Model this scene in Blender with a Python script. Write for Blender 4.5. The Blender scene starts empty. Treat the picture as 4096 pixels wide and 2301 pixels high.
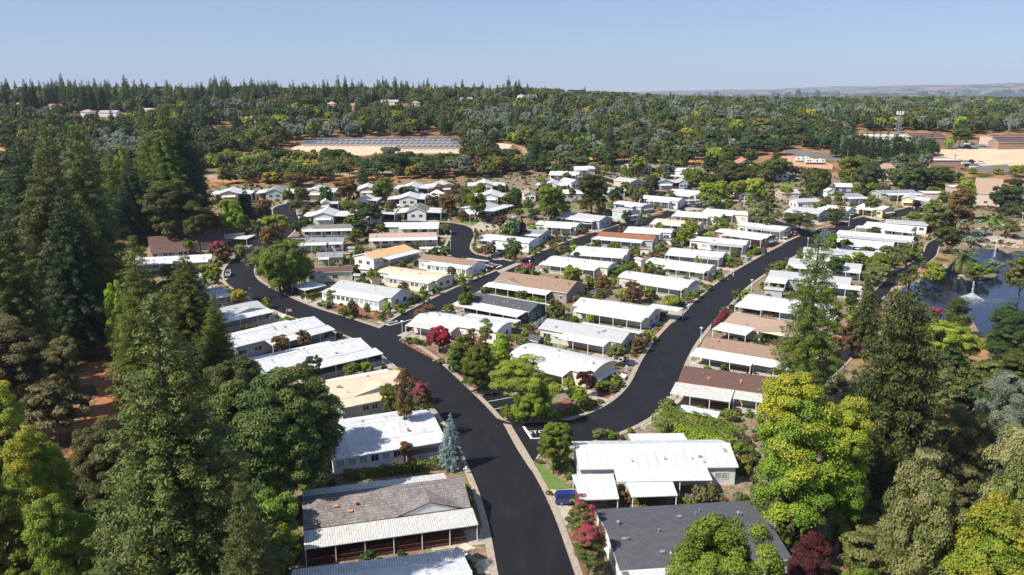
import bpy, math, random
import numpy as np
from mathutils import Vector, Matrix
from mathutils.geometry import delaunay_2d_cdt
PI = math.pi
D = bpy.data
SC = bpy.context.scene
COL = SC.collection
random.seed(7); RNG = np.random.default_rng(11)

# ---------------------------------------------------------------- camera, world, sun, exposure
HC = 58.0; FPX = 3186.0; PITCH = math.atan(785 / FPX)
cam = D.objects.new('camera', D.cameras.new('camera')); COL.objects.link(cam)
cam.location = (0, 0, HC); cam.rotation_euler = (PI / 2 - PITCH, 0, 0)
cam.data.sensor_width = 36; cam.data.lens = 36 * FPX / 4096; cam.data.clip_end = 60000; cam.data.clip_start = 1
SC.camera = cam
SUN_EL = math.radians(48); SUN_DIR = Vector((-0.88, -0.47, 0)).normalized()      # horizontal direction towards the sun
W = D.worlds.new('World'); SC.world = W; W.use_nodes = True
wn = W.node_tree.nodes; wl = W.node_tree.links
sky = wn.new('ShaderNodeTexSky'); sky.sky_type = 'NISHITA'; sky.sun_disc = False
sky.sun_elevation = SUN_EL; sky.sun_rotation = math.atan2(SUN_DIR.x, SUN_DIR.y)
sky.altitude = 300; sky.air_density = 1.0; sky.dust_density = 0.0; sky.ozone_density = 4.5
skm = wn.new('ShaderNodeMixRGB'); skm.blend_type = 'MULTIPLY'; skm.inputs[0].default_value = 1; skm.inputs[2].default_value = (.93, .96, 1.12, 1)
skh = wn.new('ShaderNodeMixRGB'); skh.inputs[0].default_value = .45; skh.inputs[2].default_value = (3.8, 4.95, 7.0, 1)
wl.new(sky.outputs[0], skm.inputs[1]); wl.new(skm.outputs[0], skh.inputs[1]); wl.new(skh.outputs[0], wn['Background'].inputs[0]); wn['Background'].inputs[1].default_value = 0.072
sun = D.objects.new('sun', D.lights.new('sun', 'SUN')); COL.objects.link(sun)
sun.data.energy = 5.0; sun.data.angle = math.radians(0.5); sun.data.color = (1.0, 0.94, 0.83)
sd = Vector((SUN_DIR.x * math.cos(SUN_EL), SUN_DIR.y * math.cos(SUN_EL), math.sin(SUN_EL)))
sun.rotation_euler = sd.to_track_quat('Z', 'Y').to_euler(); sun.location = (0, 0, 200)
SC.view_settings.view_transform = 'Standard'; SC.view_settings.look = 'None'
SC.view_settings.exposure = 0.55; SC.view_settings.gamma = 1
SC.cycles.max_bounces = 5; SC.cycles.diffuse_bounces = 2; SC.cycles.glossy_bounces = 2
SC.cycles.transmission_bounces = 3; SC.cycles.volume_bounces = 0; SC.cycles.transparent_max_bounces = 6
SC.cycles.use_denoising = True
# the air: one closed box of even haze round everything, sky outside
def make_haze():
    me = D.meshes.new('haze'); x, y0, y1, z0, z1 = 12500, -900, 16500, -75, 420
    me.from_pydata([(-x, y0, z0), (x, y0, z0), (x, y1, z0), (-x, y1, z0), (-x, y0, z1), (x, y0, z1), (x, y1, z1), (-x, y1, z1)], [], [(0, 3, 2, 1), (4, 5, 6, 7), (0, 1, 5, 4), (1, 2, 6, 5), (2, 3, 7, 6), (3, 0, 4, 7)])
    m = D.materials.new('haze'); m.use_nodes = True; n = m.node_tree.nodes; n.remove(n['Principled BSDF']); v = n.new('ShaderNodeVolumePrincipled')
    v.inputs['Color'].default_value = (.62, .74, .98, 1); v.inputs['Density'].default_value = 6e-5; v.inputs['Anisotropy'].default_value = .0
    m.node_tree.links.new(v.outputs[0], n['Material Output'].inputs['Volume']); m.cycles.homogeneous_volume = True if hasattr(m, 'cycles') else None; me.materials.append(m)
    o = D.objects.new('haze', me); COL.objects.link(o); o['kind'] = 'stuff'; o['label'] = 'pale blue haze in the distance'
make_haze()

# ---------------------------------------------------------------- terrain and picture-to-place helpers
def sstep(a, b, x):
    t = min(1, max(0, (x - a) / (b - a))); return t * t * (3 - 2 * t)
def softramp(x, k):
    return x if x > 12 * k else (0 if x < -12 * k else k * math.log1p(math.exp(x / k)))
def T(x, y):
    left = 1 - sstep(-60, 260, x - (y - 600) * 0.1)
    top = 640 + 240 * left
    r = 0.08 * (softramp(y - 262, 9) - softramp(y - top, 30))
    r += 0.02 * (softramp(y - top, 30) - softramp(y - top - 260, 30)) * (1 - left) * 1.5
    fade = sstep(1050, 1900, y)
    far = -28 + 13 * math.sin(x / 900 + 1) * math.sin(y / 1300) + 9 * math.sin(x / 330 + y / 500)
    far += 82 * sstep(6500, 11500, y) + 16 * math.sin(x / 700 + 2) * sstep(7000, 10000, y)
    far += 120 * math.exp(-((x - 6900) / 1700) ** 2) * sstep(7200, 10500, y)
    far += 20 * math.exp(-((x - 2600) / 900) ** 2) * math.exp(-((y - 3900) / 900) ** 2) * 1.6
    z = r * (1 - fade) + far * fade
    z += 4.5 * sstep(-70, -130, x) * (1 - sstep(420, 520, y)) * 0
    return z
ZONES = {'O': (0, 0, .6289), 'Z1': (500, 700, 2.894), 'Z2': (1100, 700, 2.894), 'Z3': (1700, 700, 2.894), 'Z4': (2300, 600, 2.894),
         'Z5': (2900, 600, 2.893), 'Z6': (3400, 600, 2.894), 'C1': (750, 1100, 2.411), 'C2': (1550, 1100, 2.894), 'C3': (2150, 900, 2.894),
         'C4': (2700, 1000, 2.411), 'C5': (3300, 950, 2.412), 'B1': (0, 1150, 1.257), 'B2': (1150, 1450, 1.7), 'B3': (2200, 1450, 1.7), 'B4': (3050, 1250, 1.377),
         'F1': (0, 280, 2.862), 'F2': (800, 300, 2.862), 'F3': (1600, 300, 2.862), 'F4': (2400, 300, 2.862), 'F5': (3200, 300, 2.875), 'S': (0, 0, 1)}
def zpx(z, x, y):
    ox, oy, s = ZONES[z]; return ox + x / s, oy + y / s
SP, CP = math.sin(PITCH), math.cos(PITCH)
def ray(u, v):
    dx = (u - 2048) / FPX; dy = (1150.5 - v) / FPX
    return dx, CP + dy * SP, -SP + dy * CP
def G(zone, x, y, h=0.0):
    """the place on the ground (plus h metres) that the photograph shows at this spot"""
    u, v = zpx(zone, x, y); dx, dy, dz = ray(u, v)
    f = lambda t: HC + t * dz - T(t * dx, t * dy) - h
    lo, hi = 20.0, 30.0
    while f(hi) > 0 and hi < 9000: lo = hi; hi *= 1.06
    for _ in range(30):
        m = (lo + hi) / 2
        if f(m) > 0: lo = m
        else: hi = m
    return Vector((lo * dx, lo * dy, HC + lo * dz))
def hgt(P, zone, y):
    """height above ground at P that reaches picture row y"""
    v = zpx(zone, 0, y)[1]; dy = (1150.5 - v) / FPX
    k = (-SP + dy * CP) / (CP + dy * SP)
    return HC + P.y * k - T(P.x, P.y)
def pxw(P):
    return (P.y * CP + (HC - P.z) * SP) / FPX      # metres per photograph pixel at P
def scr(P):
    d = P.y * CP + (HC - P.z) * SP
    return 2048 + FPX * P.x / d, 1150.5 - FPX * ((P.z - HC) * CP + P.y * SP) / d

# ---------------------------------------------------------------- materials
MATS = {}
def nodes_of(m):
    m.use_nodes = True; return m.node_tree.nodes, m.node_tree.links
def lin(c):
    return tuple(c) + (1,) if len(c) == 3 else c
def mat(name, c1, c2=None, scale=3.0, rough=.7, spec=.3, bump=0, wave=None, brick=None, metal=0, detail=4, thr=(.35, .65), dirt=None):
    if name in MATS: return MATS[name]
    m = D.materials.new(name); n, l = nodes_of(m); b = n['Principled BSDF']
    b.inputs['Roughness'].default_value = rough; b.inputs['Metallic'].default_value = metal
    b.inputs['Specular IOR Level'].default_value = spec
    tc = n.new('ShaderNodeTexCoord')
    nz = n.new('ShaderNodeTexNoise'); nz.inputs['Scale'].default_value = scale; nz.inputs['Detail'].default_value = detail
    l.new(tc.outputs['Object'], nz.inputs['Vector'])
    cr = n.new('ShaderNodeValToRGB'); cr.color_ramp.elements[0].position = thr[0]; cr.color_ramp.elements[1].position = thr[1]
    cr.color_ramp.elements[0].color = lin(c1); cr.color_ramp.elements[1].color = lin(c2 or c1)
    l.new(nz.outputs['Fac'], cr.inputs['Fac']); col = cr.outputs['Color']; hsrc = nz.outputs['Fac']
    def mix(a, bcol, fac, mode='MULTIPLY'):
        mx = n.new('ShaderNodeMixRGB'); mx.blend_type = mode
        if isinstance(fac, float): mx.inputs[0].default_value = fac
        else: l.new(fac, mx.inputs[0])
        l.new(a, mx.inputs[1])
        if isinstance(bcol, tuple): mx.inputs[2].default_value = lin(bcol)
        else: l.new(bcol, mx.inputs[2])
        return mx.outputs[0]
    if wave:      # (axis, period in metres, depth of colour, bump)
        wv = n.new('ShaderNodeTexWave'); wv.bands_direction = wave[0]; wv.inputs['Scale'].default_value = 0.314 / wave[1]
        wv.wave_profile = wave[4] if len(wave) > 4 else 'SIN'
        wv.inputs['Distortion'].default_value = 0.0
        l.new(tc.outputs['Object'], wv.inputs['Vector'])
        c2r = n.new('ShaderNodeMapRange'); c2r.inputs['To Min'].default_value = 1 - wave[2]; c2r.inputs['To Max'].default_value = 1
        c2r.inputs['From Max'].default_value = .35
        l.new(wv.outputs['Fac'], c2r.inputs['Value'])
        col = mix(col, c2r.outputs[0], 1.0); hsrc = wv.outputs['Fac']
    if brick:     # (width, height, contrast)
        bt = n.new('ShaderNodeTexBrick'); bt.inputs['Scale'].default_value = 1; bt.inputs['Brick Width'].default_value = brick[0]
        bt.inputs['Row Height'].default_value = brick[1]; bt.inputs['Mortar Size'].default_value = 0.02
        bt.inputs['Color1'].default_value = (1, 1, 1, 1); k = 1 - brick[2]; bt.inputs['Color2'].default_value = (k, k, k, 1)
        bt.inputs['Mortar'].default_value = (k * .7, k * .7, k * .7, 1)
        l.new(tc.outputs['Object'], bt.inputs['Vector']); col = mix(col, bt.outputs['Color'], 1.0)
    if dirt:      # (colour, amount, scale) streaks and stains
        n2 = n.new('ShaderNodeTexNoise'); n2.inputs['Scale'].default_value = dirt[2]; n2.inputs['Detail'].default_value = 8
        n2.inputs['Roughness'].default_value = .7
        mp = n.new('ShaderNodeMapping'); mp.inputs['Scale'].default_value = (2.2, .7, 1)
        l.new(tc.outputs['Object'], mp.inputs['Vector']); l.new(mp.outputs[0], n2.inputs['Vector'])
        oi = n.new('ShaderNodeObjectInfo'); 
        r2 = n.new('ShaderNodeMapRange'); r2.inputs['From Min'].default_value = .5; r2.inputs['From Max'].default_value = .72
        r2.inputs['To Max'].default_value = dirt[1]
        l.new(n2.outputs['Fac'], r2.inputs['Value']); col = mix(col, dirt[0], r2.outputs[0], 'MIX')
    l.new(col, b.inputs['Base Color'])
    if bump or (wave and wave[3]):
        bp = n.new('ShaderNodeBump'); bp.inputs['Strength'].default_value = bump or wave[3]; bp.inputs['Distance'].default_value = .05
        l.new(hsrc, bp.inputs['Height']); l.new(bp.outputs[0], b.inputs['Normal'])
    MATS[name] = m; return m
LEAFK = 2.15
def leafmat(name, cols, tips=None, tipamt=1.0, thr=(.45, .75), trans=.3):
    """cols: dark, light leaf colours; tips: colour of the leaves on the outer shoots"""
    cols = [tuple(x * LEAFK for x in c) for c in cols]
    if name in MATS: return MATS[name]
    m = D.materials.new(name); n, l = nodes_of(m); b = n['Principled BSDF']; out = n['Material Output']
    b.inputs['Roughness'].default_value = .55; b.inputs['Specular IOR Level'].default_value = .25
    at = n.new('ShaderNodeAttribute'); at.attribute_name = 'v'
    oi = n.new('ShaderNodeObjectInfo')
    cr = n.new('ShaderNodeValToRGB'); cr.color_ramp.elements[0].color = lin(cols[0]); cr.color_ramp.elements[1].color = lin(cols[-1])
    if len(cols) == 3:
        e = cr.color_ramp.elements.new(.5); e.color = lin(cols[1])
    l.new(at.outputs['Fac'], cr.inputs['Fac']); col = cr.outputs[0]
    if tips:
        a2 = n.new('ShaderNodeAttribute'); a2.attribute_name = 't'
        mr = n.new('ShaderNodeMapRange'); mr.inputs['From Min'].default_value = thr[0]; mr.inputs['From Max'].default_value = thr[1]
        mr.inputs['To Max'].default_value = tipamt
        l.new(a2.outputs['Fac'], mr.inputs['Value'])
        mx = n.new('ShaderNodeMixRGB'); l.new(mr.outputs[0], mx.inputs[0]); l.new(col, mx.inputs[1]); mx.inputs[2].default_value = lin(tips)
        col = mx.outputs[0]
    hs = n.new('ShaderNodeHueSaturation')
    mh = n.new('ShaderNodeMapRange'); mh.inputs['To Min'].default_value = .485; mh.inputs['To Max'].default_value = .515
    mv = n.new('ShaderNodeMapRange'); mv.inputs['To Min'].default_value = .8; mv.inputs['To Max'].default_value = 1.25
    l.new(oi.outputs['Random'], mh.inputs['Value']); l.new(oi.outputs['Random'], mv.inputs['Value'])
    l.new(mh.outputs[0], hs.inputs['Hue']); l.new(mv.outputs[0], hs.inputs['Value']); l.new(col, hs.inputs['Color'])
    tr = n.new('ShaderNodeBsdfTranslucent'); ms = n.new('ShaderNodeMixShader'); ms.inputs[0].default_value = trans
    l.new(hs.outputs[0], b.inputs['Base Color']); l.new(hs.outputs[0], tr.inputs['Color'])
    l.new(b.outputs[0], ms.inputs[1]); l.new(tr.outputs[0], ms.inputs[2]); l.new(ms.outputs[0], out.inputs['Surface'])
    MATS[name] = m; return m

# ---------------------------------------------------------------- object helpers
def tag(o, label=None, cat=None, group=None, kind=None):
    if label: o['label'] = label
    if cat: o['category'] = cat
    if group: o['group'] = group
    if kind: o['kind'] = kind
    return o
def empty(name, loc, rz=0, scale=None):
    o = D.objects.new(name, None); COL.objects.link(o); o.location = loc; o.rotation_euler = (0, 0, rz); o.empty_display_size = .5
    if scale: o.scale = scale
    return o
def link(name, me, parent=None, loc=(0, 0, 0), rot=None, scale=None):
    o = D.objects.new(name, me); COL.objects.link(o); o.parent = parent; o.location = loc
    if rot: o.rotation_euler = rot
    if scale: o.scale = scale
    return o
class MB:
    def __init__(s): s.v = []; s.f = []; s.m = []
    def add(s, vs, fs, m=0):
        k = len(s.v); s.v += [tuple(v) for v in vs]; s.f += [tuple(i + k for i in f) for f in fs]; s.m += [m] * len(fs); return s
    def box(s, x0, y0, z0, x1, y1, z1, m=0):
        vs = [(x0, y0, z0), (x1, y0, z0), (x1, y1, z0), (x0, y1, z0), (x0, y0, z1), (x1, y0, z1), (x1, y1, z1), (x0, y1, z1)]
        return s.add(vs, [(0, 3, 2, 1), (4, 5, 6, 7), (0, 1, 5, 4), (1, 2, 6, 5), (2, 3, 7, 6), (3, 0, 4, 7)], m)
    def hexa(s, vs, m=0):
        return s.add(vs, [(0, 3, 2, 1), (4, 5, 6, 7), (0, 1, 5, 4), (1, 2, 6, 5), (2, 3, 7, 6), (3, 0, 4, 7)], m)
    def slab(s, a, b, c, d, th, m=0, ms=None):
        """sheet with corners a b c d (counter-clockwise from above) and thickness th"""
        lo = [(p[0], p[1], p[2] - th) for p in (a, b, c, d)]; k = len(s.v)
        s.add(lo + [a, b, c, d], [(4, 5, 6, 7)], m); n = k
        ms = m if ms is None else ms
        for f in [(0, 3, 2, 1), (0, 1, 5, 4), (1, 2, 6, 5), (2, 3, 7, 6), (3, 0, 4, 7)]:
            s.f.append(tuple(i + n for i in f)); s.m.append(ms)
        return s
    def cyl(s, x, y, z0, z1, r0, r1=None, n=8, m=0):
        r1 = r0 if r1 is None else r1
        vs = [(x + r0 * math.cos(2 * PI * i / n), y + r0 * math.sin(2 * PI * i / n), z0) for i in range(n)]
        vs += [(x + r1 * math.cos(2 * PI * i / n), y + r1 * math.sin(2 * PI * i / n), z1) for i in range(n)]
        fs = [(i, (i + 1) % n, n + (i + 1) % n, n + i) for i in range(n)] + [tuple(range(n - 1, -1, -1)), tuple(range(n, 2 * n))]
        return s.add(vs, fs, m)
    def tube(s, p, q, r0, r1=None, n=6, m=0):
        r1 = r0 if r1 is None else r1; p = Vector(p); q = Vector(q); d = (q - p).normalized()
        a = d.orthogonal().normalized(); b = d.cross(a)
        vs = [p + (a * math.cos(2 * PI * i / n) + b * math.sin(2 * PI * i / n)) * r0 for i in range(n)]
        vs += [q + (a * math.cos(2 * PI * i / n) + b * math.sin(2 * PI * i / n)) * r1 for i in range(n)]
        fs = [(i, (i + 1) % n, n + (i + 1) % n, n + i) for i in range(n)] + [tuple(range(n - 1, -1, -1)), tuple(range(n, 2 * n))]
        return s.add(vs, fs, m)
    def lathe(s, prof, n=12, c=(0, 0), m=0):
        k = len(s.v)
        for r, z in prof:
            for i in range(n): s.v.append((c[0] + r * math.cos(2 * PI * i / n), c[1] + r * math.sin(2 * PI * i / n), z))
        for j in range(len(prof) - 1):
            for i in range(n):
                a = k + j * n + i; b = k + j * n + (i + 1) % n
                s.f.append((a, b, b + n, a + n)); s.m.append(m)
        return s
    def mesh(s, name, mats, smooth=False):
        me = D.meshes.new(name); me.from_pydata(s.v, [], s.f)
        for m in mats: me.materials.append(m)
        me.polygons.foreach_set('material_index', s.m)
        if smooth: me.polygons.foreach_set('use_smooth', [True] * len(s.f))
        me.update(); return me
    def build(s, name, mats, parent=None, smooth=False, **k):
        return link(name, s.mesh(name, mats if isinstance(mats, (list, tuple)) else [mats], smooth), parent, **k)

# ---------------------------------------------------------------- colours
WH = mat('white_metal', (.62, .63, .64), (.52, .53, .54), scale=.5, rough=.5, wave=('X', 1.2, .12, .35, 'SAW'), dirt=((.34, .33, .30), .6, .8))
WHR = mat('white_ribbed_metal', (.74, .75, .75), (.64, .64, .64), scale=.8, rough=.5, wave=('X', .3, .28, .8), dirt=((.25, .24, .22), .55, 1.2))
WHS = mat('white_seamed_metal', (.62, .63, .64), (.52, .53, .54), scale=.4, rough=.45, wave=('X', 1.5, .22, .3, 'SAW'), dirt=((.36, .35, .33), .55, .7))
DIRTYR = mat('stained_ribbed_metal', (.66, .65, .62), (.55, .53, .50), scale=1.5, rough=.6, wave=('X', .3, .35, .8), dirt=((.13, .12, .10), .8, 2.2))
GREYM = mat('grey_metal', (.42, .43, .44), (.34, .35, .36), scale=.8, rough=.5, wave=('X', .4, .12, .4), dirt=((.2, .2, .2), .3, 1))
SHG = mat('grey_shingle', (.34, .35, .37), (.24, .25, .27), scale=9, rough=.9, brick=(.9, .16, .18))
SHL = mat('light_grey_shingle', (.52, .53, .54), (.40, .41, .42), scale=9, rough=.9, brick=(.9, .16, .15))
SHD = mat('charcoal_shingle', (.115, .118, .13), (.075, .078, .088), scale=8, rough=.9, brick=(.9, .3, .22))
SHB = mat('tan_shingle', (.40, .27, .20), (.26, .17, .125), scale=7, rough=.9, brick=(.9, .16, .2))
SHK = mat('brown_shingle', (.17, .095, .08), (.12, .068, .06), scale=7, rough=.9, brick=(.9, .16, .2))
SHO = mat('orange_brown_shingle', (.42, .18, .10), (.24, .10, .06), scale=6, rough=.9, brick=(.7, .2, .3))
SHT = mat('pale_tan_shingle', (.44, .31, .235), (.35, .245, .185), scale=6, rough=.9, brick=(.9, .16, .12))
SHP = mat('pinkish_shingle', (.46, .33, .29), (.38, .27, .24), scale=6, rough=.9)
SHW = mat('weathered_shingle', (.27, .25, .23), (.18, .165, .15), scale=7, rough=.9, brick=(.9, .16, .2))
ORM = mat('orange_metal', (.72, .44, .22), (.62, .37, .18), scale=.6, rough=.5, wave=('X', 1.0, .2, .3, 'SAW'))
BEM = mat('beige_metal', (.70, .55, .40), (.62, .48, .35), scale=.6, rough=.5, wave=('X', .4, .1, .3), dirt=((.4, .3, .22), .3, .8))
TILE = mat('weathered_roof_tile', (.25, .215, .20), (.33, .30, .29), scale=.5, rough=.85, brick=(.30, .45, .38), wave=('Y', .45, .35, .8, 'SAW'), dirt=((.17, .13, .12), .5, .7))
TERR = mat('terracotta_roof', (.50, .22, .12), (.38, .17, .09), scale=5, rough=.9)
ROOFS = dict(W=WH, R=WHR, S=WHS, D=DIRTYR, M=GREYM, G=SHG, L=SHL, C=SHD, B=SHB, K=SHK, O=SHO, T=SHT, P=SHP, E=SHW, A=ORM, N=BEM, I=TILE, V=TERR)
def wallm(n, c): return mat(n, c, tuple(x * .93 for x in c), scale=1.5, rough=.7, wave=('Z', .2, .12, .3))
WALLS = dict(w=wallm('white_siding', (.78, .78, .76)), c=wallm('cream_siding', (.74, .68, .53)), g=wallm('grey_siding', (.42, .44, .46)),
             b=wallm('blue_grey_siding', (.40, .46, .55)), m=wallm('mint_siding', (.50, .62, .57)), t=wallm('taupe_siding', (.33, .28, .25)),
             s=wallm('sage_siding', (.55, .57, .50)), o=wallm('orange_tan_siding', (.50, .32, .18)), n=wallm('brown_siding', (.26, .15, .10)),
             G=wallm('green_siding', (.12, .22, .16)), d=wallm('dark_blue_siding', (.10, .12, .17)), p=wallm('peach_stucco', (.62, .47, .37)),
             y=wallm('yellow_siding', (.72, .58, .27)), l=wallm('olive_siding', (.36, .36, .18)), k=wallm('slate_siding', (.10, .13, .17)))
TRIM = mat('white_trim', (.82, .82, .81), rough=.5); GLASS = mat('window_glass', (.025, .03, .04), (.05, .06, .07), scale=.8, rough=.08, spec=.6)
BLIND = mat('window_blind', (.45, .46, .46), (.3, .32, .33), scale=2, rough=.4); DARKM = mat('dark_metal', (.06, .06, .065), rough=.5)
PIPE = mat('galvanised', (.5, .5, .5), (.4, .4, .4), rough=.35, metal=.6); COPPER = mat('terracotta_vent', (.55, .25, .17), rough=.7)
WOODB = mat('brown_painted_wood', (.16, .07, .045), (.12, .05, .035), scale=4, rough=.7)
WOODT = mat('tan_wood', (.42, .26, .14), (.32, .19, .10), scale=3, rough=.8, wave=('X', .15, .2, 0))
CONC = mat('concrete', (.46, .40, .33), (.34, .295, .245), scale=1.2, rough=.9, detail=8, dirt=((.2, .17, .14), .45, .8))
KERB = mat('kerb_concrete', (.42, .345, .28), (.29, .24, .195), scale=2.2, rough=.92, detail=9, dirt=((.2, .16, .13), .5, 1.5))
ASPH = mat('asphalt', (.0075, .0080, .0098), (.0115, .012, .0145), scale=.12, rough=.75, spec=.25, detail=9, dirt=((.021, .021, .023), .75, .22))
MULCH = mat('bark_mulch', (.26, .105, .07), (.15, .065, .045), scale=5, rough=.95, detail=8)
LAWN = mat('lawn_grass', (.085, .17, .028), (.13, .20, .04), scale=1.5, rough=.9, detail=8, dirt=((.26, .24, .10), .4, .6))
PAINT = mat('road_paint', (.75, .75, .74), rough=.7); ROCK = mat('pale_stone', (.45, .36, .27), (.28, .21, .16), scale=2, rough=.9)
BARK = mat('tree_bark', (.12, .075, .055), (.07, .045, .033), scale=6, rough=.95); BARKP = mat('pale_bark', (.28, .24, .20), (.18, .15, .12), scale=5, rough=.95)

# ---------------------------------------------------------------- foliage
def quads(name, c, nrm, size, v, t, asp=1.0, mats=(), zs=1.0):
    """one diamond leaf cluster per centre; v, t are colour attributes"""
    n = len(c); rnd = RNG.normal(size=(n, 3)); nrm = nrm / (np.linalg.norm(nrm, axis=1, keepdims=True) + 1e-9)
    a = np.cross(nrm, rnd); a /= np.linalg.norm(a, axis=1, keepdims=True) + 1e-9; b = np.cross(nrm, a)
    s = (size * RNG.uniform(.6, 1.3, n))[:, None] if np.ndim(size) == 0 else size[:, None]
    P = np.empty((n, 4, 3)); P[:, 0] = c + a * s; P[:, 1] = c + b * s * asp; P[:, 2] = c - a * s; P[:, 3] = c - b * s * asp
    P[:, 0] += nrm * s * .25; P[:, 2] += nrm * s * .2
    P[:, :, 2] = c[:, None, 2] + (P[:, :, 2] - c[:, None, 2]) * zs
    me = D.meshes.new(name); me.vertices.add(n * 4); me.vertices.foreach_set('co', P.reshape(-1).astype(np.float32))
    me.loops.add(n * 4); me.loops.foreach_set('vertex_index', np.arange(n * 4, dtype=np.int32))
    me.polygons.add(n); me.polygons.foreach_set('loop_start', np.arange(0, n * 4, 4, dtype=np.int32))
    try: me.polygons.foreach_set('loop_total', np.full(n, 4, dtype=np.int32))
    except Exception: pass
    for nm, arr in (('v', v), ('t', t)):
        at = me.attributes.new(nm, 'FLOAT', 'POINT'); at.data.foreach_set('value', np.repeat(np.clip(arr, 0, 1), 4).astype(np.float32))
    for m in mats: me.materials.append(m)
    me.update(calc_edges=True); return me
def sph(n):
    x = RNG.normal(size=(n, 3)); return x / np.linalg.norm(x, axis=1, keepdims=True)
def broad(name, nl, nc, leaf, seed, flat=0.0, clr=.22, lumps=5, lop=.35, inner=.25, hr=2.0):
    """crown in the unit cylinder r<1, 0<z<1 (scaled to size later); clumps on an uneven envelope of several lobes"""
    global RNG; RNG = np.random.default_rng(seed)
    lobes = []
    for i in range(lumps):
        a = RNG.uniform(0, 2 * PI); r = RNG.uniform(.15, .5) if i else 0
        z = RNG.uniform(.25, .78); R = RNG.uniform(.42, .62) * (1 - .25 * (r > .4)) * (1 if hr < 3 else .85)
        if hr > 2.6: r *= .75
        if i == 0: z, R = .5, .68
        lobes.append((r * math.cos(a), r * math.sin(a), z, R))
    cc = []
    while len(cc) < nc:
        L = lobes[RNG.integers(len(lobes))]; d = sph(1)[0]
        if d[2] < -.55: continue
        k = RNG.uniform(.75, 1.05) if RNG.random() > inner else RNG.uniform(.3, .75)
        p = np.array([L[0] + d[0] * L[3] * k, L[1] + d[1] * L[3] * k, L[2] + d[2] * min(L[3] * k * .62, .48)])
        ins = any(((p[0] - M[0]) ** 2 + (p[1] - M[1]) ** 2 + ((p[2] - M[2]) / .62) ** 2) < (M[3] * .7) ** 2 for M in lobes)
        if ins and RNG.random() < .8: continue
        cc.append(np.concatenate([p, d]))
    cc = np.array(cc); per = nl // nc
    cr = RNG.uniform(.6, 1.35, nc) * clr
    ix = np.repeat(np.arange(nc), per); d = sph(len(ix)); d[:, 2] = np.where((d[:, 2] < -.2) & (RNG.random(len(ix)) < .75), -d[:, 2], d[:, 2])
    rr = RNG.uniform(.35, 1.0, len(ix)) ** .5 * cr[ix]
    c = cc[ix, :3] + d * rr[:, None] * np.array([1, 1, .8 / hr]); c[:, 2] = np.clip(c[:, 2], .0, 1.02)
    nrm = d * .8 + cc[ix, 3:] * .3 + RNG.normal(size=d.shape) * .55 + np.array([0, 0, .25])
    cv = RNG.uniform(0, 1, nc)[ix]; v = cv * .55 + RNG.uniform(0, .45, len(ix))
    out = np.clip(np.sqrt(((c - np.array([0, 0, .42])) ** 2 * np.array([1, 1, 2.6])).sum(1)), 0, 1.2)
    t = out * .55 + cv * .25 + RNG.uniform(-.1, .3, len(ix)) + (c[:, 2] - .5) * .25 + (d[:, 2] * .08)
    return quads(name, c, nrm, leaf, v, t, .8, (), 1 / hr)
def conifer(name, nl, levels, leaf, seed, power=.85, droop=.18, base=.06, gap=.15, clump=.13, asp=.42, spars=1.0, tip=.03, hr=3.6):
    """whorls of branches bearing sprays, r<1 at the foot, 0<z<1"""
    global RNG; RNG = np.random.default_rng(seed)
    cen, dirs, wts, rad = [], [], [], []
    for i in range(levels):
        h = base + (1 - base) * ((i + RNG.uniform(-.3, .3)) / levels); h = min(max(h, base), .985)
        R = max((1 - h) ** power, .02) * (1 - .35 * max(0, (.2 - h) / .2)) + tip; nb = max(3, int((5 + 8 * R) * spars))
        a0 = RNG.uniform(0, 2 * PI)
        for j in range(nb):
            if RNG.random() < gap: continue
            a = a0 + 2 * PI * (j + RNG.uniform(-.3, .3)) / nb; Rb = R * RNG.uniform(.68, 1.12)
            ns = max(1, int(Rb / (clump * .85)))
            for k in range(ns):
                q = (k + .9) / ns; r = Rb * (.18 + .82 * q) if ns > 1 else Rb * .7
                w = clump * (1.15 - .45 * q) * (0.55 + .6 * R)
                z = h + .02 - droop * (r ** 1.5) * .35 + .012 * RNG.normal()
                cen.append((r * math.cos(a), r * math.sin(a), z)); dirs.append((math.cos(a), math.sin(a), -.25)); rad.append(w); wts.append(w * w)
    cen = np.array(cen); dirs = np.array(dirs); rad = np.array(rad); wts = np.array(wts); wts = wts / wts.sum()
    ix = RNG.choice(len(cen), nl, p=wts); d = sph(nl); d[:, 2] = np.where((d[:, 2] < 0) & (RNG.random(nl) < .5), -d[:, 2], d[:, 2])
    rr = RNG.uniform(.2, 1, nl) ** .5 * rad[ix]
    c = cen[ix] + d * rr[:, None] * np.array([1, 1, .62 / hr]); c[:, 2] = np.clip(c[:, 2], 0, 1.02)
    nrm = d * .7 + np.array([0, 0, .7]) + RNG.normal(size=d.shape) * .55
    cv = RNG.uniform(0, 1, len(cen))[ix]; v = cv * .5 + RNG.uniform(0, .5, nl)
    q = np.linalg.norm(c[:, :2], axis=1) / ((1 - c[:, 2]).clip(.03) ** power)
    t = q * .5 + cv * .2 + RNG.uniform(0, .25, nl)
    return quads(name, c, nrm, leaf, v, t, asp, (), 1 / hr)
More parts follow.
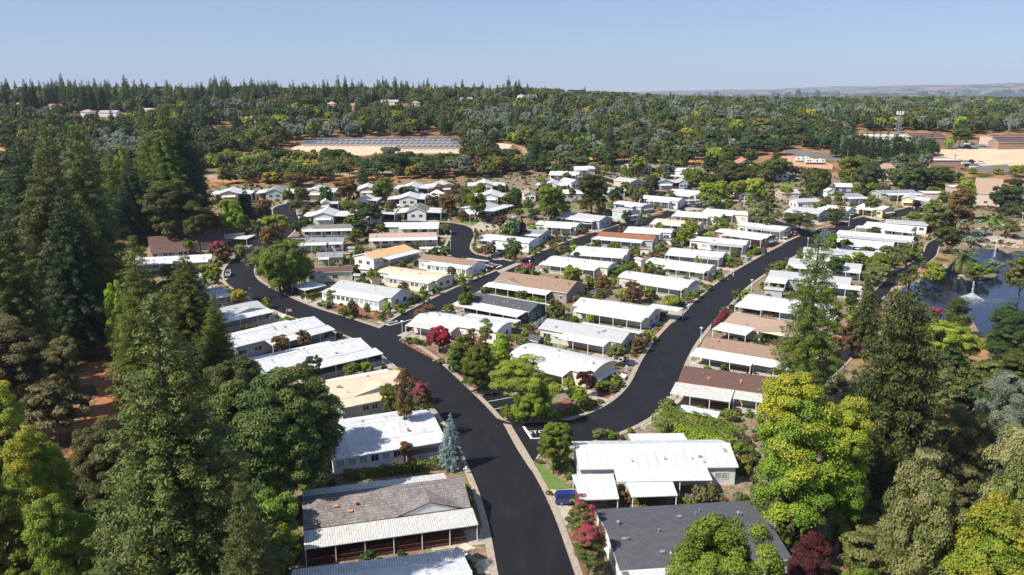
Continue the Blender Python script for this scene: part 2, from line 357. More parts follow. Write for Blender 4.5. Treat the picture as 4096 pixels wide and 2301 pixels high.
def trunk(name, h0, r, limbs, seed, lean=.03, reach=.55, mats=None):
    rs = random.Random(seed); mb = MB(); p = Vector((0, 0, -.02)); n = 5
    pts = [p]
    for i in range(n): pts.append(Vector((rs.uniform(-lean, lean) * (i + 1) / n, rs.uniform(-lean, lean) * (i + 1) / n, h0 * (i + 1) / n)))
    for i in range(n): mb.tube(pts[i], pts[i + 1], r * (1 - .75 * i / n) * (1.25 if i == 0 else 1), r * (1 - .75 * (i + 1) / n), 7)
    for k in range(limbs):
        z = h0 * rs.uniform(.32, .9); a = rs.uniform(0, 2 * PI); L = rs.uniform(.4, 1) * reach
        b = Vector((0, 0, z)); m = b + Vector((math.cos(a) * L * .5, math.sin(a) * L * .5, .10)); e = m + Vector((math.cos(a + .3) * L * .5, math.sin(a + .3) * L * .5, .14))
        mb.tube(b, m, r * .42, r * .26, 5); mb.tube(m, e, r * .26, r * .08, 5)
    return mb.mesh(name, [BARK])
def bset(nm, nl, nc, leaf, s0, clr, lumps, hrs, per, **k):
    return {h: [broad(nm, nl, nc, leaf, s0 + i + int(h * 10), clr=clr * (1 if h < 3 else 1.25), lumps=lumps + (2 if h > 3 else 0), hr=h, **k) for i in range(per)] for h in hrs}
B_HI = bset('crown_b', 90000, 190, .0185, 20, .145, 8, (1.3, 2.0, 3.6), 2)
B_MD = bset('crown_b', 17000, 95, .038, 40, .18, 7, (1.3, 2.0, 3.4), 3)
B_LO = bset('crown_b', 2600, 52, .085, 60, .21, 5, (1.2, 1.9, 3.0), 4, inner=.1)
S_MD = bset('crown_s', 8000, 70, .052, 80, .17, 4, (1.0, 1.9), 2, inner=.05)      # shrubs, clipped
S_LO = bset('crown_s', 1300, 40, .105, 90, .18, 3, (.9, 1.7), 3, inner=.05)
P_HI = bset('crown_p', 62000, 120, .0165, 100, .16, 9, (1.3, 2.2), 2, inner=.45)       # open, feathery
P_MD = bset('crown_p', 3600, 42, .052, 110, .16, 6, (1.1, 2.0), 2, inner=.4)
K_HI = {3.4: [conifer('crown_k', 150000, 34, .021, 120 + i, clump=.13, gap=.05, power=.75, hr=3.4) for i in range(2)], 5.5: [conifer('crown_k', 110000, 46, .026, 124 + i, clump=.16, gap=.06, power=.72, hr=5.5) for i in range(2)]}
K_MD = {h: [conifer('crown_k', 30000, 26 if h < 5 else 34, .042, 130 + i, clump=.17, gap=.08, power=.75, hr=h) for i in range(2)] for h in (3.4, 5.5)}
K_LO = {h: [conifer('crown_k', 4200, 16 if h < 4.5 else 20, .10, 140 + i, clump=.20, gap=.05, power=.72, hr=h) for i in range(3)] for h in (3.2, 5.0)}
N_HI = {3.6: [conifer('crown_n', 62000, 32, .021, 150, clump=.12, gap=.3, spars=.8, power=.6, hr=3.6)]}      # slender, see-through
X_HI = {3.0: [conifer('crown_x', 110000, 26, .023, 160, clump=.16, gap=.02, power=.62, droop=.1, asp=.5, hr=3.0)]}         # dense pine
TR_B = [trunk('trunk_b', .62, .045, 9, i, reach=.6) for i in range(3)]; TR_K = [trunk('trunk_k', .97, .022, 0, 9 + i, lean=.008) for i in range(2)]
TR_S = [trunk('trunk_s', .4, .05, 4, 20, reach=.3)]
CROWNS = dict(b=(B_LO, B_MD, B_HI), p=(P_MD, P_MD, P_HI), k=(K_LO, K_MD, K_HI), n=(K_MD, N_HI, N_HI), x=(K_MD, X_HI, X_HI), s=(S_LO, S_MD, S_MD))
LM = dict(
    pineh=leafmat('olive_pine_needles', [(.018, .026, .008), (.042, .054, .014), (.082, .092, .026)], (.13, .085, .03), .4, (.75, 1.05)),
    oak=leafmat('oak_leaves', [(.018, .025, .006), (.042, .053, .011), (.078, .088, .018)]),
    dark=leafmat('dark_green_leaves', [(.013, .024, .008), (.028, .046, .013), (.052, .073, .020)]),
    green=leafmat('green_leaves', [(.030, .048, .006), (.068, .090, .011), (.125, .145, .018)]),
    lime=leafmat('lime_leaves', [(.055, .090, .009), (.115, .155, .013), (.19, .22, .024)]),
    yel=leafmat('yellow_green_leaves', [(.035, .075, .008), (.09, .14, .014), (.17, .19, .02)], (.38, .33, .03), .85, (.72, 1.0)),
    gold=leafmat('golden_leaves', [(.08, .08, .012), (.17, .14, .018), (.25, .19, .026)]),
    olive=leafmat('olive_leaves', [(.035, .042, .014), (.07, .075, .022), (.115, .11, .035)]),
    grey=leafmat('grey_green_leaves', [(.045, .058, .042), (.085, .10, .070), (.13, .145, .10)]),
    blue=leafmat('blue_spruce_needles', [(.055, .085, .085), (.12, .16, .155), (.22, .26, .25)]),
    red=leafmat('dark_red_leaves', [(.016, .006, .007), (.036, .009, .011), (.065, .015, .017)]),
    rust=leafmat('rust_leaves', [(.045, .036, .014), (.095, .060, .020), (.17, .095, .028)]),
    brown=leafmat('brownish_leaves', [(.034, .034, .014), (.070, .064, .024), (.12, .105, .042)]),
    purp=leafmat('purple_leaves', [(.018, .010, .016), (.035, .018, .026), (.06, .028, .035)]),
    crape=leafmat('crape_myrtle_leaves', [(.025, .050, .010), (.06, .085, .018), (.11, .10, .03)], (.52, .035, .14), 1.0, (.80, .92)),
    bush=leafmat('red_green_leaves', [(.035, .045, .014), (.08, .06, .022), (.13, .08, .03)], (.22, .045, .045), .6, (.72, 1.0)),
    boug=leafmat('crimson_flowers', [(.03, .03, .010), (.14, .010, .022), (.27, .014, .045)]),
    wht=leafmat('white_flowering_leaves', [(.03, .06, .012), (.06, .10, .02), (.10, .15, .03)], (.62, .62, .56), 1.0, (.86, .9)),
    sweet=leafmat('mixed_autumn_leaves', [(.042, .060, .016), (.095, .118, .030), (.18, .20, .062)], (.42, .33, .20), .7, (.80, 1.1)),
    cedar=leafmat('cedar_needles', [(.026, .036, .010), (.056, .072, .018), (.102, .118, .030)], (.090, .080, .035), .5, (.7, 1.0)),
    redw=leafmat('redwood_needles', [(.024, .036, .006), (.058, .078, .012), (.115, .135, .020)], (.13, .115, .035), .5, (.7, 1.0)),
    pine=leafmat('pine_needles', [(.011, .020, .007), (.023, .038, .013), (.043, .062, .022)], (.075, .055, .025), .5, (.75, 1.0)),
    ylime=leafmat('yellow_lime_leaves', [(.055, .080, .010), (.115, .135, .014), (.19, .20, .028)]),
    oaka=leafmat('autumn_oak_leaves', [(.018, .032, .009), (.042, .062, .014), (.075, .09, .02)], (.24, .13, .035), .6, (.92, 1.1)))
TREES = []
def tree(kind, z, bx, by, ty, hw, pal, desc, cat='tree', name=None, low=None, group=None, lod=None, ratio=None):
    """a tree standing where the photograph shows its foot (bx, by), reaching row ty, hw picture units wide to each side"""
    P = G(z, bx, by); s = ZONES[z][2]; R = hw / s * pxw(P)
    H = max(hgt(P, z, ty), R * .5)
    return plant(kind, P, R, H, pal, desc, cat, name, low, group, lod)
def plant(kind, P, R, H, pal, desc, cat='tree', name=None, low=None, group=None, lod=None):
    dist = P.length; lo, md, hi = CROWNS[kind]
    lod = lod if lod is not None else (2 if R / dist > .024 else 1 if R / dist > .009 else 0)
    pick = (lo, md, hi)[lod]; pick = pick[min(pick, key=lambda h: abs(math.log(h * R / H)))]; me = pick[random.randrange(len(pick))]
    nm = name or {'oak': 'oak_tree', 'dark': 'oak_tree', 'oaka': 'oak_tree', 'grey': 'grey_green_tree', 'rust': 'autumn_tree', 'gold': 'autumn_tree', 'bush': 'crape_myrtle', 'lime': 'lime_green_tree', 'ylime': 'lime_green_tree', 'purp': 'plum_tree'}.get(pal if kind in 'bp' else '') or {'k': 'conifer', 'n': 'conifer', 'x': 'pine_tree', 's': 'shrub'}.get(kind, 'tree')  # default name follows leaf colour alone; any species in it is assigned, not identified
    root = empty(nm, P, random.uniform(0, 2 * PI))
    z0 = low if low is not None else {'b': .16, 'p': .18, 'k': .04, 'n': .03, 'x': .04, 's': -.02}[kind]
    cr = link('foliage' if kind == 's' else 'crown', me, root, (0, 0, H * z0), None, (R, R, H * (1 - z0)))
    if not me.materials: me.materials.append(LM['oak'])
    cr.material_slots[0].link = 'OBJECT'; cr.material_slots[0].material = LM[pal]
    if kind != 's' or R > 1.3:
        tm = (TR_K if kind in 'knx' else TR_S if kind == 's' else TR_B); tm = tm[random.randrange(len(tm))]
        rr = max(R * .9, H * .35) if kind != 's' else R
        link('trunk' if kind != 's' else 'stem', tm, root, (0, 0, 0), None, (rr if kind not in 'knx' else H * .55, rr if kind not in 'knx' else H * .55, H))
    tag(root, desc, cat, group); TREES.append((root, desc, P, R, H)); return root

# ---------------------------------------------------------------- ground, roads
def grid_axis(lo, hi, fine_lo, fine_hi, step, grow=1.13):
    xs = list(np.arange(fine_lo, fine_hi + .1, step)); s = step
    while xs[-1] < hi: s *= grow; xs.append(xs[-1] + s)
    s = step
    while xs[0] > lo: s *= grow; xs.insert(0, xs[0] - s)
    return xs
def pip(x, y, poly):
    c = False; n = len(poly); j = n - 1
    for i in range(n):
        if (poly[i][1] > y) != (poly[j][1] > y) and x < (poly[j][0] - poly[i][0]) * (y - poly[i][1]) / (poly[j][1] - poly[i][1]) + poly[i][0]: c = not c
        j = i
    return c
PARK = [G('O', x, y) for x, y in ((560, 1600), (700, 1250), (560, 900), (330, 700), (330, 600), (520, 520), (530, 470), (1100, 455), (1340, 430), (1370, 405), (1700, 400), (1900, 420), (2100, 440), (2400, 470), (2700, 500), (2760, 640), (2250, 620), (2150, 860), (2150, 1500), (2300, 2100), (560, 2100))]
PARK = [(p.x, p.y) for p in PARK]
def make_ground():
    xs = grid_axis(-11000, 11000, -160, 200, 7); ys = grid_axis(-300, 15500, 10, 460, 7, 1.09)
    nx, ny = len(xs), len(ys); vs = [(x, y, T(x, y)) for y in ys for x in xs]
    fs = [(j * nx + i, j * nx + i + 1, (j + 1) * nx + i + 1, (j + 1) * nx + i) for j in range(ny - 1) for i in range(nx - 1)]
    me = D.meshes.new('ground'); me.from_pydata(vs, [], fs); me.polygons.foreach_set('use_smooth', [True] * len(fs))
    at = me.attributes.new('park', 'FLOAT', 'POINT')
    at.data.foreach_set('value', [1.0 if (y < 600 and pip(x, y, PARK)) else 0.0 for x, y, z in vs])
    m = D.materials.new('ground'); n, l = nodes_of(m); b = n['Principled BSDF']; b.inputs['Roughness'].default_value = .95; b.inputs['Specular IOR Level'].default_value = .1
    geo = n.new('ShaderNodeNewGeometry')
    def noise(sc, det=6):
        z = n.new('ShaderNodeTexNoise'); z.inputs['Scale'].default_value = sc; z.inputs['Detail'].default_value = det; l.new(geo.outputs['Position'], z.inputs['Vector']); return z.outputs['Fac']
    def ramp(f, st):
        c = n.new('ShaderNodeValToRGB'); e = c.color_ramp.elements; e[0].position, e[0].color = st[0][0], lin(st[0][1]); e[1].position, e[1].color = st[-1][0], lin(st[-1][1])
        for p, k in st[1:-1]: q = e.new(p); q.color = lin(k)
        l.new(f, c.inputs[0]); return c.outputs[0]
    def mix(f, a, c):
        x = n.new('ShaderNodeMixRGB'); l.new(f, x.inputs[0]); l.new(a, x.inputs[1]); l.new(c, x.inputs[2]); return x.outputs[0]
    park = ramp(noise(.45, 12), [(.30, (.30, .235, .18)), (.42, (.20, .11, .07)), (.49, (.28, .22, .16)), (.55, (.10, .11, .04)), (.61, (.30, .24, .18)), (.70, (.08, .12, .035))])
    wild = ramp(noise(.11, 10), [(.30, (.06, .045, .022)), (.42, (.12, .075, .035)), (.50, (.26, .145, .07)), (.56, (.34, .20, .10)), (.64, (.13, .10, .04)), (.72, (.08, .08, .03))])
    far = ramp(noise(.0035, 12), [(.36, (.030, .042, .022)), (.48, (.06, .07, .035)), (.54, (.36, .26, .17)), (.60, (.07, .075, .04)), (.66, (.42, .33, .25)), (.72, (.05, .055, .03))])
    a = n.new('ShaderNodeAttribute'); a.attribute_name = 'park'
    sx = n.new('ShaderNodeSeparateXYZ'); l.new(geo.outputs['Position'], sx.inputs[0])
    mr = n.new('ShaderNodeMapRange'); mr.inputs['From Min'].default_value = 1000; mr.inputs['From Max'].default_value = 1500; l.new(sx.outputs[1], mr.inputs['Value'])
    l.new(mix(mr.outputs[0], mix(a.outputs['Fac'], wild, park), far), b.inputs['Base Color']); me.materials.append(m)
    tag(link('ground', me), kind='structure')
make_ground()
def cdt_faces(polys, grid=0):
    """union of plan polygons as triangles; each triangle knows which polygons cover it"""
    vs, fs = [], []
    for p in polys:
        k = len(vs); vs += [Vector((a[0], a[1])) for a in p]; fs.append(list(range(k, k + len(p))))
    if grid:
        X = [v.x for v in vs]; Y = [v.y for v in vs]
        y = min(Y) + grid / 2
        while y < max(Y):
            x = min(X) + grid / 2
            while x < max(X):
                if any(pip(x, y, p) for p in polys): vs.append(Vector((x, y)))
                x += grid
            y += grid
    ov, oe, of, _, _, orig = delaunay_2d_cdt(vs, [], fs, 1, 1e-4)
    return ov, of, orig
def sheet(name, polys, m, dz, grid=9, parent=None):
    vs, fs, _ = cdt_faces(polys, grid)
    keep = []
    for f in fs:
        cx = sum(vs[i].x for i in f) / len(f); cy = sum(vs[i].y for i in f) / len(f)
        if any(pip(cx, cy, p) for p in polys): keep.append(f if (vs[f[1]] - vs[f[0]]).cross(vs[f[2]] - vs[f[0]]) > 0 else f[::-1])
    me = D.meshes.new(name); me.from_pydata([(v.x, v.y, T(v.x, v.y) + dz) for v in vs], [], keep); me.materials.append(m)
    return link(name, me, parent)
def smooth_line(pts, k=5):
    out = []; n = len(pts)
    for i in range(n - 1):
        p0 = pts[max(i - 1, 0)]; p1 = pts[i]; p2 = pts[i + 1]; p3 = pts[min(i + 2, n - 1)]
        for j in range(k):
            t = j / k; out.append(.5 * ((2 * p1) + (p2 - p0) * t + (2 * p0 - 5 * p1 + 4 * p2 - p3) * t * t + (3 * p1 - p0 - 3 * p2 + p3) * t ** 3))
    return out + [pts[-1]]
ROADS = {}
def strip(line, w):
    """outline quads and round joints of a strip"""
    res = []
    for a, b in zip(line, line[1:]):
        d = Vector((b.x - a.x, b.y - a.y)).normalized(); n = Vector((-d.y, d.x)) * w
        res.append([(a.x + n.x, a.y + n.y), (a.x - n.x, a.y - n.y), (b.x - n.x, b.y - n.y), (b.x + n.x, b.y + n.y)])
    return res
def outline(line, w, ext=0):
    L, R = [], []
    for i, p in enumerate(line):
        a = line[max(i - 1, 0)]; b = line[min(i + 1, len(line) - 1)]; d = Vector((b.x - a.x, b.y - a.y)).normalized(); n = Vector((-d.y, d.x)) * w
        e = d * (ext if i == len(line) - 1 else -ext if i == 0 else 0)
        L.append((p.x + n.x + e.x, p.y + n.y + e.y)); R.append((p.x - n.x + e.x, p.y - n.y + e.y))
    return L + R[::-1]
def road(key, pts, w, ends=0):
    line = smooth_line([G(*p) for p in pts]); ROADS[key] = (line, w); return line
road('main', [('O', 1420, 1800), ('O', 1390, 1600), ('O', 1350, 1447), ('O', 1306, 1290), ('O', 1258, 1180), ('O', 1194, 1070), ('O', 1110, 975), ('O', 1030, 900), ('O', 940, 847), ('O', 845, 812), ('O', 745, 779), ('O', 665, 742), ('O', 607, 705), ('O', 607, 668), ('O', 650, 630), ('O', 690, 600), ('O', 722, 565), ('O', 716, 537), ('O', 718, 522), ('O', 760, 512)], 4.7)
road('right', [('O', 1262, 1128), ('O', 1330, 1112), ('O', 1410, 1096), ('O', 1500, 1072), ('O', 1582, 1034), ('O', 1638, 980), ('O', 1672, 905), ('O', 1716, 840), ('O', 1790, 765), ('O', 1865, 700), ('O', 1965, 640), ('O', 2060, 592), ('O', 2160, 560), ('O', 2240, 542), ('O', 2300, 530), ('O', 2340, 515)], 4.6)
road('middle', [('O', 965, 850), ('O', 1030, 805), ('O', 1082, 776), ('O', 1190, 722), ('O', 1300, 676), ('O', 1384, 640), ('O', 1470, 605), ('O', 1572, 573), ('O', 1650, 548), ('O', 1720, 528), ('O', 1790, 512)], 4.1)
road('curved', [('Z3', 1130, 1095), ('Z3', 1010, 1060), ('Z3', 900, 1032), ('Z3', 690, 985), ('Z3', 480, 945), ('Z3', 385, 870), ('Z3', 400, 780), ('Z3', 438, 690), ('Z3', 400, 620), ('Z3', 300, 590), ('Z3', 120, 575), ('Z3', -20, 570), ('Z2', 1500, 560), ('Z2', 1060, 610), ('Z2', 700, 560)], 4.3)
road('lane', [('C4', 1420, 1200), ('C4', 1530, 1100), ('C4', 1640, 960), ('C5', 420, 640), ('C5', 560, 520), ('C5', 700, 380), ('C5', 860, 280), ('C5', 1000, 180), ('C5', 1060, 60), ('C5', 1250, 0), ('C5', 1500, 20), ('C5', 2300, 60)], 2.0)
road('upper', [('Z4', 300, 330), ('Z4', 560, 400), ('Z4', 840, 480), ('Z4', 1080, 500)], 3.6)
road('cross', [('O', 2045, 595), ('O', 1985, 572), ('O', 1900, 545)], 3.6)
def dist_road(x, y, pad=0):
    best = 1e9
    for k, (ln, w) in ROADS.items():
        for a, b in zip(ln, ln[1:]):
            if abs(a.y - y) > 60 and abs(b.y - y) > 60: continue
            dx, dy = b.x - a.x, b.y - a.y; t = ((x - a.x) * dx + (y - a.y) * dy) / (dx * dx + dy * dy + 1e-9); t = min(1, max(0, t))
            best = min(best, math.hypot(x - a.x - t * dx, y - a.y - t * dy) - w)
    return best
def clean_poly(line, w, key):
    polys = strip(line, w)
    for p in line: polys.append([(p.x + w * math.cos(a * PI / 8), p.y + w * math.sin(a * PI / 8)) for a in range(16)])
    return polys
# rounded plan corners where roads meet
CORN = [[('O', 968, 812), ('O', 1000, 807), ('O', 1046, 787), ('O', 1046, 800), ('O', 1002, 826), ('O', 998, 848), ('O', 960, 848)],
        [('O', 1240, 1050), ('O', 1290, 1066), ('O', 1380, 1062), ('O', 1450, 1056), ('O', 1450, 1100), ('O', 1375, 1112), ('O', 1345, 1160), ('O', 1330, 1190), ('O', 1260, 1130)],
        [('Z3', 700, 975), ('Z3', 1090, 1010), ('Z3', 1150, 1060), ('Z3', 850, 1112), ('Z3', 735, 1030)]]
def make_roads():
    rp, kp = [], []
    for k, (ln, w) in ROADS.items(): rp += clean_poly(ln, w, k); kp += clean_poly(ln, w + (.95 if w > 3 else .5), k)
    cn = [[(G(*q).x, G(*q).y) for q in c] for c in CORN]; rp += cn
    for c in cn:
        cx = sum(a[0] for a in c) / len(c); cy = sum(a[1] for a in c) / len(c)
        kp.append([(cx + (a - cx) * (1 + .9 / max(1, math.hypot(a - cx, b - cy))), cy + (b - cy) * (1 + .9 / max(1, math.hypot(a - cx, b - cy)))) for a, b in c])
    vs, fs, orig = cdt_faces(rp + kp); nr = len(rp)
    bb = [(min(a[0] for a in p), max(a[0] for a in p), min(a[1] for a in p), max(a[1] for a in p)) for p in rp + kp]
    road_f, kerb_f = [], []
    for f in fs:
        x = sum(vs[i].x for i in f) / len(f); y = sum(vs[i].y for i in f) / len(f)
        if (vs[f[1]] - vs[f[0]]).cross(vs[f[2]] - vs[f[0]]) < 0: f = f[::-1]
        for i, (q, p) in enumerate(zip(bb, rp + kp)):
            if q[0] <= x <= q[1] and q[2] <= y <= q[3] and pip(x, y, p): (road_f if i < nr else kerb_f).append(f); break
    me = D.meshes.new('road'); me.from_pydata([(v.x, v.y, T(v.x, v.y) + .03) for v in vs], [], road_f); me.materials.append(ASPH)
    tag(link('road', me), kind='structure')
    top = [(v.x, v.y, T(v.x, v.y) + .14) for v in vs]; n = len(top); bot = [(v.x, v.y, T(v.x, v.y) - .2) for v in vs]
    ec = {}
    for f in kerb_f:
        for i in range(len(f)): e = (f[i], f[(i + 1) % len(f)]); ec[e] = 1
    side = [(a, b, b + n, a + n) for (a, b) in ec if (b, a) not in ec]
    me = D.meshes.new('kerb'); me.from_pydata(top + bot, [], [tuple(f) for f in kerb_f] + side); me.materials.append(KERB)
    tag(link('kerb', me), kind='structure')
make_roads()
def patch(name, zone, pts, m, dz, grid=9):
    return tag(sheet(name, [[(G(zone, x, y).x, G(zone, x, y).y) for x, y in pts]], m, dz, grid), kind='structure')
GRN = mat('dry_verge', (.26, .15, .075), (.42, .26, .13), scale=.25, rough=.95, detail=8)
ORANGE = mat('orange_dry_grass', (.50, .26, .10), (.36, .17, .06), scale=.12, rough=.95, detail=9)
DIRT = mat('dirt_track', (.36, .27, .20), (.28, .205, .15), scale=.2, rough=.95, detail=8); SAND = mat('pale_sand', (.60, .46, .34), (.52, .39, .28), scale=.1, rough=.95, detail=8)
OCHRE = mat('ochre_field', (.60, .47, .32), (.50, .38, .26), scale=.06, rough=.95, detail=8); GRASPH = mat('grey_asphalt', (.13, .115, .11), (.17, .15, .14), scale=.1, rough=.9, detail=8)
MARSH = mat('marsh_grass', (.13, .12, .05), (.20, .17, .075), scale=.3, rough=.95, detail=8); REDSOIL = mat('red_soil', (.36, .19, .10), (.22, .12, .06), scale=.15, rough=.95, detail=8)
RED2 = mat('orange_leaf_litter', (.44, .17, .075), (.28, .105, .05), scale=.9, rough=.95, detail=9)
patch('field', 'F2', [(0, 1230), (120, 1150), (900, 1120), (1500, 1105), (1900, 1100), (2576, 1060), (2750, 1080), (2576, 1140), (1900, 1210), (1000, 1210), (400, 1230)], ORANGE, .05, 14)
patch('path', 'F2', [(60, 1160), (300, 1135), (900, 1115), (1500, 1102), (2000, 1095), (2576, 1075), (3400, 1020), (3400, 1042), (2576, 1110), (2000, 1150), (1400, 1150), (900, 1160), (300, 1180), (60, 1200)], DIRT, .10, 14)
patch('path', 'F3', [(1100, 1030), (1240, 1020), (1390, 960), (1420, 900), (1380, 840), (1280, 800), (1300, 795), (1440, 845), (1475, 900), (1480, 1010), (1300, 1050), (1100, 1060)], DIRT, .14, 14)
patch('field', 'F2', [(60, 1135), (60, 980), (500, 930), (900, 890), (1130, 972), (1420, 970), (1500, 1085), (900, 1118)], MARSH, .06, 14)
patch('ground_pad', 'F2', [(1030, 850), (1130, 800), (1600, 740), (2300, 735), (2880, 735), (2990, 800), (2960, 900), (2500, 900), (2200, 900), (1800, 930), (1390, 880), (1180, 880)], SAND, .08, 14)
patch('field', 'F2', [(1130, 915), (1400, 900), (1400, 965), (1130, 970)], REDSOIL, .07, 14)
patch('field', 'F3', [(1000, 800), (1130, 780), (1290, 800), (1200, 900), (1000, 880)], SAND, .07, 14)
patch('field', 'F4', [(150, 960), (600, 930), (860, 940), (1150, 960), (1150, 1010), (800, 1000), (400, 1030), (150, 1000)], ORANGE, .07, 14)
patch('field', 'F3', [(1820, 940), (2250, 930), (2250, 985), (1960, 1010), (1820, 980)], ORANGE, .07, 14)
patch('field', 'F4', [(1450, 960), (1600, 880), (2100, 880), (2576, 1000), (2576, 1080), (2050, 1040), (1900, 1010), (1500, 1060)], REDSOIL, .06, 14)
patch('field', 'Z5', [(540, 110), (720, 60), (1250, 170), (1240, 230), (900, 190), (600, 180)], mat('orange_dirt', (.50, .31, .19), (.42, .25, .15), scale=.3, rough=.95), .10, 12)
patch('highway', 'Z5', [(700, -10), (800, -10), (1150, 40), (1800, 100), (1800, 150), (1480, 155), (1200, 120), (700, 40)], GRASPH, .14, 12)
patch('field', 'F5', [(1560, 860), (1900, 848), (2700, 850), (2700, 1050), (2100, 1050), (1880, 980), (1560, 930)], OCHRE, .06, 14)
patch('parking_lot', 'F5', [(1880, 1060), (2380, 1030), (2440, 1070), (2380, 1130), (2000, 1110)], GRASPH, .09, 12)
patch('parking_lot', 'F5', [(1640, 810), (1950, 780), (2250, 790), (2250, 850), (1640, 845)], GRASPH, .10, 12)
patch('parking_lot', 'Z6', [(1560, 640), (1900, 600), (2200, 620), (2200, 720), (1700, 690)], ASPH, .09, 12)
patch('path', 'Z6', [(1400, 1000), (1480, 960), (2100, 1070), (2100, 1110), (1600, 1060), (1380, 1035)], CONC, .06, 12)
patch('lawn', 'Z6', [(1530, 745), (1700, 780), (1940, 850), (1850, 865), (1600, 860), (1530, 800)], LAWN, .06, 12)
patch('lawn', 'Z6', [(1640, 890), (1870, 865), (1960, 900), (1900, 920), (1610, 915)], LAWN, .06, 12)
patch('path', 'Z6', [(1450, 910), (1620, 880), (1940, 845), (2050, 860), (2050, 900), (1940, 868), (1640, 895), (1500, 930)], CONC, .08, 12)
patch('hillside', 'F1', [(-40, 600), (300, 640), (600, 740), (1000, 820), (1700, 800), (1800, 900), (1300, 960), (300, 960), (-40, 950)], ORANGE, .06, 14)
patch('clearing', 'B1', [(440, 400), (520, 360), (660, 440), (720, 560), (680, 640), (440, 850), (330, 900), (360, 760), (500, 560)], RED2, .05, 9)
patch('clearing', 'B1', [(200, 230), (330, 230), (370, 290), (230, 290)], ORANGE, .05, 9)
patch('pond_water', 'F1', [(-60, 950), (300, 945), (320, 1010), (60, 1035), (-60, 1000)], mat('dark_pond', (.02, .03, .03), rough=.2), .12, 14)
patch('shore', 'C5', [(650, 470), (860, 380), (1020, 340), (1180, 260), (1240, 180), (1380, 60), (1500, 20), (1800, 40), (2100, 90), (2100, 900), (1450, 960), (1130, 890), (700, 780), (560, 640)], mat('shore_earth', (.30, .21, .14), (.16, .12, .08), scale=.4, rough=.95, detail=8), .05, 12)
WATER = D.materials.new('water'); n_, l_ = nodes_of(WATER); b_ = n_['Principled BSDF']; b_.inputs['Base Color'].default_value = (.004, .010, .028, 1); b_.inputs['Roughness'].default_value = .06
b_.inputs['IOR'].default_value = 1.36; nz_ = n_.new('ShaderNodeTexNoise'); nz_.inputs['Scale'].default_value = .9; nz_.inputs['Detail'].default_value = 5; g_ = n_.new('ShaderNodeNewGeometry'); l_.new(g_.outputs['Position'], nz_.inputs['Vector'])
bp_ = n_.new('ShaderNodeBump'); bp_.inputs['Strength'].default_value = .28; bp_.inputs['Distance'].default_value = .12; l_.new(nz_.outputs['Fac'], bp_.inputs['Height']); l_.new(bp_.outputs[0], b_.inputs['Normal'])
WPOLY = [('C5', x, y) for x, y in ((735, 500), (830, 450), (960, 400), (1060, 340), (1190, 280), (1300, 210), (1380, 150), (1470, 112), (1640, 118), (1760, 160), (1860, 130), (2100, 150), (2400, 400), (2100, 900), (1500, 940), (1420, 800), (1110, 800), (850, 740), (740, 700))]
sheet('pond', [[(G(*q).x, G(*q).y) for q in WPOLY]], WATER, .12, 20)['kind'] = 'structure'
for pts in ([(900, 1110), (1000, 1100), (1120, 1180), (1120, 1350), (940, 1330)], ):
    sheet('stream', [[(G('C5', *q).x, G('C5', *q).y) for q in pts]], WATER, .10, 12)['kind'] = 'structure'
ISLE = [(1290, 370), (1400, 320), (1560, 310), (1690, 330), (1640, 390), (1500, 425), (1350, 425)]
patch('island', 'C5', ISLE, mat('island_earth', (.12, .12, .05), (.2, .16, .1), scale=.5, rough=.95), .30, 8)
for z, pts in (('B2', [(1690, 690), (1720, 680), (1800, 760), (1905, 830), (1915, 855), (1760, 870), (1700, 790)]), ('Z3', [(345, 560), (440, 520), (640, 535), (560, 590), (400, 578)]), ('Z3', [(770, 580), (860, 540), (900, 560), (860, 580)]),
               ('Z3', [(1020, 400), (1080, 380), (1480, 395), (1600, 340), (1800, 380), (1560, 440), (1200, 420), (1030, 430)]), ('Z3', [(190, 640), (300, 655), (312, 690), (270, 700), (195, 690)]),
               ('Z4', [(1420, 630), (1600, 600), (1660, 630), (1480, 650)]), ('Z5', [(680, 395), (760, 375), (870, 400), (800, 425)]), ('Z5', [(780, 345), (880, 335), (870, 365), (780, 370)]), ('B3', [(480, 520), (560, 490), (600, 500), (580, 530)]), ('B3', [(720, 400), (900, 430), (1100, 480), (1300, 540), (1280, 620), (1150, 560), (900, 500), (720, 460)])):
    patch('lawn', z, pts, LAWN, .05, 9)
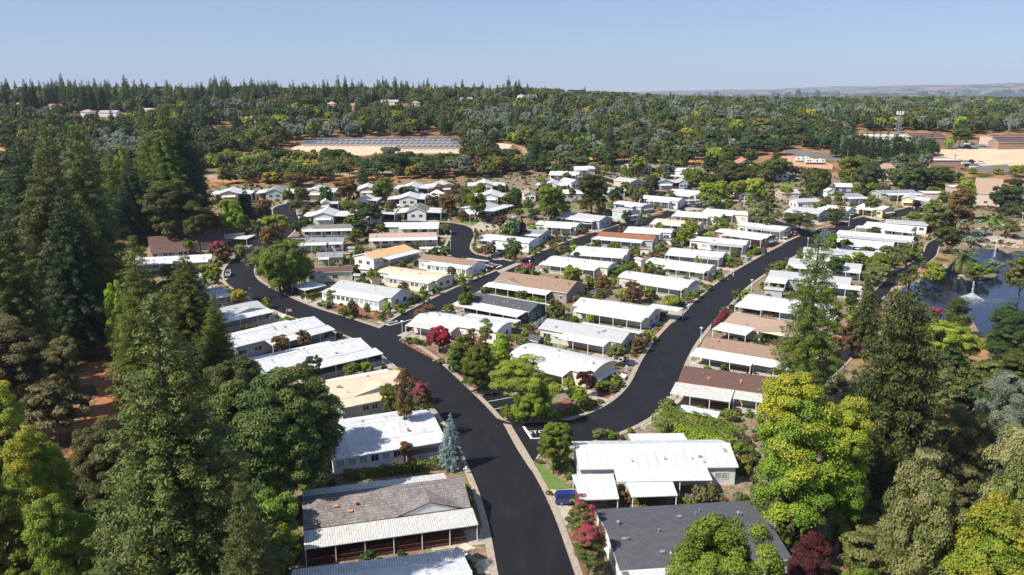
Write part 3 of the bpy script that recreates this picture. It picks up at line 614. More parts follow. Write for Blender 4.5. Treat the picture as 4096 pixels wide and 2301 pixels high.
for z, pts in (('C2', [(150, 750), (300, 810), (560, 880), (600, 1010), (430, 930), (250, 830)]), ('C2', [(770, 1120), (880, 1110), (1020, 1230), (1030, 1320), (900, 1230)]), ('B2', [(1850, 270), (1910, 240), (1990, 330), (1900, 370), (1830, 330)]),
               ('B2', [(2110, 170), (2220, 110), (2270, 150), (2180, 250), (2110, 230)]), ('C3', [(1270, 1250), (1420, 1160), (1500, 1180), (1390, 1280)]), ('B2', [(1200, 690), (1225, 760), (1250, 900), (1290, 1180), (1310, 1180), (1290, 900), (1250, 740)]),
               ('B3', [(100, 1160), (130, 1160), (260, 1440), (220, 1440)]), ('C3', [(1690, 900), (1760, 960), (1720, 985)]), ('Z3', [(1750, 700), (1900, 660), (1920, 690), (1760, 730)]), ('Z4', [(830, 740), (900, 700), (1030, 740), (900, 770)]), ('Z5', [(480, 1150), (650, 1100), (670, 1110), (510, 1180)]),
               ('Z5', [(250, 1230), (330, 1190), (440, 1210), (330, 1240)]), ('Z5', [(960, 880), (1180, 860), (1290, 850), (1270, 900), (1160, 910)]), ('C1', [(1640, 300), (1900, 400), (1960, 430), (1640, 430), (1440, 350), (1280, 290)]), ('Z3', [(560, 830), (620, 920), (720, 960), (740, 950), (620, 880), (580, 820)]),
               ('Z3', [(900, 970), (1180, 945), (1240, 960), (1130, 990), (940, 990)]), ('C4', [(1640, 500), (1830, 520), (1850, 570), (1650, 560)])):
    patch('bark_bed', z, pts, MULCH, .055, 9)
for z, pts in (('B2', [(1800, 930), (1960, 1000), (1900, 1110), (1830, 1090)]), ('C3', [(1420, 1100), (1540, 960), (1740, 985), (1580, 1130), (1480, 1170)]), ('Z3', [(530, 600), (640, 545), (720, 570), (860, 585), (860, 620), (780, 640), (620, 660), (560, 630)]), ('Z3', [(740, 950), (840, 935), (940, 950), (890, 985), (790, 985)]),
               ('Z2', [(200, 1420), (340, 1400), (470, 1447), (380, 1480)]), ('C1', [(1170, 280), (1340, 215), (1345, 260), (1240, 305)]), ('B2', [(2160, 110), (2300, 110), (2290, 140), (2180, 150)]), ('B3', [(640, 400), (700, 360), (705, 420), (610, 440)]), ('C4', [(1650, 570), (1880, 560), (1870, 590), (1720, 630)]),
               ('C5', [(850, 745), (1000, 770), (1130, 850), (1110, 870), (950, 850), (850, 790)]), ('C5', [(660, 760), (760, 760), (700, 820), (640, 830)]), ('C5', [(880, 960), (960, 930), (990, 945), (900, 1000)]), ('B2', [(1190, 1175), (1330, 1180), (1330, 1210), (1190, 1210)]), ('B2', [(1270, 1340), (1370, 1340), (1375, 1440), (1280, 1440)]),
               ('Z4', [(600, 660), (1800, 640), (1800, 640)][:0] or [(1260, 670), (1480, 660), (1500, 690), (1290, 710)]), ('Z2', [(1760, 840), (1880, 850), (1850, 900), (1740, 890)]), ('C1', [(1850, 870), (1960, 850), (2020, 900), (1920, 910)])):
    patch('driveway', z, pts, CONC, .06, 9)
# the valley gutter across the junction, the painted stop boxes
sheet('valley_gutter', [[(G('B2', *q).x, G('B2', *q).y) for q in ((1465, 415), (1520, 425), (1680, 690), (1655, 735), (1560, 590))]], KERB, .045, 8)['kind'] = 'structure'
sheet('valley_gutter', [[(G('Z3', *q).x, G('Z3', *q).y) for q in ((825, 1112), (1100, 1000), (1150, 1015), (870, 1140))]], KERB, .045, 8)['kind'] = 'structure'
def stroke(zone, pts, w, name='road_marking', m=None):
    P = [G(zone, *p) for p in pts]; return tag(sheet(name, strip(P, w / 2), m or PAINT, .05, 0), kind='structure')
stroke('B2', [(1605, 437), (1662, 522)], .45); stroke('B2', [(1660, 520), (1780, 512)], .3)
stroke('B2', [(1335, 273), (1530, 237)], .14); stroke('B2', [(1378, 324), (1580, 285)], .14)
stroke('C1', [(1835, 453), (1950, 488)], .4); stroke('C1', [(1950, 488), (2165, 430)], .3)
stroke('Z3', [(735, 1022), (890, 1050)], .3); stroke('Z3', [(890, 1050), (790, 1090)], .4)
stroke('C3', [(1490, 985), (1690, 1045)], .14); stroke('Z5', [(985, 955), (1045, 940)], .4); stroke('Z3', [(600, 600), (700, 605)], .14)
patch('parking_bay', 'B2', [(1300, 232), (1400, 205), (1600, 240), (1600, 300), (1440, 390), (1400, 370)], ASPH, .025, 9)

# ---------------------------------------------------------------- houses
PARTS = {}
def shared(key, fn):
    if key not in PARTS: PARTS[key] = fn()
    return PARTS[key]
def post_me(): return MB().box(-.06, -.06, 0, .06, .06, 1).mesh('post', [TRIM])
def win_mes(w, h, style):
    def f():
        mb = MB(); t = .07
        mb.box(-w / 2 - t, -.05, -t, w / 2 + t, .02, 0, 0); mb.box(-w / 2 - t, -.05, h, w / 2 + t, .02, h + t, 0)
        mb.box(-w / 2 - t, -.05, 0, -w / 2, .02, h, 0); mb.box(w / 2, -.05, 0, w / 2 + t, .02, h, 0); mb.box(-.03, -.045, 0, .03, .018, h, 0)
        return mb.mesh('window_frame', [TRIM])
    def g(): return MB().box(-w / 2, -.02, 0, w / 2, .015, h).mesh('pane', [BLIND if style == 'l' else GLASS])
    return shared(('wf', w, h), f), shared(('wp', w, h, style), g)
def window(root, x, y, z, rz, w=1.6, h=1.1, style='d', near=True):
    fm, pm = win_mes(w, h, style)
    f = link('window', fm, root, (x, y, z), (0, 0, rz)); link('pane', pm, f)
def vent(root, x, y, z, k, m=None):
    if k == 0: me = shared(('v0', m), lambda: MB().cyl(0, 0, -.3, .38, .07).cyl(0, 0, .38, .45, .13).mesh('vent', [m or PIPE]))
    elif k == 1: me = shared(('v1', m), lambda: MB().box(-.25, -.2, -.25, .25, .2, .14).box(-.3, -.25, .14, .3, .25, .2).mesh('vent', [m or PIPE]))
    elif k == 2: me = shared(('v2', m), lambda: MB().cyl(0, 0, -.3, .3, .13, .13, 10).lathe([(.2, .3), (.27, .38), (.24, .5), (.1, .58), (.01, .6)], 10).mesh('vent', [m or PIPE]))
    else: me = shared('sky1', lambda: MB().box(-.6, -.6, -.3, .6, .6, .14).box(-.5, -.5, .14, .5, .5, .18, 1).mesh('skylight', [PIPE, GLASS]))
    link('skylight' if k == 3 else 'vent', me, root, (x, y, z))
def dish_me():
    mb = MB(); mb.tube((0, 0, -.4), (0, 0, .35), .03)
    k = len(mb.v); n = 12; prof = [(.02, 0), (.2, .03), (.36, .1), (.44, .17)]
    M = Matrix.Translation((0, 0, .45)) @ Matrix.Rotation(math.radians(50), 4, 'X')
    d = MB().lathe(prof, n); mb.add([M @ Vector(v) for v in d.v], d.f); mb.tube(M @ Vector((0, -.3, .05)), M @ Vector((0, 0, .45)), .015)
    return mb.mesh('satellite_dish', [PIPE])
HOUSES = []
def house(z, ax, ay, bx, by, w, roof, wall, lab, rise=None, axis='x', n=(), f=(), aw='', wins='ne', arch=0, dorm=None, he=3.2, vents=4, dish=0, cat='house', ext=(0, 0), L=None, hip=0, name='mobile_home', zb=None, rail=0, group=None, fascia=None, garden=1, base=None, deck=None):
    A = G(z, ax, ay, he); B = G(zb or z, bx, by, he)
    if axis == 'y':           # ridge runs away from the viewer: A-B is the front gable
        d = (B - A); d.z = 0; width = d.length; u = d.normalized(); nn = Vector((-u.y, u.x, 0)); A, B, w = B, B + nn * w, width
    w *= 1.1 if axis == 'x' and cat == 'house' else 1
    d = B - A; d.z = 0; u = d.normalized(); A = A - u * ext[0]; B = B + u * ext[1]; d = B - A; d.z = 0; Lh = L or d.length
    if w < 0: u0 = Vector((-u.y, u.x, 0)); A = A + u0 * w; w = -w      # A-B given on the far eave
    ang = math.atan2(u.y, u.x); zz = min(T(A.x, A.y), T((A + u * Lh).x, (A + u * Lh).y)) if Lh < 60 else T(A.x, A.y)
    C = A + u * Lh / 2 + Vector((-u.y, u.x, 0)) * w / 2
    zz = (T(A.x, A.y) + T(B.x, B.y)) / 2
    root = empty(name, (A.x, A.y, zz), ang); dist = C.length; near = dist < 330
    RM = ROOFS[roof]; WM = WALLS[wall]; rise = rise if rise is not None else w * .125; o = .35; sk = -1.4
    rs = random.Random(int(ax * 7 + ay))
    # walls
    mb = MB(); x0, x1, y0, y1 = o, Lh - o, o, w - o
    prof = [(0, 0), (w * .5, rise), (w, 0)]
    if arch: rise *= .8; prof = [(w * i / 8, rise * (1 - (2 * i / 8 - 1) ** 2)) for i in range(9)]
    def rz(y):
        for (a, za), (b, zb_) in zip(prof, prof[1:]):
            if a <= y <= b: return za + (zb_ - za) * (y - a) / (b - a)
        return 0
    ring = [(y0, sk), (y1, sk)] + [(y, he + rz(y) - .14) for y in [y1] + [p[0] for p in prof[::-1] if y0 < p[0] < y1] + [y0]]
    k = len(ring); vs = [(x0, a, b) for a, b in ring] + [(x1, a, b) for a, b in ring]
    if hip: vs = [(x0, a, min(b, he - .1)) for a, b in ring] + [(x1, a, min(b, he - .1)) for a, b in ring]
    mb.add(vs, [tuple(range(k - 1, -1, -1)), tuple(range(k, 2 * k))] + [(i, (i + 1) % k, k + (i + 1) % k, k + i) for i in range(k)])
    mb.build('wall', WM, root)
    # roof
    mb = MB(); th = .16; FM = fascia or TRIM
    if hip:
        hx = min(w / 2, Lh * .35)
        P = [(0, 0, he), (Lh, 0, he), (Lh, w, he), (0, w, he), (hx, w / 2, he + rise), (Lh - hx, w / 2, he + rise)]
        mb.add(P, [(0, 1, 5, 4), (1, 2, 5), (2, 3, 4, 5), (3, 0, 4)], 0); Q = [(a, b, c - th) for a, b, c in P[:4]]
        mb.add(P[:4] + Q, [(0, 4, 5, 1), (1, 5, 6, 2), (2, 6, 7, 3), (3, 7, 4, 0), (7, 6, 5, 4)], 1)
    else:
        for (a, za), (b, zb_) in zip(prof, prof[1:]):
            mb.slab((0, a, he + za), (Lh, a, he + za), (Lh, b, he + zb_), (0, b, he + zb_), th, 0, 1)
    if roof in 'WSD' and not arch: mb.box(-.02, w / 2 - .18, he + rise - .03, Lh + .02, w / 2 + .18, he + rise + .05, 1)
    rf = mb.build('roof', [RM, FM], root)
    # cross gable over the near slope
    if dorm:
        t0, t1 = dorm[0] * Lh, dorm[1] * Lh; m = (t0 + t1) / 2; dr = dorm[2] if len(dorm) > 2 else rise * .85
        yb = -.05 if len(dorm) < 4 else dorm[3]; yr = w * .5 * min(1, dr / rise)
        mb = MB()
        mb.slab((t0, yb, he + .06), (m, yb, he + .06 + dr), (m, yr, he + .04 + dr), (t0, .02, he + .06), .1, 0, 1)
        mb.slab((m, yb, he + .06 + dr), (t1, yb, he + .06), (t1, .02, he + .06), (m, yr, he + .04 + dr), .1, 0, 1)
        mb.build('cross_gable', [RM, FM], root)
        MB().add([(t0 + .5, yb + .12, he - .05), (t1 - .5, yb + .12, he - .05), (m, yb + .12, he + dr - .12)], [(0, 1, 2)]).add([(t0 + .5, yb + .3, he - .05), (t1 - .5, yb + .3, he - .05), (m, yb + .3, he + dr - .12)], [(2, 1, 0)]).build('gable_wall', WM, root)
    def cover(side, c):
        """(t0, t1, depth, material[, drop[, enclosed]]) an awning roof on posts along one long side"""
        t0, t1, dep, mk = c[:4]; drop = c[4] if len(c) > 4 else .35; enc = c[5] if len(c) > 5 else 0
        a, b = t0 * Lh, t1 * Lh; s = -1 if side == 'n' else 1; ye = 0 if side == 'n' else w
        yi, yo = ye - s * .02, ye + s * dep; zi, zo = he - .10, he - .10 - drop
        mb = MB(); cm = ROOFS[mk]
        pts = [(a, yo, zo), (b, yo, zo), (b, yi, zi), (a, yi, zi)]
        if s > 0: pts = [(a, yi, zi), (b, yi, zi), (b, yo, zo), (a, yo, zo)]
        mb.slab(*pts, .10, 0, 1)
        mb.build('porch_roof', [cm, TRIM], root)
        np_ = max(2, int((b - a) / 3.6) + 1)
        if enc:
            q = yo - s * .25; mb = MB(); lo = min(q, ye + s * .2 - s * .9); hi = max(q, ye + s * .2 - s * .9)
            mb.box(a + .25, lo, sk, b - .25, hi, zo - .18 if enc < 3 else zo - .2); mb.build('sunroom_wall', WM if enc != 2 else TRIM, root)
            if dist < 420 and side == 'n':
                nw = max(1, int((b - a) / 1.7))
                for i in range(nw): window(root, a + .35 + (b - a - .7) * (i + .5) / nw, q, zo - 1.45, 0, 1.15, 1.05, 'l' if rs.random() < .4 else 'd')
            return
        pm = shared('post', post_me)
        for i in range(np_):
            x = a + .15 + (b - a - .3) * i / (np_ - 1)
            link('post', pm, root, (x, yo - s * .15, -1.0), None, (1, 1, zo - .08 + 1.0))
        if (rail or rs.random() < .25) and side == 'n' and near:
            rmat = WOODB if rail == 2 else TRIM; mb = MB(); q = yo - s * .2; mb.box(a + .2, q - .03, .95, b * .93, q + .03, 1.02); mb.box(a + .2, q - .02, .3, b * .93, q + .02, .35)
            nb = int((b * .93 - a) / .3)
            for i in range(nb): x = a + .25 + (b * .93 - a - .3) * i / nb; mb.box(x - .025, q - .02, .35, x + .025, q + .02, .95)
            mb.build('railing', rmat, root)
            MB().box(a + .1, min(q, 0), -.9, b * .93 + .1, max(q, 0) - .02 + o, .25).build('porch_deck', WOODB if rail == 2 else CONC, root)
    for c in n: cover('n', c)
    for c in f: cover('f', c)
    covn = [(c[0] * Lh, c[1] * Lh) for c in n if len(c) > 5 and c[5]]
    # windows
    if dist < 480:
        if 'n' in wins:
            nw = max(2, int(Lh / 3.6))
            for i in range(nw):
                x = Lh * (i + .5 + rs.uniform(-.12, .12)) / nw
                if any(a - .8 < x < b + .8 for a, b in covn): continue
                window(root, x, y0, 1.05, 0, rs.choice([1.0, 1.6, 1.9]), 1.05, rs.choice('dl'))
        if 'e' in wins and not hip:
            for xx, r_ in ((x1, PI / 2), (x0, -PI / 2)):
                for q in (.3, .68): window(root, xx, w * q, .95, r_, 1.5, 1.15, 'd')
    for e in aw:              # a sloping sheet awning over the windows of an end wall
        xx, s = (x1, 1) if e == '1' else (x0, -1)
        mb = MB(); p = [(xx, w * .14, 2.25), (xx + s * 1.15, w * .14, 1.55), (xx + s * 1.15, w * .86, 1.55), (xx, w * .86, 2.25)]
        mb.slab(*(p if s > 0 else [p[0], p[3], p[2], p[1]]), .04, 0, 0); mb.build('window_awning', WH, root)
    vm = COPPER if roof in 'BKI' else PIPE
    if near or vents > 5:
        for i in range(vents):
            x = Lh * rs.uniform(.08, .92); q = rs.uniform(.08, .44) if rs.random() < .65 else rs.uniform(.56, .8)
            vent(root, x, w * q, he + rz(w * q), rs.choice([0, 0, 1, 1, 2]), vm)
    if dish: link('satellite_dish', shared('dish', dish_me), root, (Lh * (.94 if dish > 0 else .1), w * .3, he + rz(w * .3)), (0, 0, 2.4 - ang))
    tag(root, lab, cat, group); HOUSES.append(dict(root=root, A=A, u=u, L=Lh, w=w, lab=lab, C=C, dist=dist, z=zz, he=he, garden=garden)); return root
H = house
# lower left row beside the main road
H('B2', 108, 1140, 1247, 985, 8.2, 'I', 'w', 'house with weathered brown tile roof and large cross gable', rise=1.7, dorm=(.54, .955, 1.5), n=[(.0, 1.01, 3.6, 'D', .5)], f=[(.0, .93, 2.6, 'D', .3)], rail=2, vents=5, fascia=SHK)
H('B2', 20, 1480, 1210, 1330, -8.4, 'W', 'w', 'white flat-pitched home cut by the bottom edge, stained ribbed awning behind', f=[(0, 1.0, 2.6, 'D', .2)], vents=4)
H('B2', 235, 592, 1045, 458, 8.6, 'W', 'w', 'white metal home with long windowed sunroom behind the blue spruce', n=[(.05, .64, 3.2, 'W', .5, 1), (.64, 1.0, 3.6, 'R', .4)], f=[(.1, .9, 2.2, 'R', .3)], rail=1, vents=5)
H('B2', 330, 256, 862, 152, 9.0, 'N', 'g', 'beige metal-roofed home with a broad low cross gable', dorm=(.22, .97, 1.0), n=[(.0, .6, 3.0, 'N', .45, 1), (.62, 1.04, 3.0, 'W', .4)], f=[(.0, .95, 2.4, 'R', .3)])
H('C1', 760, 935, 1775, 706, 8.6, 'W', 'G', 'long white-roofed home with dark green siding', n=[(.25, 1.04, 3.4, 'W', .5)], f=[(0, .82, 2.4, 'R', .3)], vents=8, dish=-1)
H('C1', 470, 697, 1335, 482, 8.6, 'W', 'b', 'white-roofed home with blue-grey siding shaded by redwoods', n=[(.3, 1.02, 3.2, 'W', .5)], f=[(0, .85, 2.4, 'R', .3)], vents=6)
H('C1', 300, 412, 762, 316, 8.0, 'L', 'g', 'light grey shingle home with white porch beside the redwoods', dorm=(.35, .95, .8), n=[(-.05, 1.03, 3.2, 'W', .5)], rail=1, vents=3)
H('C1', 100, 215, 392, 170, 7.5, 'L', 'w', 'small pale home half hidden above the orange bush', n=[(0, 1, 2.5, 'W')])
H('Z1', 740, 1245, 915, 1150, 7.5, 'W', 'w', 'white metal home mostly hidden by tall conifers', vents=2)
H('Z1', 100, 1022, 1000, 968, 6.5, 'W', 'c', 'long narrow white home in front of the brown clubhouse', n=[(.6, .96, 2.6, 'R'), (.0, .5, 2.2, 'W')], f=[])
H('Z1', 275, 838, 1160, 748, 12, 'K', 'p', 'large brown shingle clubhouse with masonry chimney', rise=2.4, n=[(.02, .5, 6.5, 'K', 1.3, 3)], vents=6, cat='clubhouse', name='clubhouse', he=3.2, fascia=WALLS['p'], wins='e')
H('Z1', 1120, 700, 1390, 665, 7, 'K', 'p', 'small brown shingle wing beyond the clubhouse', rise=1.2, vents=1, cat='clubhouse', name='clubhouse_wing', he=3.2)
# far row along the dirt bank (gables towards the street)
def GF(z, ax, ay, bx, by, lab, roof='W', wall='c', l=16, lc=3.2, rc=3.2, rk='W', **k):
    k.setdefault('rise', 1.3); n_ = [(0, .9, rc, rk, .3)] if rc else []; f_ = [(0, .9, lc, rk, .3)] if lc else []
    k.setdefault('aw', '0'); return house(z, ax, ay, bx, by, l, roof, wall, lab, axis='y', n=n_, f=f_, **k)
GF('Z1', 1090, 236, 1310, 228, 'low white-roofed home at the dark wood edge', wall='p', lc=4.5, rc=6)
GF('Z1', 1617, 222, 1828, 215, 'mint green home with grey shingle gable', roof='G', wall='m', aw='', lc=4.2, rc=5.2, rise=1.6)
GF('Z2', 340, 207, 545, 207, 'cream home with white roof, second along the bank', lc=4, rc=5.5)
GF('Z2', 970, 185, 1160, 180, 'peach-walled white-roofed home with dish on its ridge', wall='p', lc=4, rc=0)
GF('Z2', 1470, 165, 1665, 165, 'white home with rooftop cooler and white car in its carport', wall='w', lc=4, rc=4.5, vents=7)
GF('Z3', 172, 152, 370, 140, 'home with dark standing-seam gable roof', roof='M', wall='p', lc=4.5, rc=0)
GF('Z3', 600, 135, 790, 133, 'cream home with a green window and flat side carport', lc=4.5, rc=6, aw='', rk='W')
GF('Z3', 640, 262, 850, 265, 'white-roofed home sunk behind green trees', wall='w', lc=5, rc=4)
GF('Z3', 150, 272, 300, 262, 'white-roofed home above the brown maple', wall='w', lc=4.5, rc=0)
GF('Z2', 1425, 292, 1650, 290, 'white home with slotted windows in front of the far row', wall='w', lc=5, rc=3.5, aw='')
GF('Z2', 430, 495, 682, 490, 'broad white-gabled home with a blue edge trim', wall='w', lc=4.2, rc=6, rise=1.5)
GF('Z2', 930, 300, 1090, 302, 'white roof between two dark trees in the second row', wall='c', lc=0, rc=3.5, l=12)
GF('Z2', 525, 345, 640, 340, 'white-roofed home tucked behind the purple bushes', wall='c', lc=0, rc=3.5, l=12)
GF('Z2', 985, 470, 1240, 466, 'grey-roofed home behind the round dark tree', roof='M', wall='w', lc=5.2, rc=5.2)
GF('Z2', 1520, 447, 1755, 447, 'white home with brown shingle gable and dark car in its carport', roof='E', wall='w', lc=4.2, rc=6, rise=1.8, aw='')
H('Z2', 298, 634, 935, 612, 7.5, 'E', 'c', 'cream home with brown-grey shingles beside a street lamp', n=[(.02, .93, 2.6, 'R', .4)], dorm=(0, .3, 1.2), vents=6, dish=1)
H('Z2', 172, 792, 797, 772, 7.5, 'G', 'w', 'slate grey shingle home with stepped white porch roofs', n=[(.14, .68, 2.8, 'W', .4), (.72, .98, 2.2, 'W', .3)], vents=8)
H('Z2', 470, 956, 785, 946, 7.0, 'G', 'l', 'small olive-walled home with grey roof', n=[(.1, .5, 1.4, 'R')], vents=5)
H('Z2', 348, 1136, 905, 1112, 6.5, 'K', 'c', 'cream single-wide home with dark brown roof', f=[(.05, .7, 2.4, 'W', .2)], vents=3)
H('C1', 1372, 124, 1965, 221, 8.4, 'L', 'w', 'white corner home with pale grey shingles and long sunroom', rise=1.5, n=[(-.02, .92, 3.2, 'W', .5, 2)], rail=0, vents=4)
H('Z2', 1142, 990, 1615, 846, 8.6, 'A', 'w', 'home with bright orange metal roof', rise=1.3, n=[(.2, 1.02, 3.2, 'W', .45)], f=[(.1, .8, 2, 'W')], vents=2)
H('Z2', 1178, 1120, 1872, 1224, 8.0, 'N', 'c', 'beige metal-roofed home with grey curtained porch', n=[(.22, .96, 3.0, 'W', .4, 1)], arch=1, rise=.8, vents=4)
H('Z3', -88, 976, 548, 1062, 8.0, 'B', 'w', 'white home with tan shingle roof beside the stop junction', n=[(.25, .98, 3.0, 'W', .45, 1)], f=[(.6, 1.0, 2.4, 'W', .1)], aw='1', vents=2)
H('Z2', 1225, 603, 1895, 598, 7.5, 'W', 'c', 'white-topped cream home in the bend of the curved road', n=[(.32, 1.0, 2.6, 'W', .3)], vents=0)
H('Z2', 1088, 738, 1876, 712, 7.5, 'P', 'c', 'home with pinkish brown roof and long white porch', n=[(0, 1, 3.0, 'W', .45)], vents=3)
H('Z3', 656, 428, 866, 336, 9.5, 'L', 'w', 'white home with front lawn at the top of the bend', n=[(0, 1.35, 4.2, 'W', .4)], f=[(0, .8, 3, 'W', .3)], aw='0', vents=6, rise=1.3)
H('Z3', 872, 636, 1352, 704, 7.5, 'G', 'b', 'blue-grey home with dark grey shingle roof and ivy strip', n=[(.15, .98, 2.4, 'W', .2)], vents=2)
H('Z3', 628, 718, 1205, 800, 8.0, 'S', 'w', 'white metal home with carport and white hatchback', rise=1.0, n=[(.0, .3, 2.0, 'W', .3)], aw='1', vents=3, arch=1)
H('Z3', 1278, 562, 1752, 606, 8.0, 'W', 's', 'white-roofed home with wide boxed porch by the middle road', n=[(.24, .92, 3.2, 'W', .3)], f=[(.5, 1.2, 3, 'W', .2)], aw='1', arch=1, rise=.8)
H('Z4', -188, 752, 285, 834, 9.0, 'L', 'g', 'grey home with brown screened porch and pale roof', n=[(0, .9, 2.5, 'W', .3)], f=[(.75, 1.1, 4, 'W', .2)], vents=3, rise=1.3)
H('Z4', 248, 990, 905, 1064, 7.5, 'O', 'b', 'blue-grey home with orange-brown shake roof', n=[(-.04, .84, 3.2, 'W', .45)], vents=2, dish=1, rise=1.3)
H('Z4', 588, 920, 1120, 966, 7.5, 'W', 'w', 'white home behind the orange-brown shake roof', n=[(-.02, .78, 2.8, 'S', .4)], arch=1, rise=.8, vents=2, dish=1)
H('Z4', 893, 818, 1432, 886, 7.5, 'N', 'w', 'beige-topped home beside the two lime green trees', n=[(0, .72, 2.8, 'W', .4)], vents=3, arch=1, rise=.8)
H('Z4', 1150, 730, 1692, 786, 7.5, 'W', 'c', 'white home at the inner end of the middle road', n=[(-.02, .75, 3.0, 'W', .4)], arch=1, rise=.8)
H('Z4', 1478, 702, 2008, 770, 7.5, 'W', 'c', 'cream home with dark solar panels along its roof', n=[(0, .7, 2.6, 'W', .3)], rise=.8, vents=0)
H('Z4', 1065, 487, 1402, 533, 9.5, 'W', 'c', 'white complex roof home with lean-to additions', n=[(.1, .9, 4, 'W', .3)], f=[(.4, 1, 3, 'W', .3)])
H('Z4', 728, 546, 1192, 608, 8.0, 'W', 'w', 'white home with front bay window and black pickup beside it', n=[(.28, .84, 2.8, 'W', .4)], aw='1', dish=0, rise=.9)
H('Z4', 438, 602, 768, 668, 8.0, 'W', 'g', 'white-roofed home with trimmed ball shrubs on its corner', n=[(.1, .8, 2.6, 'W', .3)], aw='1', arch=1, rise=.7)
H('Z4', 420, 690, 592, 734, 8.0, 'M', 'm', 'small mint home with white front awning', aw='1')
GF('Z4', 958, 388, 1145, 385, 'slate grey home with cross gable by the red car', roof='G', wall='g', l=14, lc=2, rc=4)
GF('Z4', 640, 395, 800, 372, 'home with pale grey gable and orange front wall', roof='L', wall='p', l=13, lc=0, rc=4.5, aw='')
GF('Z4', 700, 216, 900, 200, 'white-roofed home near the orange bank', roof='L', wall='p', l=13, lc=3, rc=5, aw='')
H('Z4', -10, 226, 240, 215, 8, 'W', 'w', 'white home with red porch furniture below the bank', n=[(0, .6, 2.5, 'W')], vents=0)
H('F3', 1708, 1130, 2050, 1140, 7, 'W', 'w', 'long white home beneath the thin-branched tree', n=[(0, .9, 2.4, 'W')], vents=0)
H('Z4', 338, 478, 592, 472, 8, 'L', 'g', 'pale grey home behind the spreading oak', n=[(0, .5, 2, 'W')])
GF('Z3', 1140, 242, 1290, 240, 'tan hipped-roof home with red porch rail', roof='T', wall='w', l=13, lc=0, rc=0, aw='')
GF('Z3', 1390, 122, 1530, 126, 'white home with dark open carport behind the big willow', roof='W', wall='w', l=13, lc=5, rc=5, aw='')
H('Z3', 1590, 216, 1830, 218, 9, 'W', 'g', 'white-roofed grey home with two arched windows', vents=0)
GF('Z3', 1690, 106, 1800, 96, 'small white roof beside the dark oak', roof='W', wall='w', l=12, lc=0, rc=3, aw='')
H('Z4', 1105, 232, 1340, 262, 9, 'W', 'w', 'white home almost covered by a round grey tree', vents=0, n=[(.6, 1, 3, 'W')])
GF('Z4', 1200, 386, 1310, 388, 'grey-roofed shed-like home beside the dark shrubs', roof='M', wall='g', l=12, lc=0, rc=0, aw='')
H('Z5', 165, 498, 430, 494, 9, 'W', 'w', 'flat white home behind yellow-green trees', vents=0)
GF('Z5', 145, 168, 352, 170, 'white-gabled house with orange tile roof below the highway', roof='V', wall='w', l=17, lc=0, rc=0, aw='', rise=2.2, name='house')
GF('Z5', 110, 250, 190, 252, 'small tan-roofed house below the orange-roofed one', roof='T', wall='p', l=10, lc=0, rc=0, aw='', name='house')
GF('Z5', 590, 288, 750, 286, 'white home with open garage beside the purple trees', roof='W', wall='w', l=13, lc=0, rc=3, aw='')
H('Z5', 1285, 425, 1490, 432, 9, 'W', 'd', 'dark blue home with streaked white roof', vents=0)
GF('Z5', 1180, 492, 1290, 492, 'small white gable behind the big round tree', roof='W', wall='w', l=12, lc=0, rc=0, aw='')
H('Z5', 1372, 548, 1622, 540, 8.5, 'G', 'w', 'slate-roofed home with white awning right of the big tree', n=[(.1, 1.05, 3, 'W', .3)], vents=2)
H('Z5', 650, 500, 870, 500, 9, 'L', 'p', 'pale grey roofed home behind the round yellow tree', vents=0)
H('Z5', 838, 606, 1112, 596, 7.5, 'L', 'w', 'white home with small window awnings and grey roof', vents=2, n=[])
H('Z5', 706, 688, 1092, 752, 9.5, 'L', 'b', 'pale blue home with light grey roof at the crossroads', vents=3, rise=1.3, n=[(0, .5, 2, 'W')])
H('Z5', 1060, 668, 1412, 722, 9.0, 'W', 'w', 'long white home with striped front awning and bay windows', aw='1', vents=2, f=[(.5, 1.1, 3, 'W', .2)])
H('Z6', 70, 646, 382, 706, 9.0, 'W', 'y', 'white-roofed home with yellow gable', n=[(.1, .75, 3, 'W', .3)], aw='1', vents=2, rise=1.0)
H('Z6', 362, 508, 790, 497, 8.0, 'G', 'g', 'slate-roofed home with white porch near the churches', n=[(.12, 1.05, 3, 'W', .3)], vents=4)
GF('Z6', 590, 570, 740, 585, 'yellow-walled home with a wide white roof', roof='W', wall='y', l=15, lc=0, rc=6, aw='0')
H('Z6', 935, 645, 1090, 645, 8, 'W', 'b', 'pale blue home beside the tall rust-coloured tree', vents=0)
# right block, between the middle and the right road
H('C3', 92, 410, 815, 500, 8.0, 'W', 'c', 'white metal home with a deep cream porch roof', n=[(-.03, .86, 3.6, 'W', .5)], arch=1, rise=.9, vents=6)
H('C3', 428, 296, 1030, 348, 8.0, 'W', 'c', 'arched white home with striped porch roof and shed', n=[(-.04, .97, 3.6, 'S', .6)], arch=1, rise=1.1, vents=2)
H('Z3', 780, 1243, 1645, 1368, 11, 'B', 't', 'large taupe house with tan shingle roof', rise=2.2, n=[(-.05, .80, 3.2, 'S', .5)], vents=7, dish=1, dorm=(-.02, .42, 1.4), name='house', f=[])
H('C2', 858, 284, 1640, 428, 7.8, 'C', 'k', 'dark blue home with charcoal shingles', rise=1.4, n=[(-.02, .96, 4.2, 'W', .5)], f=[(.1, 1.02, 1.5, 'W', .1)], vents=8)
H('C2', 285, 520, 1262, 662, 8.2, 'S', 'w', 'striped pale metal home behind the crimson bougainvillea', n=[(0, .55, 3.2, 'D', .5)], f=[(.4, 1.02, 3.4, 'W', .15)], arch=1, rise=1.0, vents=6, dish=-1)
H('C3', 8, 1192, 975, 1364, 7.8, 'L', 's', 'sage-sided home with light grey shingles and curtained porch', rise=1.3, n=[(.32, .86, 3.0, 'W', .5)], f=[(.3, 1.02, 2.4, 'W', .1)], vents=5)
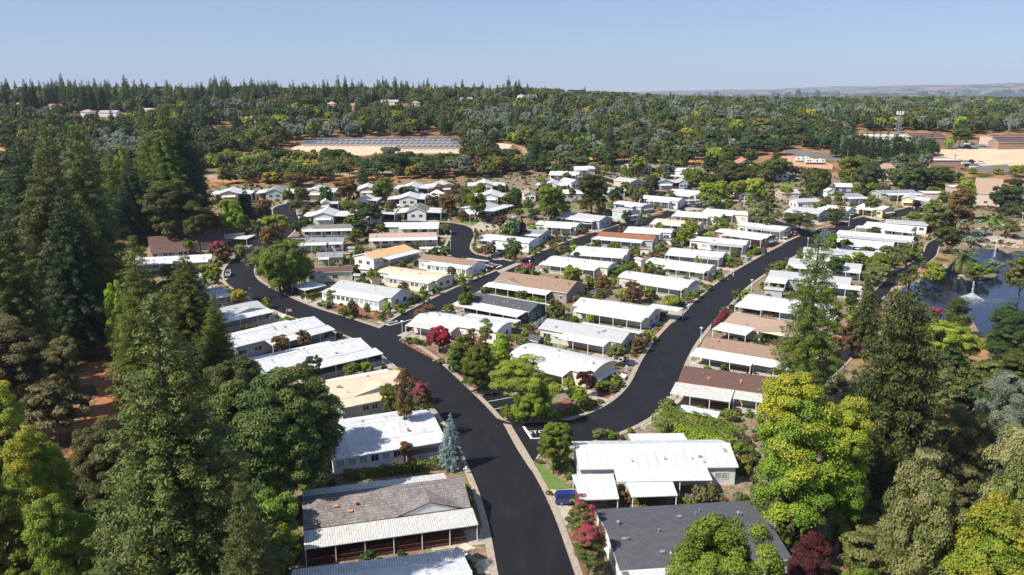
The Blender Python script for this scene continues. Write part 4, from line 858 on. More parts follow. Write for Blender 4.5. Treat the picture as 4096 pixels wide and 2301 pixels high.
H('C3', 402, 932, 1285, 1068, 8.4, 'S', 's', 'white-roofed home with open porch, traffic cone and black pickup', rise=1.1, n=[(.08, .97, 3.0, 'S', .5)], f=[(.2, .8, 2.2, 'M', .2), (.8, 1.2, 4.5, 'W', .1)], vents=2)
H('C3', 930, 600, 1740, 722, 8.0, 'S', 's', 'arched ribbed-roof home behind the big clipped hedge', arch=1, rise=1.2, n=[(.3, .97, 2.8, 'W', .4)], aw='1', rail=1, vents=1, dish=-1)
H('C3', 1246, 430, 1985, 530, 7.6, 'S', 'c', 'long arched white home behind two round green shrubs', arch=1, rise=1.0, n=[(.34, .97, 2.8, 'S', .4)], aw='1', rail=1, vents=2)
H('C3', 1500, 308, 2140, 380, 8.0, 'W', 'g', 'white-roofed home with grey porch and shaded patio', n=[(0, .55, 2.8, 'W', .4), (.58, .97, 2.8, 'M', .4)], vents=2, arch=1, rise=.8)
H('Z4', 1318, 1032, 1980, 1108, 7.6, 'W', 'w', 'white home with silver estate car at its end', n=[(.34, .97, 3.0, 'M', .4)], arch=1, rise=.9, vents=3)
H('Z4', 1622, 926, 2218, 1040, 7.6, 'W', 'n', 'white-topped home with brown siding and dark hedge balls', n=[(.2, .96, 2.6, 'W', .4)], aw='1', vents=1, arch=1, rise=.8)
H('Z5', 138, 852, 682, 942, 7.6, 'W', 'c', 'white home by the crossroads with red car behind it', n=[(.2, .98, 2.6, 'M', .4)], vents=2, arch=1, rise=.8)
H('B2', 1500, -50, 2070, 84, 9.4, 'S', 'c', 'arched dirty white home behind the pine on the corner', arch=1, rise=1.2, n=[(.25, .76, 3.0, 'S', .5)], vents=5, aw='1')
# right-hand row backing on to the pond
H('B3', 148, 536, 1160, 524, -8.8, 'S', 'w', 'long white metal home at the junction with patio roofs in front', rise=1.5, f=[(.4, .78, 3.2, 'R', .15)], n=[(.22, .80, 3.2, 'R', .35)], vents=5, dish=1, he=3.2, zb='B3')
H('B3', 300, 1000, 1335, 940, -13, 'C', 'w', 'charcoal shingle house with white trim at the bottom edge', rise=1.1, n=[(.05, .6, 4.5, 'R', .4)], vents=16, he=3.0, ext=(0, 0), name='house')
H('B3', 868, 132, 1432, 210, 9.0, 'K', 'c', 'dark brown shingle home with stained corrugated patio roof', rise=1.6, n=[(-.02, .55, 5.0, 'D', .5), (.56, 1.2, 3.2, 'D', .4)], vents=6, ext=(0, 4), fascia=WOODT)
H('C4', 232, 942, 960, 1062, 8.4, 'B', 'w', 'tan shingle home with ribbed white carport walls', rise=1.3, n=[(-.02, .5, 4.8, 'R', .4), (.5, 1.0, 3.4, 'R', .4)], vents=6, ext=(0, 9))
H('C4', 468, 698, 1020, 800, 9.5, 'T', 'c', 'home with pale tan shingles and a low cross gable', rise=1.3, dorm=(.38, .98, 1.1, -2.4), n=[(-.02, .36, 5.5, 'W', .4)], vents=2, ext=(0, 8), fascia=WALLS['p'])
H('C4', 640, 494, 1480, 618, 8.4, 'S', 'w', 'white home with railed veranda ending at the pond side', rise=1.1, n=[(-.02, .3, 4.0, 'S', .5), (.3, 1.1, 3.4, 'R', .4)], vents=2, rail=1, arch=1)
H('C4', 892, 258, 1690, 338, 8.6, 'L', 'g', 'grey shingle home with white carport and wraparound porch', rise=1.2, n=[(0, .26, 5.0, 'W', .4), (.6, 1.14, 3.6, 'W', .4)], vents=3)
H('C4', 1085, 128, 1795, 198, 8.0, 'L', 'w', 'grey-topped home behind the slender redwood', n=[(0, .4, 3.6, 'W', .4), (.62, 1.0, 2.6, 'W', .4)], vents=2)
H('Z5', 902, 1172, 1862, 1255, 7.6, 'L', 'w', 'pale grey metal home with a small cross gable by the redwood', dorm=(.3, .5, .8), n=[(.5, .95, 2.6, 'M', .4)], vents=4)
H('Z5', 1188, 1042, 1946, 1130, 7.8, 'W', 'w', 'long white home with blue tarp and lilac patio umbrellas', n=[(.2, 1.0, 3.6, 'R', .4)], vents=2, rail=1, arch=1, rise=.8)
H('Z5', 1290, 952, 2167, 1064, 7.8, 'W', 'w', 'long white home with corner veranda above the pond garden', n=[(.05, 1.0, 3.2, 'M', .4)], vents=1, rail=1, arch=1, rise=.8)
H('Z6', 150, 862, 700, 952, 7.8, 'W', 'w', 'white home with stepped gable roof left of the park lawn', n=[(-.1, .35, 3, 'W', .3), (.45, 1.1, 2.6, 'W', .3)], dorm=(.6, .9, .7), vents=3)
H('Z6', 405, 832, 900, 884, 7.8, 'M', 'w', 'grey metal-roofed home under the rust-coloured tree', vents=0, rise=.8)

# ---------------------------------------------------------------- driveways from the homes to their street
DRIVES = []
def make_drives():
    polys = []
    for h in HOUSES:
        if h['dist'] > 400 or not h['garden']: continue
        u = h['u']; v = Vector((-u.y, u.x, 0)); best = None
        for s, x0 in ((1, h['L']), (-1, 0)):
            for k in range(2, 16):
                P = h['A'] + u * (x0 + s * k) + v * -2.2; d = dist_road(P.x, P.y)
                if d < .9: best = (k, s, x0) if best is None or k < best[0] else best; break
        if best is None: continue
        k, s, x0 = best; P0 = h['A'] + u * (x0 - s * 6); P1 = h['A'] + u * (x0 + s * (k - .2))
        pl = [P0 - v * .3, P0 - v * 4.1, P1 - v * 4.3, P1 - v * .3]
        if s < 0: pl = pl[::-1]
        pl = [(p.x, p.y) for p in pl]; DRIVES.append(pl)
        tag(sheet('driveway', [pl], CONC, .035 + .004 * (len(DRIVES) % 5), 6), kind='structure')
make_drives()
# ---------------------------------------------------------------- larger buildings and houses on the ridge
WALLS['f'] = mat('brown_brick', (.36, .24, .17), (.30, .20, .145), scale=3, rough=.9)
GF_ = dict(aw='', vents=0, garden=0)
H('Z6', 325, 292, 622, 300, 17, 'T', 'p', 'church hall with large tan shingle roof', rise=5.5, he=4.5, hip=1, name='church', cat='church', **GF_)
H('Z6', 312, 352, 470, 358, 5, 'T', 'f', 'low tan-roofed annex below the church hall', rise=.8, he=3, name='church_annex', cat='building', **GF_)
H('Z6', 1436, 492, 1640, 510, 20, 'T', 'p', 'church with steep tan roof behind the dark green tree', rise=6.0, he=5.5, name='church', cat='church', ext=(0, 4), **GF_)
H('Z6', 1170, 425, 1560, 440, 10, 'W', 'p', 'flat-roofed pink stucco building with cut-out parapet', rise=.15, he=4.2, name='stucco_building', cat='building', **GF_)
H('Z6', 860, 498, 1120, 506, 9, 'W', 'p', 'low pink stucco wing behind the wide oak', rise=.15, he=3.8, name='stucco_building', cat='building', **GF_)
H('F5', 1505, 982, 1868, 985, 17, 'W', 'f', 'brown brick building with dark overhanging roof edge and white flat top', rise=.2, he=5.2, fascia=SHK, name='brick_building', cat='building', **GF_)
H('F5', 590, 702, 1290, 712, 14, 'W', 'w', 'long pale industrial building behind the conifer row', rise=1, he=6, name='warehouse', cat='building', **GF_)
H('F5', 1290, 722, 1690, 720, 16, 'K', 'f', 'brick building with slate grey gable roof behind the mast', rise=2.6, he=6, name='brick_building', cat='building', **GF_)
H('F5', 2215, 712, 2700, 708, 14, 'K', 'p', 'two-level brown and pink office with antenna', rise=.4, he=7, name='office_building', cat='building', **GF_)
H('F5', 2285, 778, 2720, 772, 11, 'K', 'f', 'tan brick building with grey roof at the right edge', rise=2.2, he=4.6, name='brick_building', cat='building', **GF_)
H('F4', 1975, 692, 2105, 694, 6, 'W', 'f', 'flat brown shop roof peeping over the trees by the highway', rise=.2, he=4, name='shop_building', cat='building', **GF_)
CLEAR = []
for i, (z, x, y, x2, roof, wall, he, lab) in enumerate((
    ('F1', 535, 412, 790, 'T', 'p', 4.5, 'ranch house with long tan roof on the left ridge'), ('F1', 912, 480, 1032, 'P', 'w', 4.5, 'white house with pink roof below the ridge conifers'), ('F1', 1120, 488, 1330, 'M', 'w', 3.5, 'grey-roofed house with solar panels on the left ridge'),
    ('F1', 1600, 462, 1850, 'P', 'w', 3.5, 'long white terrace house on the left ridge'), ('F1', 0, 385, 60, 'T', 'p', 4, 'tan house at the far left of the ridge'), ('F1', 170, 395, 215, 'T', 'p', 4, 'small tan house near the far left of the ridge'),
    ('F2', 495, 505, 650, 'V', 'p', 4.5, 'terracotta-roofed house with chimneys above the lime green trees'), ('F2', 1450, 330, 1540, 'P', 'p', 5, 'square two-storey house with pink roof on the ridge'), ('F2', 1710, 348, 1765, 'V', 'p', 5, 'small terracotta gabled house on the ridge'),
    ('F2', 2065, 306, 2265, 'M', 'c', 4, 'wide grey gabled house on the ridge'), ('F2', 2398, 322, 2512, 'T', 'w', 6, 'white two-storey house with tan hip roof'), ('F3', 685, 276, 830, 'G', 'w', 4, 'white house with dark low roof on the middle ridge'),
    ('F3', 1085, 224, 1250, 'W', 'f', 4, 'flat white-topped house on the middle ridge'), ('F3', 1398, 240, 1445, 'T', 'w', 6, 'left white tower-like house on the middle ridge'), ('F3', 1490, 246, 1572, 'G', 'w', 7, 'tall white house with dark roof on the middle ridge'),
    ('F1', 20, 1395, 270, 'E', 'n', 3.5, 'dull brown roof among the conifers at the left edge'), ('F4', 530, 330, 570, 'V', 'p', 4, 'tiny orange-roofed house beyond the middle wood'),
    ('F5', 1420, 268, 1500, 'W', 'p', 6, 'pale house cluster roof on the right skyline'), ('F5', 1640, 250, 1700, 'T', 'w', 6, 'tan-topped house on the right skyline'), ('F5', 1120, 246, 1180, 'P', 'w', 5, 'small pink-roofed house on the right skyline'), ('F5', 870, 248, 910, 'W', 'w', 5, 'small white house on the right skyline'))):
    two = x2 - x > 150 and he < 5
    r_ = H(z, x, y, x2, y, 10, roof, wall, lab, rise=1.8 if roof not in 'W' else .3, he=he, hip=(i % 3 == 1 and roof != 'W'), name='house', **GF_); CLEAR.append((HOUSES[-1]['C'].x, HOUSES[-1]['C'].y))

# ---------------------------------------------------------------- trees of the park and its edges
t = tree
# the wood on the lower left
t('k', 'O', 485, 1640, 752, 255, 'cedar', 'huge layered blue-green cedar filling the lower left', name='cedar_tree', low=.02)
t('k', 'O', 655, 1800, 1215, 120, 'cedar', 'broad cedar bough mass at the bottom edge beside the tile-roofed house', name='cedar_tree', low=.02)
t('k', 'O', 386, 1060, 598, 102, 'redw', 'tall redwood with spire tip in front of the long narrow white home', name='redwood_tree')
t('k', 'O', 492, 955, 642, 105, 'redw', 'redwood with bare trunk showing, leaning over the white metal roofs', name='redwood_tree', low=.12)
t('k', 'O', 560, 1010, 740, 62, 'redw', 'lower redwood with boughs reaching over the blue-grey home', name='redwood_tree', low=.1)
t('k', 'O', 175, 880, 372, 150, 'cedar', 'very tall dark redwood left of centre of the left-hand wood', name='redwood_tree')
t('k', 'O', 250, 800, 312, 112, 'cedar', 'tall dense conifer right of the very tall dark redwood', name='redwood_tree')
t('k', 'O', 100, 720, 350, 105, 'pine', 'dark pointed conifer behind the left-hand wood', name='redwood_tree')
t('k', 'O', 156, 640, 302, 62, 'redw', 'olive green conifer with blunt double top by the far orange slope', name='redwood_tree')
t('k', 'O', 240, 560, 312, 40, 'redw', 'slim conifer in front of the ranch houses on the ridge', name='redwood_tree')
t('k', 'O', 10, 830, 385, 72, 'pine', 'black-green conifer on the left edge of the picture', name='redwood_tree')
t('k', 'O', 402, 590, 290, 66, 'redw', 'leftmost tall conifer of the big dark clump', name='redwood_tree')
t('k', 'O', 440, 600, 265, 82, 'redw', 'tallest conifer of the big dark clump', name='redwood_tree')
t('k', 'O', 482, 590, 268, 70, 'pine', 'right-hand tall conifer of the big dark clump', name='redwood_tree')
t('k', 'O', 505, 560, 335, 34, 'pine', 'lower dark conifer on the right flank of the big clump', name='redwood_tree')
t('k', 'O', 345, 610, 390, 62, 'pine', 'dark cedar between the bright sycamore and the big clump', name='cedar_tree')
t('k', 'O', 300, 600, 365, 50, 'redw', 'dusky conifer left of the bright sycamore', name='redwood_tree')
t('k', 'O', 60, 1000, 500, 120, 'cedar', 'massive dark redwood standing over the brown oaks', name='redwood_tree')
t('k', 'O', 262, 880, 520, 80, 'redw', 'redwood above the orange clearing, trunk base in shade', name='redwood_tree', low=.12)
t('k', 'O', 210, 900, 470, 100, 'pine', 'dark redwood directly left of the orange clearing', name='redwood_tree')
t('b', 'O', 328, 580, 372, 28, 'lime', 'narrow bright green sycamore among the dark conifers')
t('b', 'O', 312, 950, 705, 36, 'lime', 'bright green maple column at the edge of the orange clearing', low=.05)
t('b', 'O', 432, 618, 460, 92, 'oak', 'wide dull green oak behind the clubhouse', name='oak_tree')
t('b', 'O', 350, 595, 500, 45, 'dark', 'dark oak left of the wide oak behind the clubhouse', name='oak_tree')
t('b', 'O', 505, 640, 500, 45, 'oak', 'small olive oak right behind the clubhouse roof', name='oak_tree')
t('b', 'O', 50, 1110, 812, 110, 'brown', 'brown-leaved oak on the left edge above the yellow trees', name='oak_tree', low=.1)
t('b', 'O', 165, 1050, 850, 62, 'brown', 'greyish brown oak beside the orange clearing', name='oak_tree', low=.1)
t('b', 'O', 25, 1290, 975, 90, 'yel', 'yellow-green sweetgum on the left edge', low=.05)
t('b', 'O', 130, 1450, 1060, 98, 'yel', 'sweetgum with golden top near the bottom left corner', low=.03)
t('b', 'O', 20, 1560, 1165, 110, 'green', 'deep green sweetgum in the bottom left corner', low=.03)
t('b', 'O', 200, 1620, 1230, 100, 'green', 'green tree left of the huge cedar at the bottom edge', low=.03)
t('b', 'O', 5, 800, 622, 45, 'yel', 'yellow-green tree peeping in at the left edge')
t('b', 'O', 275, 1330, 1062, 80, 'olive', 'olive brown tree in front of the clearing', low=.05)
t('b', 'O', 705, 1285, 912, 175, 'oaka', 'great oak with a patch of orange leaves overhanging the white roofs', name='oak_tree', low=.2)
t('b', 'O', 600, 1200, 930, 115, 'oak', 'dense oak behind the great orange-flecked oak', name='oak_tree', low=.1)
t('b', 'O', 810, 1180, 960, 70, 'oak', 'oak bough hanging over the beige metal roof', name='oak_tree', low=.25)
# trees round the park homes, left
t('k', 'O', 1135, 1178, 1044, 38, 'blue', 'silvery blue spruce beside the main road', name='spruce_tree', low=.01)
t('b', 'O', 1020, 1112, 915, 32, 'bush', 'thin crape myrtle above the beige roof', name='crape_myrtle')
t('b', 'O', 1040, 1020, 950, 30, 'bush', 'reddish crape myrtle between beige roof and road', name='crape_myrtle')
t('b', 'O', 1068, 1060, 962, 38, 'crape', 'crape myrtle with a few pink flowers at the road edge', name='crape_myrtle', low=.05)
t('b', 'O', 985, 1048, 972, 32, 'green', 'green myrtle in front of the beige metal-roofed home', name='crape_myrtle', low=.05)
t('b', 'O', 1020, 1170, 1118, 22, 'bush', 'bronze myrtle against the windowed sunroom', name='crape_myrtle')
t('b', 'O', 710, 900, 848, 24, 'bush', 'left bronze tree between the two long white roofs')
t('b', 'O', 770, 880, 832, 24, 'bush', 'right bronze tree between the two long white roofs')
t('s', 'O', 884, 950, 912, 24, 'green', 'round green bush in front of the green-sided home')
t('s', 'O', 922, 940, 912, 24, 'lime', 'bright bush beside the round green bush')
t('b', 'O', 602, 770, 730, 26, 'gold', 'small golden orange tree by the lamp at the bend')
t('s', 'O', 650, 800, 770, 16, 'green', 'dark rounded bush by the light grey shingle home')
t('b', 'O', 705, 735, 612, 78, 'green', 'large fresh green ash tree inside the bend', low=.06)
t('b', 'O', 655, 690, 625, 40, 'olive', 'olive green tree left of the large ash', low=.06)
t('b', 'O', 760, 720, 640, 36, 'lime', 'lime green tree right of the large ash', low=.06)
t('b', 'O', 700, 610, 545, 40, 'lime', 'lime green tree over the far bend of the road')
t('b', 'O', 690, 640, 562, 34, 'rust', 'rusty brown tree behind the large ash')
t('b', 'O', 640, 600, 555, 22, 'olive', 'little olive tree above the clubhouse wing')
t('b', 'O', 562, 660, 608, 30, 'crape', 'magenta-topped crape myrtle before the clubhouse', name='crape_myrtle', low=.04)
t('b', 'O', 606, 655, 612, 18, 'lime', 'narrow bright tree right of the magenta myrtle', low=.03)
t('b', 'O', 535, 740, 668, 30, 'yel', 'yellow-green maple beside the road at the left bend', low=.05)
t('b', 'O', 478, 640, 600, 18, 'green', 'green bushy tree against the clubhouse wall', low=.02)
t('b', 'O', 592, 600, 505, 38, 'lime', 'bright yellow-green maple behind the clubhouse', low=.05)
t('k', 'O', 622, 575, 472, 32, 'pine', 'dark pine over the low white home', name='pine_tree', low=.1)
t('b', 'O', 545, 590, 538, 30, 'rust', 'brownish tree beyond the clubhouse chimney', low=.05)
t('b', 'O', 660, 560, 505, 32, 'bush', 'dark red and green tree near the upper road', low=.03)
t('s', 'O', 553, 520, 497, 15, 'purp', 'purple plum before the first home of the far row')
t('k', 'O', 912, 462, 412, 19, 'cedar', 'blue-green deodar behind the far row of homes', name='cedar_tree')
t('b', 'O', 878, 520, 452, 38, 'rust', 'dark bronze tree between two far row homes', low=.05)
t('b', 'O', 962, 505, 448, 32, 'green', 'fresh green tree in front of the far row', low=.03)
t('b', 'O', 930, 570, 512, 42, 'dark', 'big round dark green tree before the grey-roofed home', low=.1)
t('b', 'O', 822, 520, 470, 22, 'dark', 'dark tree left of the second row roof', low=.03)
t('b', 'O', 760, 520, 470, 25, 'green', 'green tree above the far bend', low=.03)
t('b', 'O', 745, 545, 505, 22, 'olive', 'olive tree in front of the white-gabled home', low=.03)
t('b', 'O', 745, 470, 436, 34, 'rust', 'rusty oak behind the mint green home', low=.03)
t('b', 'O', 880, 570, 542, 18, 'green', 'round green tree beside the broad white-gabled home', low=.03)
t('b', 'O', 905, 595, 555, 22, 'dark', 'dark tree beside the shed with brown roof', low=.03)
t('b', 'O', 905, 650, 615, 16, 'green', 'green tree beside the olive-walled home', low=.03)
t('b', 'O', 893, 615, 580, 20, 'green', 'green tree at the end of the slate grey home', low=.03)
t('b', 'O', 755, 700, 655, 26, 'yel', 'yellow-tinged tree in front of the olive home', low=.03)
t('b', 'O', 800, 650, 617, 14, 'green', 'small round tree at the porch of the slate grey home', low=.03)
t('b', 'O', 1128, 545, 490, 28, 'rust', 'rounded brown maple at the bend of the curved road', low=.03)
t('b', 'O', 1198, 560, 455, 34, 'green', 'grey-green willow-like tree above the brown maple', low=.05)
t('b', 'O', 1282, 612, 545, 28, 'wht', 'round tree covered with white blossom', low=.03)
t('b', 'O', 1315, 608, 556, 17, 'purp', 'dark purple plum beside the white-blossomed tree', low=.03)
t('b', 'O', 1258, 582, 545, 22, 'bush', 'brownish spreading bush tree by the driveway', low=.1)
t('k', 'O', 1300, 522, 475, 15, 'dark', 'small dark cypress cluster on the upper lawn', name='cypress_tree')
t('b', 'O', 1300, 520, 470, 17, 'dark', 'dense dark tree beside the tan hipped roof', low=.02)
t('b', 'O', 1385, 560, 465, 45, 'green', 'big feathery green willow on the upper lawn', low=.12)
t('b', 'O', 1487, 540, 442, 48, 'oak', 'spreading dark oak in the middle of the upper homes', name='oak_tree')
t('b', 'O', 1510, 545, 500, 17, 'green', 'small green tree under the spreading dark oak', low=.02)
t('b', 'O', 1550, 515, 470, 20, 'dark', 'dark green tree behind the white home with black pickup', low=.02)
t('b', 'O', 1575, 560, 528, 16, 'dark', 'round dark tree right of the grey porch home', low=.02)
t('b', 'O', 1293, 660, 602, 26, 'oaka', 'round bronze-green tree beside the white hatchback carport', low=.15)
t('s', 'O', 1230, 650, 612, 18, 'bush', 'dark red shrub against the white metal home')
t('b', 'O', 1198, 620, 572, 10, 'green', 'upright narrow tree inside the curved road', low=.02)
t('p', 'O', 1410, 655, 612, 34, 'olive', 'spreading olive juniper at the middle road edge', name='juniper', low=.25)
t('k', 'O', 1440, 638, 600, 12, 'green', 'slim green cypress beside the middle road', name='cypress_tree')
t('s', 'O', 1322, 690, 662, 28, 'crape', 'wide pink-flowering shrub by the stop junction')
t('s', 'O', 1095, 650, 620, 20, 'dark', 'left of two dark round bushes beside the curved road')
t('s', 'O', 1122, 650, 620, 17, 'green', 'right of two dark round bushes beside the curved road')
t('b', 'O', 1175, 790, 705, 26, 'oaka', 'bronze tree overhanging the middle road', low=.05)
t('b', 'O', 1070, 820, 770, 30, 'bush', 'thin bronze tree at the junction corner', low=.2)
t('k', 'O', 1610, 568, 531, 13, 'grey', 'grey-green conical bush tree by the middle road', name='juniper')
t('b', 'O', 1737, 600, 552, 26, 'ylime', 'upper of two lime green trees between the home rows', low=.05)
t('b', 'O', 1722, 618, 575, 24, 'ylime', 'lower of two lime green trees between the home rows', low=.05)
t('b', 'O', 1812, 590, 545, 20, 'green', 'green tree behind the brown-sided home', low=.05)
t('b', 'O', 1437, 735, 668, 34, 'lime', 'leafy light green shrub tree behind the large taupe house', low=.02)
t('b', 'O', 1520, 770, 690, 30, 'bush', 'reddish crape myrtle, left one in the gravel yard', name='crape_myrtle', low=.15)
t('b', 'O', 1595, 765, 712, 32, 'bush', 'reddish crape myrtle, right one in the gravel yard', name='crape_myrtle', low=.1)
t('s', 'O', 1637, 755, 720, 20, 'green', 'tall clipped hedge ball beside the veranda')
t('s', 'O', 1692, 775, 744, 34, 'ylime', 'big clipped yellow-green hedge mound near the right road', ratio=1)
t('s', 'O', 1636, 690, 660, 17, 'green', 'left of two round green shrubs before the arched home')
t('s', 'O', 1668, 690, 668, 15, 'green', 'right of two round green shrubs before the arched home')
t('b', 'O', 1545, 920, 872, 30, 'olive', 'small spreading tree at the sage-sided home')
t('b', 'O', 1315, 800, 782, 20, 'olive', 'olive weeping tree below the taupe house', low=.02)
t('b', 'O', 1400, 800, 755, 26, 'olive', 'low olive tree behind the dark blue home', low=.02)
# the planted triangle
t('s', 'O', 1105, 885, 822, 38, 'boug', 'crimson bougainvillea climbing over a porch', low=.0, name='flowering_climber')
t('b', 'O', 1155, 940, 845, 34, 'green', 'dark green tree right of the crimson bougainvillea', low=.02)
t('b', 'O', 1222, 880, 800, 24, 'sweet', 'thin pinkish tree standing out over the striped metal roof', low=.3)
t('b', 'O', 1180, 900, 828, 24, 'rust', 'orange-red shrub tree behind the bougainvillea', low=.05)
t('b', 'O', 1215, 915, 830, 26, 'rust', 'rusty orange maple in the planted triangle', low=.05)
t('b', 'O', 1255, 965, 835, 42, 'lime', 'yellow-green tree beside the arched dirty white home', low=.02)
t('b', 'O', 1205, 990, 878, 50, 'green', 'full green tree in the middle of the planted triangle', low=.02)
t('b', 'O', 1160, 945, 880, 30, 'dark', 'dark tree at the left of the planted triangle', low=.02)
t('p', 'O', 1312, 1062, 905, 88, 'ylime', 'feathery pine shading the parking bays', name='pine_tree', low=.3)
t('p', 'O', 1340, 1070, 975, 60, 'lime', 'lower drooping pine bough over the hedge', name='pine_tree', low=.15)
t('b', 'O', 1475, 1000, 940, 26, 'red', 'dark red shrub tree in front of the arched white home', low=.02)
t('b', 'O', 1450, 1035, 978, 28, 'lime', 'yellow-green bush tree on the corner bed', low=.02)
t('s', 'O', 1527, 985, 955, 18, 'green', 'clipped green ball near the white car')
t('s', 'O', 1505, 980, 958, 14, 'green', 'green ball between the red shrub and the white car')
t('b', 'O', 1392, 1192, 1072, 50, 'green', 'round crape myrtle with pale pink tips by the junction lawn', name='crape_myrtle', low=.2)
t('b', 'O', 1464, 1375, 1258, 42, 'crape', 'pink crape myrtle beside the blue car', name='crape_myrtle', low=.05)
t('b', 'O', 1480, 1450, 1318, 54, 'crape', 'deep pink crape myrtle at the charcoal roof corner', name='crape_myrtle', low=.05)
t('s', 'O', 1785, 1260, 1215, 20, 'brown', 'brownish shrub against the long white metal home')
# lower right
t('b', 'O', 1810, 1620, 1290, 158, 'green', 'full green maple covering part of the charcoal roof', low=.1)
t('b', 'O', 2030, 1540, 1352, 74, 'red', 'dark red maple at the bottom edge', low=.05)
t('b', 'O', 1990, 1390, 925, 142, 'yel', 'tall sweetgum with bright yellow leaf tips', low=.05)
t('b', 'O', 2090, 1400, 1000, 92, 'yel', 'second yellow-tipped sweetgum merging on the right', low=.05)
t('n', 'O', 2022, 1010, 575, 96, 'redw', 'slender redwood with visible trunk in front of the pond-side homes', name='redwood_tree', low=.05)
t('x', 'O', 2215, 1300, 690, 150, 'pineh', 'massive dark pine between the yellow tree and the pond', name='pine_tree', low=.02)
t('k', 'O', 2168, 900, 690, 50, 'pineh', 'dark conifer behind the massive dark pine', name='pine_tree')
t('k', 'O', 2268, 1020, 760, 48, 'cedar', 'blue-green pine on the pond side of the massive pine', name='pine_tree')
t('b', 'O', 2390, 945, 822, 92, 'ylime', 'broad domed chartreuse tree at the pond outlet', low=.15)
t('b', 'O', 2405, 850, 742, 42, 'oak', 'dark green tree on the near bank of the pond', low=.05)
t('b', 'O', 2347, 815, 772, 20, 'crape', 'pink-topped crape myrtle at the pond railing', name='crape_myrtle', low=.15)
t('b', 'O', 2525, 960, 770, 72, 'dark', 'very dark tree on the right edge beside the pond')
t('b', 'O', 2560, 1040, 860, 70, 'oak', 'dull green tree below the very dark one on the right edge')
t('p', 'O', 2400, 1235, 1030, 90, 'olive', 'olive layered tree right of the massive pine', low=.05)
t('b', 'O', 2370, 1080, 935, 50, 'olive', 'rusty olive tree beside the stream rocks', low=.05)
t('p', 'O', 2520, 1235, 960, 100, 'grey', 'fine grey-green tree on the right edge', low=.05)
t('p', 'O', 2300, 1700, 1175, 150, 'sweet', 'pale autumn liquidambar with pinkish twigs, bottom right', low=.05)
t('p', 'O', 2530, 1620, 1110, 120, 'sweet', 'pale autumn liquidambar in the bottom right corner', low=.05)
t('b', 'O', 2430, 1780, 1260, 140, 'yel', 'yellow-green liquidambar at the bottom edge', low=.05)
t('b', 'O', 1970, 1330, 1255, 40, 'olive', 'rounded olive bush tree behind the charcoal roof', low=.02)
t('b', 'O', 2145, 900, 820, 35, 'bush', 'rust-tinged tree beside the pond lane', low=.02)
t('b', 'O', 2470, 1420, 1280, 50, 'olive', 'olive thicket between the pale autumn trees', low=.02)
# pond side and right row
t('s', 'O', 1955, 688, 655, 24, 'green', 'bright green bush at the right road edge')
t('k', 'O', 2074, 620, 570, 24, 'blue', 'blue-grey conifer beside the right road', name='spruce_tree')
t('b', 'O', 2090, 640, 590, 20, 'green', 'green tree under the blue-grey conifer', low=.02)
t('b', 'O', 2095, 702, 650, 28, 'dark', 'round dark tree by the pale shingle home', low=.02)
t('b', 'O', 2202, 690, 640, 36, 'green', 'green tree at the end of the grey-topped home', low=.02)
t('b', 'O', 2200, 720, 668, 36, 'olive', 'yellowish tree above the pond lane', low=.02)
t('b', 'O', 2350, 715, 662, 32, 'lime', 'yellow-green tree at the pond edge', low=.05)
t('p', 'O', 2250, 690, 625, 34, 'olive', 'feathery olive tree before the pond', low=.05)
t('b', 'O', 2350, 600, 520, 38, 'olive', 'thin olive tree over the park home ends', low=.05)
t('b', 'O', 2400, 600, 465, 46, 'rust', 'tall rust-coloured sweetgum near the park lawn', low=.05)
t('b', 'O', 2340, 580, 500, 28, 'green', 'green tree left of the rust-coloured sweetgum', low=.02)
t('b', 'O', 2425, 560, 450, 30, 'yel', 'yellow-green top beside the rust-coloured sweetgum', low=.02)
t('p', 'O', 2440, 640, 555, 50, 'grey', 'grey-green cypress beside the asphalt lot', low=.02)
t('b', 'O', 2380, 640, 575, 34, 'oak', 'dark tree below the rust-coloured sweetgum', low=.02)
t('b', 'O', 2560, 760, 640, 45, 'olive', 'yellowish tree on the right bank of the pond', low=.02)
t('b', 'O', 2525, 545, 465, 42, 'dark', 'dark green tree in front of the church')
t('p', 'O', 2530, 600, 545, 34, 'olive', 'weeping tree beside the park lawn')
t('b', 'O', 2340, 470, 420, 55, 'oak', 'wide grey-green oak before the churches', name='oak_tree', low=.12)
t('b', 'O', 2255, 470, 425, 30, 'olive', 'yellow-olive tree beside the tan church roof', low=.05)
t('b', 'O', 2285, 480, 410, 38, 'oaka', 'loose olive tree in front of the tan church roof', low=.05)
t('b', 'O', 2175, 480, 412, 44, 'dark', 'dark green tree left of the tan church roof', low=.05)
t('b', 'O', 2145, 445, 395, 42, 'green', 'soft green tree below the highway', low=.05)
t('b', 'O', 2052, 490, 425, 42, 'oaka', 'large rounded olive-gold tree below the motorhomes', low=.03)
t('b', 'O', 1945, 455, 400, 45, 'oaka', 'broad bronze tree left of the purple plums', low=.03)
t('k', 'O', 1950, 430, 378, 24, 'cedar', 'blue-green cedar below the highway', name='cedar_tree')
t('b', 'O', 1985, 445, 415, 16, 'purp', 'left purple plum beside the white garage')
t('b', 'O', 2010, 445, 418, 16, 'purp', 'right purple plum beside the white garage')
t('b', 'O', 1840, 470, 410, 62, 'oak', 'dark oak mass above the upper homes', name='oak_tree', low=.05)
t('b', 'O', 1775, 520, 462, 24, 'lime', 'left of the bright yellow-green trees among upper homes', low=.03)
t('b', 'O', 1810, 515, 455, 24, 'ylime', 'right of the bright yellow-green trees among upper homes', low=.03)
t('b', 'O', 1850, 500, 455, 30, 'yel', 'yellow-flecked tree right of the bright ones', low=.03)
t('b', 'O', 1895, 500, 450, 36, 'yel', 'gold-green tree below the broad bronze tree', low=.03)
